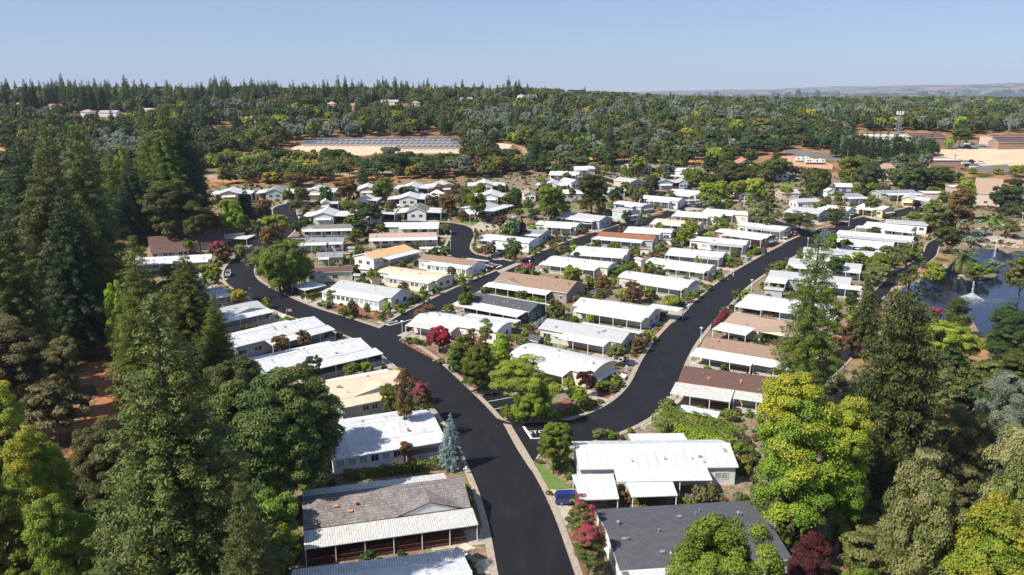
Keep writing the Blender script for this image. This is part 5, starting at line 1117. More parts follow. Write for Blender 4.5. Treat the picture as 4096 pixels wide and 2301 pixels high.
t('p', 'O', 1922, 580, 515, 48, 'olive', 'left spreading olive pine at the crossroads', name='pine_tree', low=.2)
t('p', 'O', 2010, 590, 535, 52, 'olive', 'right spreading olive pine at the crossroads', name='pine_tree', low=.3)
t('b', 'O', 1975, 500, 470, 20, 'ylime', 'round yellow-green tree above the crossroads', low=.02)
t('b', 'O', 2095, 565, 525, 22, 'dark', 'dark tree at the pale blue crossroads home', low=.02)
t('b', 'O', 2113, 555, 515, 16, 'crape', 'magenta shrub tree behind the dark one', low=.02)
t('b', 'O', 2190, 540, 500, 20, 'olive', 'olive tree by the slate-roofed home', low=.02)
t('b', 'O', 1640, 490, 445, 26, 'dark', 'dark tree behind the slate grey gable home', low=.02)
t('b', 'O', 1680, 450, 412, 20, 'grey', 'round greyish tree hiding a white home', low=.02)
t('b', 'O', 1740, 470, 425, 30, 'green', 'green tree near the small grey-roofed home', low=.02)
t('b', 'O', 1525, 415, 378, 34, 'oak', 'oak behind the first upper homes', name='oak_tree', low=.03)
t('k', 'O', 1350, 430, 330, 24, 'pine', 'solitary dark pine beside the dirt track bend', name='pine_tree')
t('b', 'O', 1282, 418, 375, 33, 'dark', 'rounded dark oak on the dirt track bend', name='oak_tree')
t('k', 'O', 1425, 415, 392, 13, 'blue', 'small blue-grey spruce behind the upper homes', name='spruce_tree')
t('b', 'O', 1450, 430, 395, 40, 'oak', 'thin spreading oak above the long white home', name='oak_tree', low=.1)
t('b', 'O', 1000, 440, 388, 40, 'dark', 'blackish spreading oak on the grassy bank', name='oak_tree', low=.15)
t('b', 'O', 1070, 425, 390, 50, 'oak', 'long dark oak mass before the solar array', name='oak_tree', low=.1)
t('b', 'O', 1215, 422, 376, 55, 'oak', 'dark oak mass right of the solar array', name='oak_tree', low=.05)
t('b', 'O', 985, 400, 368, 28, 'grey', 'grey-green tree among the solar rows')
t('b', 'O', 845, 405, 376, 30, 'oak', 'dark tree in front of the left solar rows')
t('b', 'O', 700, 410, 375, 22, 'dark', 'single dark tree on the marsh')

for x, b, ty, hw, p, d in ((560, 640, 480, 85, 'lime', 'lime green tree on the lower slope'), (740, 620, 470, 65, 'lime', 'lime green tree on the lower slope'), (930, 640, 460, 130, 'ylime', 'wide yellow-green tree on the slope'), (1330, 600, 495, 70, 'ylime', 'yellow-green tree behind the solar array'),
        (1520, 620, 428, 90, 'lime', 'tall lime green tree behind the solar array'), (1740, 570, 420, 52, 'gold', 'golden tree behind the solar array'), (2250, 610, 418, 105, 'ylime', 'large yellow tree behind the solar array'), (2430, 700, 512, 85, 'ylime', 'pale yellow tree at the solar array edge'), (670, 690, 600, 55, 'lime', 'small lime green tree on the slope'),
        (1150, 640, 470, 90, 'grey', 'grey-green pine on the slope'), (350, 560, 390, 95, 'grey', 'grey pine on the left slope'), (2100, 1010, 925, 60, 'grey', 'grey-green tree below the solar rows'), (640, 1000, 920, 60, 'gold', 'golden bush tree on the marsh'), (960, 1090, 990, 60, 'ylime', 'yellow-green bush tree on the marsh'),
        (700, 1080, 960, 110, 'oak', 'dull green thicket tree on the marsh'), (350, 1040, 910, 90, 'brown', 'brownish bush tree on the marsh'), (200, 1050, 930, 70, 'ylime', 'yellow bush tree at the marsh end'), (1250, 1080, 1000, 80, 'oak', 'low oak on the marsh'), (1400, 1090, 1010, 70, 'olive', 'low olive tree on the marsh'), (1650, 1090, 980, 100, 'green', 'green thicket tree below the array'), (1850, 1090, 985, 90, 'oak', 'low dark oak below the solar rows'), (2330, 1030, 945, 100, 'dark', 'dark oak right below the solar rows'), (1730, 1060, 960, 60, 'brown', 'bare brown tree below the array')):
    t('b', 'F2', x, b, ty, hw, p, d, low=.05)
for x, b, ty, hw, p, d in ((440, 610, 488, 60, 'lime', 'yellow-green tree right of the array'), (930, 770, 580, 85, 'green', 'bright green tree above the track bend'), (1070, 690, 540, 90, 'green', 'fresh green tree above the track bend'), (1750, 700, 480, 75, 'grey', 'grey-green pine in the middle wood'), (1950, 720, 510, 110, 'grey', 'broad grey-green pine in the middle wood'), (2180, 560, 420, 50, 'gold', 'golden brown tree in the middle wood')):
    t('b', 'F3', x, b, ty, hw, p, d, low=.05)
for x, b, ty, hw, p, d in ((200, 600, 445, 70, 'lime', 'bright green tree in the middle wood'), (1540, 740, 590, 110, 'yel', 'golden green tree above the tan-roofed houses'), (1830, 730, 510, 130, 'yel', 'large gold-green tree below the pylon'), (2080, 650, 548, 75, 'yel', 'gold-green tree right of the pylon'), (2180, 630, 500, 90, 'green', 'light green tree right of the pylon'), (1700, 920, 680, 150, 'dark', 'wide dark oak beside the dirt lot'), (2010, 920, 720, 130, 'dark', 'dark oak at the highway bend'),
        (1350, 600, 380, 110, 'grey', 'broad grey pine of the middle wood'), (1200, 560, 430, 70, 'brown', 'brownish tree of the middle wood'), (280, 1010, 850, 130, 'brown', 'tawny brown oak behind the upper homes')):
    t('b', 'F4', x, b, ty, hw, p, d, low=.05)
for x, b, ty, hw in ((500, 560, 335, 55), (570, 560, 460, 45), (1570, 640, 520, 30), (1420, 990, 640, 75), (110, 1000, 560, 100), (1960, 560, 400, 45), (2060, 570, 420, 40)):
    t('k', 'F4', x, b, ty, hw, 'pine', 'dark conifer rising from the middle wood')
for x, b, ty, hw in ((1400, 500, 310, 52), (1810, 480, 330, 50), (1960, 480, 340, 45), (970, 460, 300, 50), (1130, 430, 240, 60), (110, 470, 250, 50)):
    t('k', 'F2', x, b, ty, hw, 'pine', 'dark conifer on the upper slope')
for x, b, ty, hw in ((1290, 650, 390, 90), (1460, 570, 390, 80), (930, 520, 300, 60), (1870, 480, 290, 50)):
    t('k', 'F3', x, b, ty, hw, 'pine', 'broad dark conifer on the middle slope')
for x, ty, b, hw in ((400, 520, 950, 75), (510, 610, 955, 60), (590, 640, 960, 60), (670, 660, 970, 55), (745, 650, 975, 55), (820, 650, 985, 55), (895, 640, 990, 55), (975, 620, 1000, 60), (1070, 670, 1010, 60), (1170, 690, 1020, 60), (1270, 700, 1025, 60), (1370, 690, 1030, 60), (1478, 670, 1035, 60)):
    t('k', 'F5', x, b, ty, hw, 'pine', 'dark conifer of the row along the highway')
for x, b, ty, hw, p, d in ((1700, 850, 732, 62, 'lime', 'lime green tree before the commercial buildings'), (1830, 850, 618, 120, 'oaka', 'broad olive tree beside the car park'), (2050, 600, 515, 60, 'ylime', 'yellow-green tree on the far right slope'), (1570, 920, 790, 50, 'rust', 'bronze tree at the end of the conifer row'),
        (1990, 1140, 1070, 60, 'yel', 'small yellow tree by the car park'), (2280, 1150, 1070, 60, 'yel', 'small yellow-green tree by the rubble yard'), (2480, 1170, 1030, 100, 'lime', 'bright green tree on the right edge below the field'), (2050, 1230, 1150, 90, 'green', 'green bushes behind the church'), (1790, 1210, 1140, 70, 'green', 'green tree behind the pink building'), (2450, 1300, 1190, 110, 'dark', 'dark trees behind the church on the right edge')):
    t('b', 'F5', x, b, ty, hw, p, d, low=.05)
for x in range(0, 2700, 95):
    if 300 < x < 2600: continue
for i, x in enumerate(range(-30, 2620, 88)):
    if 250 < x < 1400 or x > 1600: t('b', 'F5', x + 20 * math.sin(i * 2.1), 560 + 30 * math.sin(i * 1.3) + (60 if x < 600 else 0), 470 + 30 * math.sin(i * 1.7), 62, ('oak', 'grey', 'dark', 'grey', 'oak')[i % 5], ('dull green', 'grey-green', 'dark green', 'grey-green', 'dull green')[i % 5] + ' tree behind the commercial strip', low=.05)
# conifers that stand up against the sky on the ridge
for z, base, hw, lst in (('F1', 430, 36, ((0, 170), (70, 140), (320, 100), (400, 105), (540, 130), (590, 150), (625, 145), (670, 140), (720, 155), (765, 185), (810, 145), (870, 190), (980, 118), (1060, 122), (1110, 135), (1190, 138), (1258, 175), (1340, 182), (1425, 160), (1470, 132), (1550, 180), (1620, 163), (1820, 160), (1935, 108), (2100, 148), (2180, 170), (2270, 138), (2330, 142), (2410, 180), (2490, 92), (2550, 150))),
                         ('F2', 335, 30, ((30, 85), (170, 52), (212, 38), (262, 88), (322, 78), (375, 108), (430, 108), (525, 76), (628, 142), (772, 78), (850, 72), (925, 128), (1080, 55), (1255, 128), (1300, 122), (1432, 98), (1472, 50), (1670, 56), (1797, 102), (1907, 112), (2000, 146))),
                         ('F3', 262, 24, ((632, 82), (820, 148), (882, 132), (950, 134), (1030, 98), (1122, 102), (1196, 90), (1265, 120), (1322, 134), (1440, 146), (1502, 142), (1556, 130), (1612, 126), (1722, 150), (1832, 152))),
                         ('F4', 300, 22, ((1055, 230), (2125, 200))), ('F5', 262, 20, ((1395, 170), (1420, 172), (1448, 165), (1645, 172), (1700, 180), (1790, 178), (440, 180)))):
    for x, ty in lst:
        big = x in (320, 400, 980, 1060, 1670, 1190) and z != 'F3'
        t('k', z, x, base + (60 if big else 0), ty, hw * (2.2 if big else 1.55), 'pine' if (x * 7) % 3 else 'cedar', 'dark conifer against the sky on the ridge' if z != 'F5' else 'dark conifer on the far skyline', group='conifers along the skyline', name='conifer', lod=1)
for x, ty, hw in ((300, 135, 60), (530, 112, 70), (380, 150, 50), (2200, 215, 50)): t('b', 'F3', x, 240, ty, hw, 'dark', 'dark round tree against the sky on the ridge', group='round trees on the skyline')
for x, ty, hw in ((830, 205, 40), (1110, 190, 60), (930, 225, 40), (1320, 180, 50), (1590, 215, 40), (1740, 215, 40), (2260, 150, 55), (2480, 165, 45)): t('b', 'F4', x, 330, ty, hw, 'grey' if x % 20 else 'oak', 'grey pine against the sky, right half', group='grey pines on the right skyline')

# ---------------------------------------------------------------- rows of similar trees and shrubs
CLEARINGS = [[(G('B1', *q).x, G('B1', *q).y) for q in ((400, 380), (540, 330), (700, 420), (760, 600), (720, 760), (480, 1000), (250, 980), (330, 760), (450, 560))]]
def many(kind, n, zone, box, pal, H, R, group, desc, cat='tree', spread=None, name=None, lod=0, seed=1, low=None, mind=.8):
    rs = random.Random(seed); pts = []; tries = 0
    while len(pts) < n and tries < n * 60:
        tries += 1; x = rs.uniform(box[0], box[2]); k = (x - box[0]) / (box[2] - box[0] + 1e-9)
        y0 = box[1]; y1 = box[3]; sl = (box[4] if len(box) > 4 else 0) * k; P = G(zone, x, rs.uniform(y0, y1) + sl)
        r = R * rs.uniform(.75, 1.3)
        if y0 > 700 and any(pip(P.x, P.y, c) for c in CLEARINGS): continue
        if any((P - q).length < (r + s) * mind for q, s in pts): continue
        if dist_road(P.x, P.y) < r * .6 or any(abs((P - h['C']).dot(h['u'])) < h['L'] / 2 + .5 and abs((P - h['C']).dot(Vector((-h['u'].y, h['u'].x, 0)))) < h['w'] / 2 + 2.5 for h in HOUSES): continue
        pts.append((P, r))
    for P, r in pts:
        p = rs.choice(pal) if isinstance(pal, (list, tuple)) else pal
        plant(kind, P, r, H * rs.uniform(.75, 1.3), p, desc, cat, name, low, group, lod)
    return pts
many('b', 60, 'O', (560, 466, 1330, 446, -20), ['green', 'rust', 'oak', 'oaka', 'olive', 'green', 'oaka', 'dark', 'gold', 'oak'], 7.5, 4.2, 'autumn thicket behind the far row of homes', 'thicket tree behind the far row', seed=3, mind=.5)
many('b', 30, 'O', (1330, 440, 1900, 400, 14), ['oak', 'green', 'dark', 'oaka'], 9, 5, 'trees behind the upper homes', 'leafy tree behind the upper homes', seed=4)
many('b', 46, 'O', (1360, 545, 1960, 430, 0), ['green', 'green', 'oak', 'green', 'lime', 'olive'], 5.2, 2.7, 'garden trees among the upper homes', 'small upper garden tree', seed=5)
many('b', 30, 'O', (2000, 560, 2420, 450, 0), ['green', 'green', 'oak', 'olive', 'lime'], 5, 2.7, 'garden trees below the churches', 'garden tree below the churches', seed=6)
many('b', 26, 'O', (700, 600, 1180, 490, 0), ['dark', 'green', 'olive', 'bush'], 5.2, 2.8, 'garden trees among the far row homes', 'small far row garden tree', seed=7)
many('b', 16, 'O', (1150, 560, 1420, 480, 0), ['green', 'dark', 'green', 'olive'], 5, 2.8, 'trees round the upper lawn', 'leafy tree near the upper lawn', seed=8)
many('b', 16, 'O', (2100, 700, 2290, 590, 0), ['olive', 'green', 'oak', 'lime'], 4.2, 2.6, 'trees between right row and pond', 'small tree above the pond lane', seed=9)
many('b', 26, 'O', (2280, 1180, 2576, 960, 0), ['oak', 'olive', 'dark', 'green'], 6, 4, 'undergrowth trees right of the massive pine', 'dusky tree in the stream glade', seed=10)
many('b', 34, 'O', (0, 1150, 520, 760, 0), ['oak', 'dark', 'brown', 'green'], 9, 5, 'understorey trees of the left-hand wood', 'understorey tree in the left wood', seed=11, lod=1, mind=.7)
many('b', 24, 'O', (0, 1700, 700, 1250, 0), ['oak', 'green', 'olive'], 8, 4.5, 'understorey trees at the bottom left', 'understorey tree, bottom left', seed=12, lod=1, mind=.6)
many('b', 20, 'O', (2120, 1600, 2620, 1250, 0), ['green', 'olive', 'oak'], 7, 4, 'understorey trees at the bottom right', 'understorey tree, bottom right', seed=13, lod=1, mind=.6)
many('b', 14, 'O', (520, 1250, 820, 960, 0), ['oak', 'dark'], 7, 3.8, 'oaks behind the great oak', 'dark lower left oak', seed=14, lod=1, mind=.6)
many('s', 60, 'O', (640, 800, 1700, 560, 0), ['green', 'lime', 'dark', 'olive', 'bush', 'green'], 3.0, 1.7, 'tall shrubs between the homes', 'tall leafy shrub', 'shrub', seed=21, name='tall_shrub', mind=.6)
many('s', 50, 'O', (1300, 900, 2100, 580, 0), ['green', 'lime', 'green', 'olive', 'bush', 'rust'], 3.0, 1.7, 'tall shrubs between the homes', 'tall leafy shrub', 'shrub', seed=22, name='tall_shrub', mind=.6)
many('s', 30, 'O', (1900, 900, 2330, 600, 0), ['green', 'lime', 'dark', 'olive'], 2.8, 1.6, 'tall shrubs between the homes', 'tall leafy shrub', 'shrub', seed=23, name='tall_shrub', mind=.6)
many('s', 20, 'O', (1000, 1000, 1450, 830, 0), ['green', 'lime', 'ylime', 'olive', 'bush'], 2.4, 1.4, 'tall shrubs between the homes', 'tall leafy shrub', 'shrub', seed=24, name='tall_shrub', mind=.6, lod=1)
many('s', 30, 'O', (1880, 1500, 2200, 1150, 0), ['green', 'olive', 'dark'], 2.6, 1.6, 'undergrowth bushes by the charcoal roof', 'undergrowth bush by the charcoal roof', 'shrub', seed=25, name='undergrowth_bush', mind=.6, lod=1)
many('s', 46, 'F2', (60, 1070, 1480, 930, 0), ['olive', 'ylime', 'green', 'brown', 'oak', 'lime'], 4.2, 4.0, 'thicket bushes on the marsh', 'thicket bush on the marsh', 'bush', seed=31, name='thicket_bush', mind=.55)
# the wood beyond the park, one tree each while they can be told apart
FOREST = [(P, r) for _, _, P, r, _ in TREES]
GAPS = [[(G(z, x, y).x, G(z, x, y).y) for x, y in p] for z, p in (
    ('F2', [(980, 980), (960, 820), (1130, 760), (1600, 715), (2300, 705), (2950, 705), (3060, 800), (3000, 960), (2300, 980), (1390, 980)]),
    ('F2', [(-200, 1200), (-200, 1130), (500, 1110), (900, 1090), (1500, 1085), (2600, 1060), (3420, 1010), (3450, 1050), (2600, 1120), (1500, 1190), (900, 1200)]),
    ('F2', [(-200, 1120), (-100, 1020), (500, 1020), (900, 960), (1450, 930), (1500, 1080), (900, 1100)]),
    ('F3', [(1000, 900), (1000, 790), (1300, 785), (1500, 850), (1500, 1050), (1200, 1040)]),
    ('F4', [(1480, 1080), (1600, 960), (2080, 860), (2200, 800), (2900, 980), (2900, 1200), (2050, 1100)]),
    ('F5', [(-50, 860), (300, 870), (900, 1010), (1500, 1060), (1500, 780), (1950, 740), (2900, 740), (2900, 1120), (1500, 1120), (-50, 1120)]),
    ('F5', [(540, 650), (1300, 640), (1750, 660), (1950, 830), (1500, 900), (540, 860)]), ('F5', [(1900, 690), (2900, 640), (2900, 860), (1900, 840)]), ('F5', [(1450, 1050), (2950, 1040), (2950, 1270), (1450, 1200)]),
    ('F1', [(-200, 900), (320, 900), (340, 1050), (-200, 1080)]))]
def gap(x, y): return any(pip(x, y, g) for g in GAPS)
rs = random.Random(99); cells = {}
def free(P, r):
    i, j = int(P[0] // 12), int(P[1] // 12)
    for a in (i - 1, i, i + 1):
        for b in (j - 1, j, j + 1):
            for q, s in cells.get((a, b), ()):
                if math.hypot(P[0] - q[0], P[1] - q[1]) < (r + s) * .62: return False
    cells.setdefault((i, j), []).append((P, r)); return True
for P, r in FOREST: cells.setdefault((int(P.x // 12), int(P.y // 12)), []).append(((P.x, P.y), r))
FP = []
LOWZ = [(G('F2', *q).x, G('F2', *q).y) for q in ((1150, 900), (3050, 880), (3050, 1090), (1500, 1110), (1100, 1100))]
def wildcard(x, y):
    """which tree grows where: conifers on the ridge to the left, oaks and grey pines on the right"""
    a = x / y; u = rs.random()
    if y > 560 and a < .02:
        k = .08 + .12 * sstep(640, 800, y) * (.5 + .5 * math.sin(x / 27)); k *= 1 if a < -.12 else .6
        if u < k:
            h = rs.uniform(13, 25) * (1.12 if rs.random() < .25 else .9); return ('k', rs.choice(['pine', 'cedar', 'cedar', 'dark']), h, h * rs.uniform(.17, .24))
    elif u < .03 and a < .45: return ('k', rs.choice(['pine', 'cedar']), rs.uniform(11, 18), rs.uniform(2.8, 4))
    n = math.sin(x / 43 + 1.3) * math.sin(y / 37 + x / 90) + .4 * math.sin(x / 17)
    if n < -.55 and u < .75: p = 'grey'
    elif n > .95 and u < .4: p = 'green'
    elif u < .42: p = 'oak'
    elif u < .62: p = 'dark'
    elif u < .80: p = 'grey' if a > -.05 else 'oak'
    elif u < .91: p = 'olive'
    elif u < .945: p = 'brown'
    elif u < .975: p = 'green'
    else: p = rs.choice(['gold', 'lime', 'ylime'])
    return ('b', p, rs.uniform(7, 13), rs.uniform(4.2, 7.4))
for y0, y1, n in ((425, 620, 7000), (620, 1000, 15000), (1000, 1500, 9000)):
    for _ in range(n):
        y = rs.uniform(y0, y1); x = rs.uniform(-.70, .70) * y
        if any(abs(x - hx) < 20 and hy - 75 < y < hy + 22 for hx, hy in CLEAR): continue
        if gap(x, y) or (y < 600 and pip(x, y, PARK)): continue
        if x < -.18 * y and y < 760 and math.sin(x / 31) * math.sin(y / 24) > .35: continue      # grassy openings on the left slope
        k = wildcard(x, y)
        if y < 640 and pip(x, y, LOWZ): k = ('b', k[1], k[2] * .42, k[3] * .7) if k[0] == 'b' else ('b', 'oak', 4.5, 3.5)
        if free((x, y), k[3]): FP.append((x, y) + k)
# left slope nearer than the ridge
for _ in range(900):
    y = rs.uniform(330, 480); x = -rs.uniform(.42, .75) * y
    if gap(x, y): continue
    k = wildcard(x, 700 if rs.random() < .3 else y)
    if free((x, y), k[3] * 1.1): FP.append((x, y) + k)
FP.sort(key=lambda q: -(q[5] + q[4] * .5) / math.hypot(q[0], q[1]))
inview = [q for q in FP if abs(q[0] / q[1]) < .66]
head = set(id(q) for q in inview[:250])
names = {'k': ('conifer', 'conifer in the far wood', 'conifers in the wood beyond the park'),
         'b': (None, 'tree in the far wood', 'leafy trees in the wood beyond the park')}
for q in FP:
    if id(q) in head:
        kind, p, h, r = q[2:]; nm, ds, gp = names[kind]
        col = {'oak': 'dull green', 'dark': 'dark green', 'grey': 'grey-green', 'olive': 'olive', 'brown': 'brownish', 'green': 'fresh green', 'gold': 'golden', 'lime': 'yellow-green', 'rust': 'rusty', 'pine': 'black-green', 'cedar': 'blue-green', 'ylime': 'pale yellow-green'}[p]
        plant(kind, Vector((q[0], q[1], T(q[0], q[1]))), r, h, p, col + ' ' + ds, 'tree', nm, None, col + ' ' + gp, 0)
REST = [q for q in FP if id(q) not in head]
def wood_stuff(name, items, label):
    """the mass of the far wood: every tree stands on its own spot, drawn from a few crowns"""
    kinds = sorted(set((q[2], q[3]) for q in items)); src = D.collections.new('wood_stock')
    objs = []
    for k, p in kinds:
        for v in range(2):
            me = [m for hh in sorted(CROWNS[k][0]) for m in CROWNS[k][0][hh]][v * 3 + (0 if k == 'k' else 2)].copy(); me.materials.clear(); me.materials.append(LM[p])
            o = D.objects.new('stock', me); src.objects.link(o); objs.append((k, p, o))
    for i, (k, p, o) in enumerate(objs): o.name = 'stock_%03d' % i
    idx = {}
    for i, (k, p, o) in enumerate(objs): idx.setdefault((k, p), []).append(i)
    me = D.meshes.new(name); me.from_pydata([(q[0], q[1], T(q[0], q[1]) + .04 * q[4]) for q in items], [], [])
    a = me.attributes.new('pick', 'INT', 'POINT'); a.data.foreach_set('value', [rs.choice(idx[(q[2], q[3])]) for q in items])
    a = me.attributes.new('size', 'FLOAT_VECTOR', 'POINT'); a.data.foreach_set('vector', np.array([(q[5], q[5], q[4]) for q in items], dtype=np.float32).reshape(-1))
    a = me.attributes.new('turn', 'FLOAT_VECTOR', 'POINT'); a.data.foreach_set('vector', np.array([(0, 0, rs.uniform(0, 6.28)) for q in items], dtype=np.float32).reshape(-1))
    ob = link(name, me); tag(ob, label, 'wood', None, 'stuff')
    ng = D.node_groups.new('scatter', 'GeometryNodeTree'); ng.interface.new_socket('Geometry', in_out='INPUT', socket_type='NodeSocketGeometry'); ng.interface.new_socket('Geometry', in_out='OUTPUT', socket_type='NodeSocketGeometry')
    n = ng.nodes; l = ng.links; gi = n.new('NodeGroupInput'); go = n.new('NodeGroupOutput'); ip = n.new('GeometryNodeInstanceOnPoints'); ci = n.new('GeometryNodeCollectionInfo')
    ci.inputs['Collection'].default_value = src; ci.inputs['Separate Children'].default_value = True; ci.inputs['Reset Children'].default_value = True
    def attr(nm, ty):
        x = n.new('GeometryNodeInputNamedAttribute'); x.data_type = ty; x.inputs['Name'].default_value = nm; return x.outputs['Attribute']
    ip.inputs['Pick Instance'].default_value = True
    l.new(gi.outputs[0], ip.inputs['Points']); l.new(ci.outputs[0], ip.inputs['Instance']); l.new(attr('pick', 'INT'), ip.inputs['Instance Index'])
    er = n.new('FunctionNodeEulerToRotation'); l.new(attr('turn', 'FLOAT_VECTOR'), er.inputs[0]); l.new(er.outputs[0], ip.inputs['Rotation']); l.new(attr('size', 'FLOAT_VECTOR'), ip.inputs['Scale'])
    l.new(ip.outputs[0], go.inputs[0]); md = ob.modifiers.new('scatter', 'NODES'); md.node_group = ng
wood_stuff('woodland', REST, 'the mass of the wood running back to the ridge')
# very far woods of the valley
VF = []
for _ in range(5200):
    y = 1500 * (9000 / 1500) ** rs.random(); x = rs.uniform(-.2, .72) * y
    if math.sin(x / 160) * math.sin(y / 210) + .3 * math.sin(x / 57) > .45: continue
    VF.append((x, y, 'b', rs.choice(['oak', 'dark', 'grey']), rs.uniform(8, 14) * (1 + y / 5000), rs.uniform(8, 16) * (1 + y / 4000)))
wood_stuff('valley_woods', VF, 'the woods of the far valley')

# ground cover of the gardens
def ground_cover():
    G_ = []; rr = random.Random(77); xs = [p[0] for p in PARK]; ys = [p[1] for p in PARK]; n = 0
    hs = [(h['A'].x, h['A'].y, h['u'].x, h['u'].y, h['L'], h['w']) for h in HOUSES if h['dist'] < 520]
    R_ = [(a.x, a.y, b.x, b.y, w) for ln, w in ROADS.values() for a, b in zip(ln, ln[1:])]
    N = 44000; X = RNG.uniform(min(xs), max(xs), N); Y = RNG.uniform(max(20, min(ys)), max(ys), N); r = RNG.uniform(.3, .95, N); ok = np.ones(N, bool); nearh = np.zeros(N, bool)
    for ax, ay, ux, uy, L, w in hs:
        a = (X - ax) * ux + (Y - ay) * uy; b = -(X - ax) * uy + (Y - ay) * ux
        ok &= ~((a > -.4) & (a < L + .4) & (b > -3.7) & (b < w + 1.2)); nearh |= (a > -7) & (a < L + 7) & (b > -8) & (b < w + 6)
    for ax, ay, bx, by, w in R_:
        dx, dy = bx - ax, by - ay; t_ = np.clip(((X - ax) * dx + (Y - ay) * dy) / (dx * dx + dy * dy + 1e-9), 0, 1); ok &= np.hypot(X - ax - t_ * dx, Y - ay - t_ * dy) > w + 1.2 + r * .6
    m = np.sin(X / 3.1) * np.sin(Y / 2.7 + X / 7) + .5 * np.sin(X / 9 + Y / 6)
    ok &= (m > -.25) | (RNG.random(N) < .25); ok &= nearh | (RNG.random(N) < .35)
    for i in np.nonzero(ok)[0]:
        x, y = float(X[i]), float(Y[i])
        if not pip(x, y, PARK) or any(abs(x - d[0][0]) < 25 and abs(y - d[0][1]) < 25 and pip(x, y, d) for d in DRIVES): continue
        q = 1.0 if rr.random() < .8 else 1.7; R = float(r[i]) * q
        G_.append((x, y, 's', rr.choice(['green', 'green', 'lime', 'olive', 'dark', 'bush', 'ylime', 'brown', 'green']), R * rr.uniform(.7, 1.5), R))
    wood_stuff('ground_cover', G_[:14000], 'low planting covering the garden beds')
ground_cover()

# ---------------------------------------------------------------- shrubs and hedges of the gardens
def blocked(P, r):
    if dist_road(P.x, P.y) < r + .9: return True
    for h in HOUSES:
        d = P - h['A']; a = d.dot(h['u']); b = d.dot(Vector((-h['u'].y, h['u'].x, 0)))
        if -.3 < a < h['L'] + .3 and -3.6 < b < h['w'] + 2.8: return True
    return False
NSH = 0; rs = random.Random(5); SHP = []
for h in sorted(HOUSES, key=lambda q: q['dist']):
    if not h['garden'] or h['dist'] > 430: continue
    n = 6 if h['dist'] < 210 else 4 if h['dist'] < 300 else 2
    v = Vector((-h['u'].y, h['u'].x, 0)); got = 0
    for _ in range(n * 7):
        if got >= n or NSH >= 285: break
        e = rs.random()
        if e < .62: a = h['L'] + rs.uniform(.8, 3.4); b = rs.uniform(-3.5, h['w'] + 1)
        elif e < .8: a = -rs.uniform(.8, 3); b = rs.uniform(-2, h['w'])
        else: a = rs.uniform(0, h['L']); b = -rs.uniform(3.8, 5.4)
        P = h['A'] + h['u'] * a + v * b; r = rs.choice([.5, .6, .7, .8, 1.0, 1.25])
        if blocked(P, r) or any((P - q).length < (r + s) * .8 for q, s in SHP): continue
        P.z = T(P.x, P.y); SHP.append((P, r)); pal = rs.choice(['green', 'green', 'lime', 'ylime', 'dark', 'olive', 'bush', 'rust', 'green', 'wht'])
        col = {'green': 'green', 'lime': 'light green', 'ylime': 'yellow-green', 'dark': 'dark green', 'olive': 'olive', 'bush': 'reddish', 'rust': 'rusty', 'wht': 'white-flecked'}[pal]
        plant('s', P, r, r * rs.uniform(1.1, 1.9), pal, ('low ' if r < .75 else 'round ') + col + ' shrub', 'shrub', 'shrub', None, 'garden shrubs', 1 if h['dist'] < 150 else 0); NSH += 1; got += 1
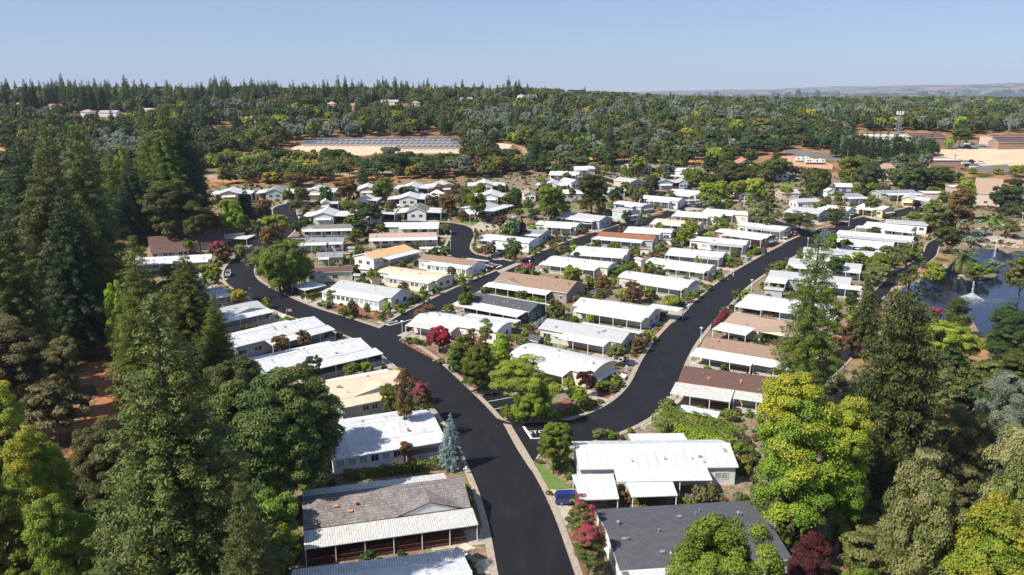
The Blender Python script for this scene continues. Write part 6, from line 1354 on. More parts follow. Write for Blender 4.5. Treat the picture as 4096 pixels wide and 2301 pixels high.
for z, lst in (('C1', ((1340, 325, 55, 'wht'), (1275, 300, 22, 'bush'), (1530, 395, 70, 'green'), (1610, 400, 60, 'dark'), (1580, 430, 30, 'lime'), (1720, 425, 38, 'wht'), (1850, 430, 38, 'ylime'), (1735, 360, 28, 'green'), (2030, 345, 45, 'ylime'), (2070, 380, 42, 'lime'), (2110, 320, 45, 'dark'))),
               ('C2', ((225, 650, 45, 'green'), (250, 800, 60, 'green'), (330, 810, 60, 'green'), (430, 820, 30, 'olive'), (760, 1130, 65, 'dark'), (620, 1030, 50, 'green'), (1070, 1350, 35, 'ylime'), (1130, 1330, 35, 'ylime'), (120, 410, 50, 'ylime'), (290, 320, 50, 'green'), (165, 455, 50, 'lime'), (395, 295, 45, 'lime'), (470, 300, 30, 'lime'))),
               ('B2', ((1505, 400, 75, 'green'), (1600, 400, 70, 'green'), (1730, 405, 75, 'lime'), (1830, 395, 40, 'lime'), (1860, 375, 35, 'green'), (1920, 360, 40, 'green'), (1960, 345, 35, 'green'), (2030, 325, 45, 'lime'), (2080, 305, 35, 'olive'), (1905, 745, 40, 'wht'), (1910, 790, 30, 'green'), (1778, 905, 25, 'green'))),
               ('B3', ((330, 525, 55, 'olive'), (400, 520, 45, 'green'), (450, 515, 30, 'olive'), (540, 480, 28, 'green'), (745, 965, 32, 'grey'), (865, 960, 32, 'grey'), (955, 955, 38, 'grey'), (1058, 950, 32, 'grey'), (1160, 945, 32, 'grey'), (1262, 940, 34, 'grey'), (500, 960, 60, 'rust'), (620, 970, 50, 'olive'), (1570, 1200, 45, 'green'), (1560, 1250, 40, 'ylime'), (790, 330, 60, 'olive'), (1220, 400, 60, 'green'))),
               ('Z3', ((560, 830, 28, 'ylime'), (580, 870, 35, 'ylime'), (600, 905, 38, 'ylime'), (665, 1180, 38, 'green'), (612, 1210, 28, 'green'), (520, 1230, 55, 'lime'), (1320, 890, 38, 'ylime'), (1270, 920, 38, 'ylime'), (1480, 790, 30, 'bush'), (1840, 690, 55, 'bush'))),
               ('C5', ((840, 350, 60, 'olive'), (955, 370, 25, 'ylime'), (870, 210, 50, 'olive'), (770, 240, 60, 'olive'), (620, 270, 40, 'green'), (230, 830, 40, 'lime'), (240, 900, 40, 'green'), (280, 790, 60, 'green'), (1470, 420, 120, 'green'), (1620, 350, 100, 'grey'), (1400, 400, 60, 'olive'), (975, 925, 60, 'green'), (1000, 880, 60, 'lime'))),
               ('C4', ((1700, 620, 60, 'green'), (1780, 670, 60, 'green'), (1670, 700, 40, 'lime'), (1600, 830, 60, 'green'), (905, 900, 70, 'green'), (1560, 930, 70, 'rust'), (200, 465, 60, 'green'), (430, 300, 40, 'green'), (330, 390, 40, 'green'))),
               ('Z6', ((690, 1180, 45, 'dark'), (780, 1190, 40, 'green'), (820, 1200, 45, 'lime'), (640, 1240, 35, 'green'), (740, 1270, 50, 'lime'), (820, 1290, 40, 'green'), (1545, 940, 38, 'green'), (1650, 910, 40, 'green'), (1880, 910, 60, 'green'), (440, 1320, 35, 'dark'), (395, 790, 22, 'dark'), (478, 790, 20, 'dark'), (570, 770, 22, 'dark')))):
    for x, y, hw, p in lst:
        col = {'green': 'green', 'lime': 'light green', 'ylime': 'yellow-green', 'dark': 'dark green', 'olive': 'olive', 'bush': 'reddish', 'rust': 'rusty', 'wht': 'white-flowering', 'grey': 'grey-green'}[p]
        P = G(z, x, y); R = hw / ZONES[z][2] * pxw(P); plant('s', P, R, R * 1.5, p, 'clipped ' + col + ' bush', 'bush', 'garden_bush', None, 'clipped garden bushes', 1)
def hedge(z, pts, w, h, pal, lab):
    global RNG; RNG = np.random.default_rng(len(lab)); P = [G(z, *p) for p in pts]; c = []; nn = []
    for a, b in zip(P, P[1:]):
        L = (b - a).length; n = int(L * (w + 2 * h) * 48); u = (b - a).normalized(); v = Vector((-u.y, u.x, 0)); s = RNG.uniform(0, L, n); q = RNG.random(n); t_ = RNG.uniform(-1, 1, n)
        top = q < w / (w + 2 * h); y = np.where(top, t_ * w / 2, np.sign(t_) * w / 2) + RNG.normal(size=n) * .06; zz = np.where(top, h, RNG.random(n) * h) + RNG.normal(size=n) * .09 + .12 * h * np.sin(s * 1.7 + y) * np.sin(y * 2.3 + s * .6)
        base = np.array(a)[None] + s[:, None] * np.array(u) + y[:, None] * np.array(v); base[:, 2] += zz; c.append(base)
        m = np.zeros((n, 3)); m[:, 2] = np.where(top, 1, .2); m += np.where(top, 0, np.sign(t_))[:, None] * np.array(v) + RNG.normal(size=(n, 3)) * .45; nn.append(m)
    c = np.concatenate(c) - np.array(P[0]); nn = np.concatenate(nn); n = len(c)
    me = quads('hedge', c, nn, .13, RNG.random(n), RNG.random(n), .8, [LM[pal]]); o = link('hedge', me, None, P[0]); tag(o, lab, 'hedge')
hedge('C2', [(1090, 205), (1480, 255), (1840, 320)], 1.5, 1.7, 'green', 'long clipped hedge between dark blue home and taupe house')
hedge('B2', [(385, 800), (700, 760), (1085, 715)], 1.3, 1.3, 'green', 'long low hedge behind the tile-roofed house')
hedge('C3', [(860, 610), (1000, 540), (1130, 495)], 2.4, 1.8, 'green', 'broad hedge between two arched white homes')
hedge('B3', [(725, 400), (900, 440), (1080, 490), (1270, 560)], 5.0, 2.4, 'green', 'deep overgrown hedge below the orange-tan shed')
hedge('B3', [(840, 475), (1000, 520), (1230, 600)], 2.2, 1.6, 'lime', 'lighter green hedge along the back of the long white home')
hedge('C4', [(640, 625), (960, 680)], 1.6, 1.5, 'bush', 'reddish hedge beside the railed veranda home')
hedge('C4', [(372, 790), (500, 640)], 1.3, 2.0, 'boug', 'crimson hedge along the right road')
hedge('C2', [(880, 470), (1100, 520), (1400, 590)], 1.2, 1.1, 'olive', 'planting strip along the dark blue home porch')
hedge('Z3', [(985, 700), (1330, 748)], 1.0, 1.0, 'green', 'ivy-covered strip between grey and striped roofs')
hedge('Z5', [(-30, 1010), (370, 1085)], 1.2, 1.4, 'green', 'row of dark hedge balls along the brown siding')
hedge('Z2', [(340, 1440), (560, 1390)], 2.2, 1.3, 'green', 'hedge beside the open carport')
hedge('C4', [(1530, 1000), (1440, 1110)], 2.0, 1.4, 'rust', 'rusty hedge along the pond lane')
hedge('Z6', [(1510, 690), (1740, 730)], 2.0, 1.0, 'rust', 'brownish hedge behind the chain-link fence')

# ---------------------------------------------------------------- vehicles
PAINTS = {}
def paint(n, c, mt=.0):
    if n not in PAINTS:
        m = D.materials.new(n); m.use_nodes = True; b = m.node_tree.nodes['Principled BSDF']; b.inputs['Base Color'].default_value = c + (1,); b.inputs['Roughness'].default_value = .3; b.inputs['Metallic'].default_value = mt; b.inputs['Coat Weight'].default_value = .7; PAINTS[n] = m
    return PAINTS[n]
TYRE = mat('tyre', (.018, .018, .018), rough=.85); RIM = mat('rim', (.42, .42, .43), rough=.35, metal=.7); LAMPG = mat('head_lamp', (.75, .75, .72), rough=.2); LAMPR = mat('tail_lamp', (.35, .01, .01), rough=.3)
SHAPES = dict(   # length, half width, height, body stations (x, z_top, half width), cabin (x0, x1 foot; x0, x1 roof), belt
    sedan=(4.65, .90, 1.42, [(0, .62, .72), (.12, .72, .82), (1.25, .92, .90), (2.5, .95, .90), (3.75, .95, .88), (4.5, .90, .80), (4.65, .62, .72)], (1.15, 4.05, 1.95, 3.35)),
    suv=(4.45, .90, 1.74, [(0, .70, .74), (.1, .92, .84), (1.15, 1.06, .90), (2.5, 1.08, .90), (4.2, 1.08, .88), (4.4, 1.0, .84), (4.45, .65, .8)], (1.05, 4.38, 1.65, 4.1)),
    hatch=(4.2, .88, 1.5, [(0, .62, .72), (.12, .76, .82), (1.1, .95, .88), (2.4, .98, .88), (3.9, .98, .86), (4.15, .88, .80), (4.2, .6, .74)], (.95, 4.1, 1.75, 3.65)),
    pickup=(5.6, .97, 1.85, [(0, .78, .80), (.1, 1.05, .92), (1.4, 1.15, .97), (3.2, 1.18, .97), (5.5, 1.18, .95), (5.6, .7, .9)], (1.35, 3.35, 1.95, 3.2)))
def car(z, x, y, head, shape, pm, lab, cat='car', name='parked_car', P=None):
    """head: picture point the bonnet points towards"""
    P = P or G(z, x, y); Q = G(z, *head); d = Q - P; ang = math.atan2(d.y, d.x); L, hw, ht, st, cab = SHAPES[shape]
    zz = T(P.x, P.y) + .07; root = empty(name, (P.x, P.y, zz), ang + PI); ox = -L / 2     # bonnet at -x
    def ring(xx, zt, w): return [(ox + xx, -w, .28), (ox + xx, -w - .02, .5), (ox + xx, -w * .96, zt), (ox + xx, w * .96, zt), (ox + xx, w + .02, .5), (ox + xx, w, .28)]
    mb = MB(); n = 6
    for xx, zt, w in st: mb.v += ring(xx, zt, w)
    for i in range(len(st) - 1):
        for j in range(n): a = i * n + j; b = i * n + (j + 1) % n; mb.f.append((a, a + n, b + n, b)); mb.m.append(0)
    mb.f += [tuple(range(n)), tuple(range((len(st) - 1) * n, len(st) * n))[::-1]]; mb.m += [0, 0]
    if shape == 'pickup': mb.box(ox + 3.45, -.78, 1.185, ox + 5.45, .78, 1.19, 1)
    mb.build('body', [pm, DARKM], root)
    f0, f1, r0, r1 = cab; zb = st[2][1] - .02; w0, w1 = hw * .93, hw * .72
    gl = MB().hexa([(ox + f0, -w0, zb), (ox + f1, -w0, zb), (ox + f1, w0, zb), (ox + f0, w0, zb), (ox + r0, -w1, ht - .05), (ox + r1, -w1, ht - .05), (ox + r1, w1, ht - .05), (ox + r0, w1, ht - .05)])
    gl.build('window', GLASS, root)
    mb = MB().hexa([(ox + r0 - .03, -w1 - .03, ht - .06), (ox + r1 + .03, -w1 - .03, ht - .06), (ox + r1 + .03, w1 + .03, ht - .06), (ox + r0 - .03, w1 + .03, ht - .06), (ox + r0 + .1, -w1 + .08, ht), (ox + r1 - .1, -w1 + .08, ht), (ox + r1 - .1, w1 - .08, ht), (ox + r0 + .1, w1 - .08, ht)])
    for s in (-1, 1):
        for fx, rx in ((f0, r0), ((f0 + f1) / 2, (r0 + r1) / 2), (f1, r1)):
            mb.tube((ox + fx, s * (w0 + .01), zb), (ox + rx, s * (w1 + .01), ht - .05), .05, .045, 4)
    mb.build('roof', pm, root)
    wm = shared('tyre', lambda: MB().lathe([(.2, -.11), (.31, -.11), (.34, -.07), (.34, .07), (.31, .11), (.2, .11)], 16).mesh('tyre', [TYRE], True))
    rm = shared('rim', lambda: MB().cyl(0, 0, -.105, .105, .21, .21, 12).mesh('rim', [RIM]))
    for wx in (ox + L * .19, ox + L * .80):
        for s in (-1, 1):
            w = link('wheel', wm, root, (wx, s * (hw - .10), .34), (PI / 2, 0, 0)); link('rim', rm, w)
    for s in (-1, 1):
        MB().box(ox - .01, s * hw * .62 - .18, .58, ox + .12, s * hw * .62 + .18, .72).build('headlight', LAMPG, root)
        MB().box(ox + L - .12, s * hw * .72 - .12, .68, ox + L + .015, s * hw * .72 + .12, .86).build('tail_light', LAMPR, root)
        MB().box(ox + f0 + .25, s * hw - .02 if s > 0 else s * hw - .2, zb, ox + f0 + .4, s * hw + .2 if s > 0 else s * hw + .02, zb + .14).build('mirror', pm, root)
    MB().box(ox + L - .03, -.26, .5, ox + L + .02, .26, .62).build('number_plate', TRIM, root)
    tag(root, lab, cat); return root
BL = paint('blue_paint', (.012, .03, .20)); WP = paint('white_paint', (.75, .75, .74)); SV = paint('silver_paint', (.40, .41, .43), .4); BK = paint('black_paint', (.012, .012, .014)); GR = paint('grey_paint', (.10, .10, .11), .3); RD = paint('red_paint', (.30, .012, .015))
car('B2', 1922, 955, (2200, 948), 'suv', BL, 'dark blue SUV parked beside the white patio roof', 'SUV')
car('B2', 2228, 105, (2420, 130), 'sedan', WP, 'white saloon in the driveway of the corner home')
car('Z1', 1200, 1170, (1160, 1240), 'suv', SV, 'silver SUV driving down the road at the left bend', 'SUV', 'moving_car')
car('Z3', 820, 935, (960, 915), 'hatch', WP, 'white hatchback under the flat carport')
car('Z3', 1565, 765, (1450, 745), 'suv', GR, 'dark grey SUV beside the blue-grey home', 'SUV')
car('C3', 1455, 1085, (1400, 1180), 'pickup', BK, 'black pickup with yellow load in the wide driveway', 'pickup truck', 'pickup_truck')
car('Z4', 1350, 662, (1200, 640), 'suv', GR, 'dark car under the carport beside the black pickup')
car('Z4', 1440, 672, (1300, 655), 'pickup', BK, 'long black pickup beside the white bay-window home', 'pickup truck', 'pickup_truck')
car('Z5', 405, 1190, (280, 1165), 'suv', GR, 'grey-brown estate car beside the right road', 'SUV')
car('Z5', 800, 985, (795, 920), 'hatch', RD, 'red car behind the home at the crossroads')
car('Z5', 1260, 975, (1350, 965), 'sedan', GR, 'dark car at the kerb of the upper right road')
car('Z4', 1165, 452, (1240, 450), 'sedan', RD, 'dark red car outside the slate grey gable home')
car('Z4', 1158, 352, (1180, 400), 'sedan', SV, 'pale silver car on the upper street')
car('Z2', 1825, 512, (1825, 620), 'suv', BK, 'black car nose-out in the carport of the brown-gabled home', 'SUV')
car('Z2', 1290, 530, (1290, 640), 'sedan', GR, 'dark car beneath the grey metal carport')
car('Z2', 1698, 236, (1710, 300), 'hatch', WP, 'small white car in a far row carport')
car('Z2', 320, 1405, (400, 1500), 'suv', BK, 'black car under the loose metal carport', 'SUV')
car('Z5', 695, 340, (690, 400), 'sedan', GR, 'grey car in the open white garage')
car('C4', 1060, 395, (950, 390), 'suv', BK, 'black vehicle behind the grey garden shed', 'SUV')
car('B2', 2470, 60, (2600, 60), 'hatch', RD, 'small red toy-like car behind the white saloon', P=G('B2', 2200, -20)) if False else None
for i, (x, y, p, s, l) in enumerate(((1530, 618, WP, 'sedan', 'white saloon beside the church wall'), (1920, 618, WP, 'suv', 'white estate car in the church car park'), (1990, 598, BK, 'sedan', 'black saloon in the church car park'), (1800, 630, RD, 'sedan', 'rust red car in the church car park'))): car('Z6', x, y, (x + 200, y + 10), s, p, l)
for i, (x, y, p, s, l) in enumerate(((1905, 1030, WP, 'pickup', 'white pickup beside the brown brick building'), (1960, 1010, BK, 'pickup', 'dark pickup behind the white ones'), (2070, 1025, WP, 'pickup', 'white pickup below the ochre field'), (1995, 1070, WP, 'suv', 'white van-like car in the lower lot'), (1930, 1055, BK, 'suv', 'dark car in the lower lot'), (1990, 1045, RD, 'sedan', 'red car in the lower lot'),
        (1925, 805, WP, 'suv', 'white car left in the upper lot'), (1975, 805, GR, 'sedan', 'grey car in the upper lot'), (1930, 838, BK, 'suv', 'black SUV at the edge of the upper lot'), (2092, 825, SV, 'sedan', 'silver car in the upper lot'), (2148, 825, WP, 'sedan', 'white saloon right in the upper lot'), (2530, 850, WP, 'pickup', 'white truck beside the tan brick building'), (195, 815, WP, 'suv', 'white car glimpsed under trees by the highway'))): car('F5', x, y, (x + 200, y), s, p, l)
for x, y, p, s, l in ((350, 735, WP, 'pickup', 'white utility truck behind the solar rows'), (290, 730, BL, 'sedan', 'blue car behind the solar rows'), (260, 730, RD, 'sedan', 'red car behind the solar rows'), (110, 735, BK, 'sedan', 'dark car behind the left solar rows')): car('F3', x, y, (x + 100, y), s, p, l)
def rv(z, x, y, x2, y2, L, lab, motor):
    P = G(z, x, y); Q = G(z, x2, y2); d = Q - P; ang = math.atan2(d.y, d.x); root = empty('motorhome' if motor else 'travel_trailer', P, ang)
    mb = MB(); s = [(0, .7, .95), (-.25 if motor else -.1, 1.6, 2.2), (.35, 3.0, 3.1)]
    mb.hexa([(0, -1.2, .5), (L, -1.2, .5), (L, 1.2, .5), (0, 1.2, .5), (-.15, -1.2, 1.7), (L, -1.2, 1.7), (L, 1.2, 1.7), (-.15, 1.2, 1.7)]); mb.hexa([(-.15, -1.2, 1.7), (L, -1.2, 1.7), (L, 1.2, 1.7), (-.15, 1.2, 1.7), (.4, -1.15, 3.1), (L - .15, -1.15, 3.1), (L - .15, 1.15, 3.1), (.4, 1.15, 3.1)])
    mb.build('body', WP, root); MB().box(.05, -1.22, .5, L + .01, -1.19, 1.05).build('side_stripe', GR if motor else SV, root)
    for wx in ([.9, 2.2, L * .55, L * .85] if motor else [1.2, L * .5, L * .75]): MB().box(wx, -1.225, 1.75, wx + .9, -1.17, 2.45).build('window', GLASS, root)
    if motor: MB().hexa([(-.17, -1.0, 1.6), (0, -1.0, 1.6), (0, 1.0, 1.6), (-.17, 1.0, 1.6), (.28, -1.0, 2.75), (.4, -1.0, 2.75), (.4, 1.0, 2.75), (.28, 1.0, 2.75)]).build('windscreen', GLASS, root)
    for wx in ((1.4, L * .68) if motor else (L * .5, L * .6)):
        for sy in (-1.05, 1.05): link('wheel', shared('rvw', lambda: MB().cyl(0, 0, -.15, .15, .45, .45, 14).mesh('wheel', [TYRE])), root, (wx, sy, .45), (PI / 2, 0, 0))
    for wx in (L * .3, L * .7): MB().box(wx, -.4, 3.08, wx + .9, .4, 3.35).build('air_conditioner', TRIM, root)
    tag(root, lab, 'motorhome' if motor else 'trailer')
rv('Z5', 925, 165, 1100, 168, 11, 'white and dark grey motorhome on the orange dirt lot', True)
rv('Z5', 810, 140, 930, 142, 8, 'white travel trailer parked behind the motorhome', False)
def golf_cart(z, x, y, hx, hy, c1, lab):
    P = G(z, x, y); Q = G(z, hx, hy); d = Q - P; root = empty('golf_cart', P, math.atan2(d.y, d.x))
    MB().hexa([(-1.1, -.55, .3), (1.2, -.55, .3), (1.2, .55, .3), (-1.1, .55, .3), (-1.1, -.55, .75), (1.0, -.5, .7), (1.0, .5, .7), (-1.1, .55, .75)]).build('body', c1, root)
    MB().box(-.5, -.5, .75, -.05, .5, .95).box(-.55, -.5, .95, -.42, .5, 1.3).build('seat', TRIM, root)
    mb = MB()
    for sx in (-.9, .75):
        for sy in (-.5, .5): mb.tube((sx, sy, .6), (sx * .9, sy, 1.85), .02)
    mb.build('frame', DARKM, root); MB().box(-1.0, -.6, 1.85, .9, .6, 1.92).build('canopy', BEM if c1 != WP else TRIM, root)
    for sx in (-.75, .8):
        for sy in (-.5, .5): link('wheel', shared('gcw', lambda: MB().cyl(0, 0, -.09, .09, .23, .23, 12).mesh('wheel', [TYRE])), root, (sx, sy, .23), (PI / 2, 0, 0))
    tag(root, lab, 'golf cart')
golf_cart('B2', 1225, 1350, 1330, 1400, paint('green_paint', (.01, .05, .03)), 'green golf cart with beige canopy at the lower left kerb')
golf_cart('Z5', 690, 1068, 760, 1075, WP, 'white golf cart in front of the brown-sided home')

# ---------------------------------------------------------------- street furniture and small things
def lamp(z, x, y, ty, lab):
    P = G(z, x, y); h = min(max(hgt(P, z, ty), 3.8), 7.5); root = empty('street_lamp', P)
    MB().cyl(0, 0, -.2, .3, .11, .09).cyl(0, 0, .3, h - .45, .07, .045).build('pole', PIPE if False else TRIM, root)
    MB().lathe([(.05, h - .5), (.16, h - .42), (.17, h - .2), (.10, h - .16)], 10).build('lantern', LAMPG, root)
    MB().lathe([(.38, h - .17), (.30, h - .08), (.08, h), (.01, h + .03)], 12).build('lamp_cap', TRIM, root); tag(root, lab, 'street lamp', 'white street lamps')
for a in (('C1', 608, 245, 140, 'white street lamp beside the light grey shingle home'), ('C1', 2074, 620, 440, 'white street lamp on the junction corner by the striped roof'), ('C3', 1888, 1362, 1185, 'white street lamp at the kerb above the tan shingle home'), ('C4', 1786, 568, 392, 'white street lamp at the pond-side path'),
          ('Z3', 521, 590, 455, 'street lamp on the lawn at the top of the bend'), ('Z3', 1212, 1120, 990, 'street lamp behind the pink-flowering shrub'), ('Z2', 282, 615, 480, 'street lamp at the end of the brown-grey shingle home'), ('Z5', 1318, 850, 748, 'broad-headed lamp by the striped-awning home'), ('Z5', 954, 1135, 1050, 'street lamp behind the pale blue-grey conifer'),
          ('Z5', 220, 655, 578, 'street lamp by the yellow-green trees'), ('Z5', 1432, 885, 842, 'street lamp where the right road fades out'), ('B2', 1590, 410, 290, 'dark lamp post in front of the feathery pine'), ('Z3', 296, 870, 822, 'street lamp in the curve above the round bushes'), ('Z6', 712, 1205, 1045, 'lamp post by the pond garden veranda'), ('Z6', 1990, 840, 738, 'lamp post at the right edge by the park path'),
          ('Z6', 543, 635, 525, 'white pole in front of the yellow-walled home'), ('Z4', 1956, 640, 582, 'lamp between lime trees and crossroads'), ('C4', 735, 405, 378, 'short lamp post at the right road kerb')):
    lamp(*a)
def mailbox(z, x, y, lab):
    P = G(z, x, y); root = empty('mailbox_post', P); MB().box(-.06, -.06, 0, .06, .06, 1.35).box(-.5, -.05, .85, .5, .05, .95).build('post', TRIM, root); MB().box(-.14, -.25, .96, .14, .25, 1.18).build('mailbox', TRIM, root); tag(root, lab, 'mailbox', 'white mailbox posts')
for z, x, y in (('C2', 505, 300), ('Z3', 1170, 965), ('Z3', 715, 1135), ('C3', 1748, 975), ('Z5', 515, 1180), ('B2', 1215, 760), ('Z3', 275, 548), ('Z3', 1708, 755), ('C4', 128, 570), ('C4', 540, 225), ('Z6', 285, 800), ('Z1', 1525, 1155), ('Z1', 1680, 420), ('B3', 520, 60), ('Z2', 1980, 730), ('Z6', 740, 690)):
    mailbox(z, x, y, 'white mailbox post')
def bins(z, lst):
    for x, y, c, l in lst:
        P = G(z, x, y); root = empty('wheelie_bin', P, random.uniform(-1, 1)); m = mat(c + '_plastic', {'blue': (.01, .04, .32), 'green': (.015, .09, .05), 'black': (.012, .012, .014)}[c], rough=.5)
        MB().hexa([(-.25, -.28, .05), (.25, -.28, .05), (.25, .28, .05), (-.25, .28, .05), (-.3, -.36, 1.0), (.3, -.36, 1.0), (.3, .36, 1.0), (-.3, .36, 1.0)]).build('bin_body', m, root)
        MB().hexa([(-.32, -.4, 1.0), (.32, -.4, 1.0), (.32, .4, 1.0), (-.32, .4, 1.0), (-.3, -.3, 1.09), (.3, -.3, 1.09), (.3, .36, 1.12), (-.3, .36, 1.12)]).build('lid', m, root)
        tag(root, l, 'rubbish bin', 'wheelie bins')
bins('Z2', ((205, 1395, 'blue', 'blue bin by the loose metal carport'), (240, 1390, 'green', 'dark green bin by the loose metal carport'))); bins('B3', ((862, 350, 'blue', 'blue bin beside the orange-tan shed'), (880, 352, 'black', 'dark bin beside the orange-tan shed'))); bins('C3', ((1300, 1235, 'green', 'green bin at the open porch home'), (1358, 1190, 'blue', 'dark blue bin at the open porch home'), (1390, 1180, 'green', 'tall green bin at the open porch home')))
bins('Z3', ((1170, 955, 'blue', 'blue bin beside the bronze-green tree'),)) if False else None
def shed(z, ax, ay, bx, by, w, roof, wall, lab, he=2.1, rise=.4, name='garden_shed'): H(z, ax, ay, bx, by, w, roof, wall, lab, rise=rise, he=he, wins='', vents=0, garden=0, name=name, cat='shed')
shed('C3', 1180, 268, 1300, 274, 2.6, 'O', 'w', 'white shed with orange-brown roof', he=2.5); shed('C3', 1112, 380, 1195, 412, 2.6, 'L', 'w', 'white shed with grey roof by the pink patio'); shed('C3', 1458, 160, 1560, 170, 3, 'C', 'w', 'pale shed with charcoal roof'); shed('Z2', 832, 845, 925, 848, 2.8, 'G', 'w', 'small white shed with grey gable')
shed('Z2', 955, 1085, 1090, 1095, 2.2, 'W', 'w', 'white flat shed against the orange-roofed home'); shed('Z2', 1120, 1222, 1230, 1200, 3, 'K', 'c', 'shed with dark red-brown roof behind the corner home'); shed('C2', 1605, 745, 1740, 775, 3.4, 'C', 'n', 'brown gazebo-like shed with dark hip roof', he=2.2, rise=.9)
shed('B3', 875, 325, 1140, 375, 2.8, 'W', 'o', 'orange-tan shed with grey-white roof', he=2.3); shed('C4', 855, 372, 1045, 392, 3, 'M', 'g', 'grey shed with skylight beside the white carport', he=2.3); shed('Z2', 900, 1165, 985, 1165, 2.2, 'M', 'c', 'small cream lean-to shed'); shed('Z4', 905, 1100, 1000, 1110, 2, 'W', 'w', 'little white shed behind the shake roof home') if False else None
shed('Z2', 960, 620, 1050, 625, 3.4, 'O', 'c', 'cream shed with brown roof and small window', he=2.6, rise=.8); shed('Z2', 800, 905, 870, 910, 2.2, 'O', 'l', 'red and olive shed between two homes'); shed('C2', 1300, 800, 1400, 815, 2.6, 'V', 'n', 'red-brown shed roof behind the rusty maple'); shed('Z2', 1368, 355, 1450, 355, 2.5, 'W', 'w', 'white block shed in the second row')
def open_carport(z, c, lab, roof=WH):
    P = [G(z, x, y, 2.5) for x, y in c]; root = empty('carport', (P[0].x, P[0].y, T(P[0].x, P[0].y))); Q = [p - root.location for p in P]
    zz = 2.5; MB().slab(*[(q.x, q.y, zz + .02 * i) for i, q in enumerate(Q)], .12).build('carport_roof', [roof], root)
    for q in Q: link('post', shared('post', post_me), root, (q.x * .94 + .06 * Q[2].x * .5, q.y * .94 + .06 * Q[2].y * .5, -.4), None, (1, 1, 2.8))
    tag(root, lab, 'carport')
open_carport('Z2', [(345, 1340), (600, 1278), (410, 1232), (190, 1285)], 'loose flat metal carport beside the big ash tree')
open_carport('Z3', [(722, 845), (935, 872), (1000, 810), (800, 795)], 'white flat carport over the white hatchback')
open_carport('Z1', [(1160, 735), (1410, 748), (1525, 672), (1230, 690)], 'pale flat carport between clubhouse and road')
open_carport('B3', [(205, 935), (470, 928), (430, 760), (148, 765)], 'bright white flat carport over the blue SUV')
open_carport('B3', [(555, 915), (870, 905), (830, 800), (510, 808)], 'white ribbed patio roof in front of the long white home', WHR)
open_carport('Z2', [(1680, 860), (1920, 850), (1890, 822), (1665, 828)], 'white sheet canopy right of the orange-roofed home')
open_carport('Z4', [(1290, 590), (1450, 578), (1440, 565), (1250, 570)], 'flat white canopy by the black pickup')
def flag(z, x, y, ty, lab):
    P = G(z, x, y); h = max(2.2, hgt(P, z, ty)); root = empty('flag', P); MB().tube((0, 0, 0), (.5, 0, h), .03).build('pole', TRIM, root)
    mb = MB(); W_, Hh = 1.3, .8
    for i in range(7): mb.add([(.45 + k * W_ / 4, .06 * math.sin(k * 2), h - .1 - (i + j) * Hh / 7 - .05 * k) for j in (0, 1) for k in range(5)], [(k, k + 1, k + 6, k + 5) for k in range(4)], i % 2)
    mb.add([(.44, -.02, h - .08), (.98, -.01, h - .13), (.98, -.01, h - .56), (.44, -.02, h - .5)], [(0, 1, 2, 3)], 2); mb.build('flag_cloth', [mat('flag_red', (.5, .03, .05)), mat('flag_white', (.8, .8, .8)), mat('flag_blue', (.03, .05, .2))], root); tag(root, lab, 'flag')
flag('C1', 945, 395, 348, 'red, white and blue striped flag above the white picket fence'); flag('Z3', 165, 800, 735, 'striped flag hanging at the inner bend of the curved road'); flag('Z3', 442, 500, 450, 'striped flag on the porch post of the lawn home')
def fence(z, pts, h, m, lab, step=2.2, name='fence', gap=.12):
    P = [G(z, *p) for p in pts]; root = empty(name, P[0]); mb = MB(); pk = MB()
    for a, b in zip(P, P[1:]):
        L = (b - a).length; n = max(1, int(L / step)); u = (b - a).normalized()
        for i in range(n + 1): q = a + (b - a) * i / n - P[0]; mb.box(q.x - .06, q.y - .06, q.z - .3, q.x + .06, q.y + .06, q.z + h + .1)
        k = int(L / (.22 + gap)) if gap < .5 else 0
        for i in range(k): q = a + (b - a) * (i + .5) / k - P[0]; pk.add([(q.x - u.x * .09, q.y - u.y * .09, q.z), (q.x + u.x * .09, q.y + u.y * .09, q.z), (q.x + u.x * .09, q.y + u.y * .09, q.z + h), (q.x - u.x * .09, q.y - u.y * .09, q.z + h)], [(0, 1, 2, 3)])
        for zz in (.25, h - .12): pk.tube(a - P[0] + Vector((0, 0, zz)), b - P[0] + Vector((0, 0, zz)), .035, n=4)
    mb.build('post', m, root); pk.build('fence_panel', m, root); tag(root, lab, 'fence')
fence('C1', [(790, 425), (870, 400), (950, 420)], 1.0, TRIM, 'white picket fence with arch beside the light grey shingle home'); fence('C2', [(1660, 650), (1835, 540)], 1.7, TRIM, 'white panel fence between dark blue and sage homes', gap=.0); fence('C2', [(1480, 800), (1640, 720)], 1.2, TRIM, 'white picket fence behind the striped metal home')
fence('C3', [(580, 830), (675, 790)], 1.3, TRIM, 'white fence rising behind the taupe house'); fence('C5', [(850, 790), (960, 815), (1000, 830)], 1.4, COPPER, 'red-brown metal railing at the pond outlet'); fence('Z6', [(1535, 745), (1640, 760), (1760, 770)], 1.8, PIPE, 'chain-link fence between lawn and church', gap=.9); fence('Z2', [(985, 895), (1080, 880)], 1.4, WOODB, 'dark brown lattice fence behind the orange-roofed home')
fence('B2', [(430, 1330), (880, 1255)], 1.3, WOODB, 'brown lattice fence in front of the tile-roofed house', gap=.03)
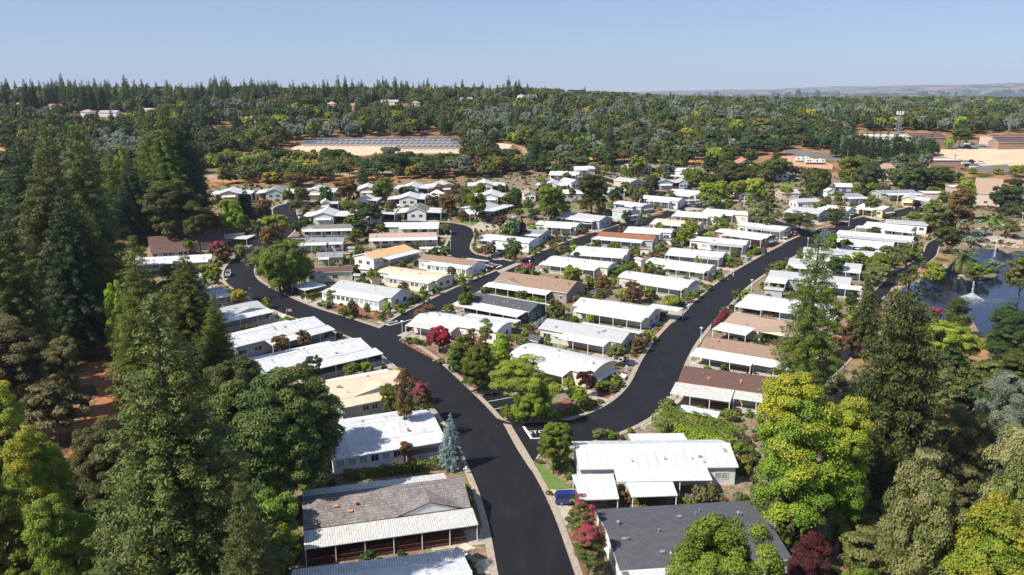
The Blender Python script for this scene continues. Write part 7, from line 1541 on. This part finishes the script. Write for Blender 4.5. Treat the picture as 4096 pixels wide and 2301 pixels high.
def sign(z, x, y, h, col, lab, word):
    P = G(z, x, y); root = empty('road_sign', P); MB().tube((0, 0, -.2), (0, 0, h), .03).build('post', PIPE, root); MB().box(-.4, -.06, h - .85, .4, -.03, h - .05).build('sign_plate', col, root)
    if word:
        cu = D.curves.new('sign_text', 'FONT'); cu.body = word; cu.size = .26; cu.align_x = 'CENTER'; cu.align_y = 'CENTER'; cu.extrude = .004; cu.materials.append(DARKM); o = D.objects.new('lettering', cu); COL.objects.link(o); o.parent = root; o.location = (0, -.07, h - .45); o.rotation_euler = (PI / 2, 0, 0)
    tag(root, lab, 'road sign')
sign('C1', 1786, 420, 1.9, mat('sign_yellow', (.75, .42, .02)), 'yellow square warning sign at the white corner home', ''); sign('Z3', 765, 1090, 2.3, mat('sign_white', (.75, .75, .75)), 'white-backed sign post at the stop junction', '')
def word(z, x, y, x2, y2, s, size, name='road_lettering'):
    P = G(z, x, y); Q = G(z, x2, y2); d = Q - P; cu = D.curves.new(name, 'FONT'); cu.body = s; cu.size = size; cu.align_x = 'CENTER'; cu.align_y = 'CENTER'; cu.materials.append(PAINT); o = D.objects.new(name, cu); COL.objects.link(o); o.location = (P.x, P.y, P.z + .06); o.rotation_euler = (0, 0, math.atan2(d.y, d.x)); o.scale = (1, 1.0, 1); o['kind'] = 'structure'
word('C1', 1975, 458, 2080, 435, 'STOP', 1.5); word('B2', 1712, 475, 1800, 470, 'STOP', 1.7); word('Z3', 790, 1053, 840, 1040, 'STOP', 1.4)
def umbrella(z, x, y, m, r, lab):
    P = G(z, x, y); root = empty('patio_umbrella', P); MB().tube((0, 0, 0), (0, 0, 2.5), .03).build('pole', TRIM, root)
    mb = MB(); n = 8
    mb.add([(0, 0, 2.6)] + [(r * math.cos(2 * PI * i / n), r * math.sin(2 * PI * i / n), 2.05) for i in range(n)], [(0, i + 1, (i + 1) % n + 1) for i in range(n)]); mb.build('canopy', m, root); tag(root, lab, 'umbrella')
LILAC = mat('lilac_floral_cloth', (.55, .38, .60), (.75, .65, .75), scale=6)
umbrella('C2', 1990, 790, TRIM, 1.6, 'white octagonal umbrella at the sage-sided home'); umbrella('Z6', 100, 1205, LILAC, 1.9, 'left lilac floral umbrella on the long porch'); umbrella('Z6', 312, 1235, LILAC, 1.8, 'right lilac floral umbrella on the long porch')
r_ = open_carport('Z5', [(1330, 1135), (1470, 1150), (1500, 1115), (1370, 1105)], 'bright blue tarp stretched beside the long white home', mat('blue_tarp', (.01, .12, .50), rough=.5))
for z, x, y, l in (('C3', 1270, 1345, 'green utility cabinet by the sage-sided home'), ('Z5', 262, 1285, 'green utility cabinet beside the right road'), ('Z4', 845, 775, 'green utility cabinet beside the middle road')):
    P = G(z, x, y); root = empty('utility_cabinet', P, .4); gm = mat('cabinet_green', (.20, .30, .19), rough=.6); MB().box(-.8, -.75, 0, .8, .75, .95).box(-.8, -.72, .95, .8, .5, 1.2).build('cabinet_body', gm, root); MB().box(-1, -.95, -.05, 1, .95, .08).build('concrete_pad', CONC, root); tag(root, l, 'utility box')
P = G('C3', 672, 1085); root = empty('traffic_cone', P + Vector((0, 0, .3))); MB().cyl(0, 0, .03, .75, .17, .04, 12).build('cone', mat('cone_orange', (.8, .12, .02)), root); MB().box(-.2, -.2, 0, .2, .2, .04).build('base', mat('cone_orange', (.8, .12, .02)), root); tag(root, 'orange traffic cone on the open porch', 'traffic cone')
for i, x in enumerate((1610, 1668, 1736)): P = G('Z6', x, 975 + i * 9); root = empty('traffic_cone', P); MB().cyl(0, 0, .03, .75, .17, .04, 12).build('cone', mat('cone_orange', (.8, .12, .02)), root); MB().box(-.2, -.2, 0, .2, .2, .04).build('base', mat('cone_orange', (.8, .12, .02)), root); tag(root, 'orange traffic cone on the park asphalt', 'traffic cone', 'traffic cones')
# boulders along beds and shores
def rocks(z, pts, n, r, lab, grp):
    rr = random.Random(n); P = [G(z, *p) for p in pts]; ms = [shared('rock%d' % i, lambda: rock_me()) for i in range(4)]
    for i in range(n):
        k = rr.random() * (len(P) - 1); j = int(k); q = P[j] + (P[j + 1] - P[j]) * (k - j) + Vector((rr.uniform(-1, 1), rr.uniform(-1, 1), 0)) * r * 2; q.z = T(q.x, q.y); s = r * rr.uniform(.5, 1.3)
        o = link('boulder', rr.choice(ms), None, q, (0, 0, rr.uniform(0, 6)), (s, s * rr.uniform(.7, 1.1), s * .7)); tag(o, lab, 'rock', grp)
def rock_me():
    import bmesh
    bm = bmesh.new(); bmesh.ops.create_icosphere(bm, subdivisions=2, radius=1)
    for v in bm.verts: v.co *= random.uniform(.75, 1.12)
    me = D.meshes.new('boulder'); bm.to_mesh(me); bm.free(); me.materials.append(ROCK); return me
rocks('C5', [(1330, 60), (1500, 80), (1700, 85), (1900, 95)], 46, .8, 'pale boulder on the far pond bank', 'boulders on the far pond bank'); rocks('C5', [(690, 490), (830, 440), (960, 380), (1080, 320), (1180, 265)], 30, .7, 'pale boulder on the near pond bank', 'boulders on the near pond bank'); rocks('C5', [(1320, 400), (1285, 375)], 5, .7, 'boulder at the island foot', 'island boulders')
rocks('B4', [(1080, 380), (1160, 430), (1240, 460)], 22, .7, 'pale boulder beside the stream', 'boulders beside the stream'); rocks('C2', [(140, 750), (230, 800), (400, 890), (580, 1000)], 22, .25, 'small edging stone of the planted triangle', 'edging stones of the planted triangle'); rocks('C1', [(1500, 400), (1650, 435), (1850, 440), (1960, 410)], 22, .25, 'small edging stone at the white corner home', 'edging stones of the corner home')
rocks('B3', [(590, 440), (640, 435), (700, 430)], 8, .4, 'garden boulder at the right road junction', 'garden boulders at the junction'); rocks('Z6', [(1940, 870), (2014, 880)], 6, .7, 'boulder by the park path', 'boulders by the park path'); rocks('C3', [(1290, 1270), (1390, 1260)], 6, .35, 'garden stone at the open porch home', 'garden stones')
# palm on the island, fountains
def palm():
    P = G('C5', 1310, 345); H_ = max(4, hgt(P, 'C5', 215)); root = empty('palm_tree', P); MB().cyl(0, 0, -.2, H_, .42, .34, 12).build('trunk', BARK, root); rr = random.Random(3); mb = MB()
    for i in range(78):
        a = rr.uniform(0, 2 * PI); e = rr.uniform(-.55, 1.35); L = rr.uniform(5.2, 6.8); p = Vector((0, 0, H_)); h = Vector((math.cos(a), math.sin(a), 0)); k = 9; el = e; pts = []
        for j in range(k + 1): pts.append(p.copy()); p = p + (h * math.cos(el) + Vector((0, 0, 1)) * math.sin(el)) * L / k; el -= .17 + .04 * (1.3 - e)
        s = Vector((-h.y, h.x, 0))
        for j in range(k):
            w = .62 * math.sin(PI * min(1, (j + .8) / (k + .6))) + .1
            for q in (0, .5):
                c = pts[j].lerp(pts[j + 1], q); d = (pts[j + 1] - pts[j]).normalized()
                for sg in (-1, 1): mb.add([c, c + d * .16, c + d * .42 + s * sg * w + Vector((0, 0, -.22 * w)), c + d * .26 + s * sg * w * .98 + Vector((0, 0, -.24 * w))], [(0, 1, 2, 3)], 0 if e > -.1 else 1)
    mb.build('crown', [mat('palm_fronds', (.10, .14, .035), (.17, .19, .05), scale=1, rough=.5), mat('dry_palm_fronds', (.30, .24, .10), (.24, .19, .08), scale=1)], root); tag(root, 'feathery date palm on the pond island', 'palm tree')
palm()
SPRAY = D.materials.new('water_spray'); SPRAY.use_nodes = True; n_ = SPRAY.node_tree.nodes; b_ = n_['Principled BSDF']; b_.inputs['Base Color'].default_value = (.9, .92, .95, 1); b_.inputs['Roughness'].default_value = .4; b_.inputs['Alpha'].default_value = .26
def fountain(x, y, h, lab, skirt):
    P = G('C5', x, y); root = empty('fountain', P + Vector((0, 0, .12))); rr = random.Random(x); MB().cyl(0, 0, -.05, .25, .3, .2, 10).build('nozzle', DARKM, root); mb = MB()
    def drop(p, s): 
        a = Vector((rr.gauss(0, 1), rr.gauss(0, 1), rr.gauss(0, 1))).normalized() * s; b = a.orthogonal().normalized() * s * .6; mb.add([p + a, p + b, p - a, p - b], [(0, 1, 2, 3)])
    for i in range(700): q = rr.random() ** 1.2; r = (.15 + .55 * (1 - q)) * rr.gauss(0, .5); a = rr.uniform(0, 6.28); drop(Vector((r * math.cos(a), r * math.sin(a), h * q)), .13)
    mb.build('water_jet', SPRAY, root); mb = MB()
    if skirt:
        for i in range(2600):
            q = rr.random() ** 1.4; a = rr.uniform(0, 6.28); r = 3.2 * q; z = 1.9 * (1 - (q * 1.0) ** 1.3) * rr.uniform(.3, 1); drop(Vector((r * math.cos(a), r * math.sin(a), max(z, .05))), .10)
        for i in range(90):
            a = rr.uniform(0, 6.28)
            for j in range(14): r = 3.2 + j * .45 + rr.uniform(-.1, .1); drop(Vector((r * math.cos(a), r * math.sin(a), .05)), .06)
        mb.build('water_skirt', SPRAY, root)
    tag(root, lab, 'fountain')
fountain(1412, 600, 5.2, 'near fountain jet with wide splashing skirt', True); fountain(1632, 200, 6.5, 'far fountain jet behind the palm island', False)
# poles, pylon, mast
def pole(z, x, y, ty, lab, arms=1):
    P = G(z, x, y); h = min(max(hgt(P, z, ty), 6), 22); root = empty('utility_pole', P, .5); MB().cyl(0, 0, -.3, h, .2, .13).build('pole', BARKP, root)
    for i in range(arms): MB().box(-1.3, -.08, h - .8 - i * 1.1, 1.3, .08, h - .6 - i * 1.1).build('cross_arm', BARK, root)
    MB().cyl(.3, 0, h - 3.2, h - 2.2, .3, .3, 10).build('transformer', PIPE, root) if arms > 1 else None; tag(root, lab, 'utility pole')
pole('F5', 1760, 1145, 912, 'tall wooden utility pole left of the car park'); pole('F5', 420, 945, 760, 'pale utility pole beside the conifer row'); pole('F5', 538, 1000, 828, 'utility pole with transformer by the highway', 2); pole('F5', 10, 945, 712, 'brown utility pole above the motorhome'); pole('F5', 1045, 1010, 860, 'thin pole among the highway conifers'); pole('F5', 1462, 1050, 930, 'pole at the end of the conifer row', 2)
pole('F4', 2032, 735, 650, 'pole with small sign by the flat shop roof'); pole('F3', 610, 830, 735, 'short pole at the end of the solar array', 2)
def lattice(z, x, y, ty, w0, w1, lab, name, arms=()):
    P = G(z, x, y); h = hgt(P, z, ty); root = empty(name, P, .4); mb = MB(); n = 10; c = [(-1, -1), (1, -1), (1, 1), (-1, 1)]
    def q(i, k): w = w0 + (w1 - w0) * i / n; return (c[k % 4][0] * w, c[k % 4][1] * w, h * i / n)
    for k in range(4): mb.tube(q(0, k), q(n, k), .16, .1, 4)
    for i in range(n):
        for k in range(4): mb.tube(q(i, k), q(i + 1, k + 1), .07, n=4); mb.tube(q(i, k + 1), q(i + 1, k), .07, n=4); mb.tube(q(i + 1, k), q(i + 1, k + 1), .07, n=4)
    mb.build('lattice_frame', PIPE, root)
    for zz, L in arms: MB().tube((-L, 0, h * zz), (L, 0, h * zz), .12, n=4).tube((-L, 0, h * zz), (0, 0, h * (zz + .04)), .06, n=4).tube((L, 0, h * zz), (0, 0, h * (zz + .04)), .06, n=4).build('cross_arm', PIPE, root)
    return root, h
r_, h_ = lattice('F4', 1952, 470, 180, 3.2, .5, '', 'power_pylon', ((.93, 4), (.82, 5.5), (.71, 4.5))); tag(r_, 'grey steel lattice power pylon rising from the wood', 'pylon')
r_, h_ = lattice('F5', 1112, 800, 450, 1.6, .7, '', 'antenna_mast', ((.86, 3), (.70, 3), (.54, 3))); tag(r_, 'lattice antenna mast with white panels above the conifer row', 'mast')
for i in range(8):
    a = i * PI / 4; MB().box(-.25, -.12, 0, .25, .12, 2.3).build('antenna_panel', TRIM, r_, loc=(2.1 * math.cos(a), 2.1 * math.sin(a), h_ - .4), rot=(0, 0, a + PI / 2))
for zz in (.84, .68, .52):
    for s in (-3, 3): MB().box(-.5, -.25, -.2, .5, .25, .2).build('flood_light', TRIM, r_, loc=(s, 0, h_ * zz))
r_, h_ = lattice('F5', 2398, 690, 440, .5, .25, '', 'radio_mast'); tag(r_, 'thin guyed radio mast behind the right office', 'mast')
# solar array
PV = mat('solar_panel', (.20, .215, .25), (.17, .18, .21), scale=1, rough=.25, spec=.5)
def solar(x0, y0, L, a):
    root = empty('solar_table', (x0, y0, T(x0, y0)), a); pm = shared(('pv', L), lambda: MB().hexa([(0, -1.0, 1.2), (L, -1.0, 1.2), (L, 1.0, 2.2), (0, 1.0, 2.2), (0, -1.0, 1.3), (L, -1.0, 1.3), (L, 1.0, 2.3), (0, 1.0, 2.3)]).mesh('panel', [PV]))
    link('panel', pm, root)
    for i in range(4): link('post', shared('pvpost', lambda: MB().box(-.08, -.08, -.8, .08, .08, 1.8).mesh('post', [PIPE])), root, (L * (i + .5) / 4, 0, 0))
    tag(root, 'grey solar panel table', 'solar panels', 'solar panel tables on the sandy pad'); return root
for y_, xa, xb in ((760, 1330, 2930), (790, 1190, 2960), (820, 1160, 2990), (858, 2240, 2980)):
    x_ = xa
    while x_ < xb:
        P = G('F2', x_, y_); Q = G('F2', x_ + 62, y_ - 20); d = Q - P; L = min(d.length, 26); solar(P.x, P.y, round(L / 2) * 2.0, math.atan2(d.y, d.x)); x_ += 62

# people walking at the kerb
def person(z, x, y, shirt, legs, lab, sd):
    P = G(z, x, y); root = empty('person', P, sd)
    import bmesh
    V_ = [((0, 0, .95), .13), ((0, 0, 1.15), .12), ((0, 0, 1.38), .14), ((0, 0, 1.50), .055), ((0, .01, 1.64), .095), ((-.09, 0, .90), .09), ((-.10, .12, .50), .06), ((-.10, .02, .08), .04), ((-.10, .16, .04), .035), ((.09, 0, .90), .09), ((.10, -.06, .50), .06), ((.10, -.24, .10), .04), ((.10, -.10, .04), .035),
          ((-.19, 0, 1.38), .055), ((-.24, -.05, 1.12), .045), ((-.22, .08, .90), .03), ((.19, 0, 1.38), .055), ((.24, .03, 1.12), .045), ((.22, .16, .92), .03)]
    E = [(0, 1), (1, 2), (2, 3), (3, 4), (0, 5), (5, 6), (6, 7), (7, 8), (0, 9), (9, 10), (10, 11), (11, 12), (2, 13), (13, 14), (14, 15), (2, 16), (16, 17), (17, 18)]
    me = D.meshes.new('body'); me.from_pydata([v for v, _ in V_], E, []); me.materials.append(mat('skin', (.45, .27, .19))); me.materials.append(shirt); me.materials.append(legs); o = link('body', me, root)
    md = o.modifiers.new('skin', 'SKIN'); sk = me.skin_vertices[0].data
    for i, (_, r) in enumerate(V_): sk[i].radius = (r, r * .8)
    sk[0].use_root = True; o.modifiers.new('sub', 'SUBSURF').render_levels = 1
    MB().lathe([(.125, 1.02), (.17, 1.2), (.19, 1.40), (.10, 1.5)], 12).build('shirt', shirt, root); MB().lathe([(.19, .72), (.185, .9), (.15, 1.04)], 12).build('shorts', legs, root)
    MB().lathe([(.10, 1.62), (.115, 1.70), (.08, 1.78), (.01, 1.80)], 10).build('hair', mat('brown_hair', (.08, .05, .03)), root); tag(root, lab, 'person')
person('C4', 508, 288, mat('dark_shirt', (.05, .06, .09)), mat('dark_shorts', (.04, .04, .05)), 'person in dark clothes walking on the right kerb', 1.0); person('C4', 560, 268, mat('white_shirt', (.7, .66, .66)), mat('pink_shorts', (.6, .32, .3)), 'person in pale top walking on the right kerb', 2.0)

# ---------------------------------------------------------------- every label points to one thing
def nth(i, n):
    if n == 2: return ('left one', 'right one')[i]
    if i == 0: return 'leftmost'
    if i == n - 1: return 'rightmost'
    k = i + 1; return str(k) + ('th' if 10 <= k % 100 <= 20 else {1: 'st', 2: 'nd', 3: 'rd'}.get(k % 10, 'th')) + ' from left'
MARKS = ((150, 'the small left pond'), (420, 'the ridge ranch houses'), (700, 'the big dark conifer clump'), (1150, 'the mint green home'), (1500, 'the solar array'), (1900, 'the track bend'), (2250, 'the solitary dark pine'), (2600, 'the upper homes'), (3080, 'the steel pylon'), (3350, 'the motorhome'), (3590, 'the antenna mast'), (3900, 'the brick buildings'))
def settle_labels():
    for stage in (0, 1):
        by = {}
        for o in list(SC.objects):
            if 'label' in o and 'category' in o: by.setdefault(o['label'], []).append(o)
        for lab, os_ in by.items():
            if len(os_) < 2: continue
            if stage == 0:
                for o in os_:
                    P = o.location; sx = scr(P)[0]; near = [h for h in HOUSES if (h['C'] - P).length < 22 and h['root'] != o]
                    ref = 'below ' if False else 'near '
                    m = min(MARKS, key=lambda q: abs(q[0] - sx))[1]
                    if near and P.y < 470:
                        h = min(near, key=lambda q: (q['C'] - P).length); w = h['lab'].split()
                        m = 'the ' + ' '.join(w[:max(3, 10 - len(lab.split()))])
                        while m.split()[-1] in ('with', 'and', 'of', 'a', 'the', 'by', 'beside', 'behind', 'in', 'at', 'its', 'to', 'on', 'wide', 'long', 'white', 'metal', 'open', 'small', 'deep', 'two', 'dark', 'grey', 'light', 'brown', 'first', 'single-wide'): m = ' '.join(m.split()[:-1])
                    m = ' '.join(m.split()[:max(3, 12 - len(lab.split()))]); o['label'] = lab + ' ' + ref + m
            else:
                os_.sort(key=lambda o: scr(o.location)[0])
                for i, o in enumerate(os_): o['label'] = lab + ', ' + nth(i, len(os_))
    for o in list(SC.objects):
        if 'label' in o and 'category' in o and len(o['label'].split()) > 16:
            w = o['label'].split(); print('LONG', len(w), o['label'])
settle_labels()
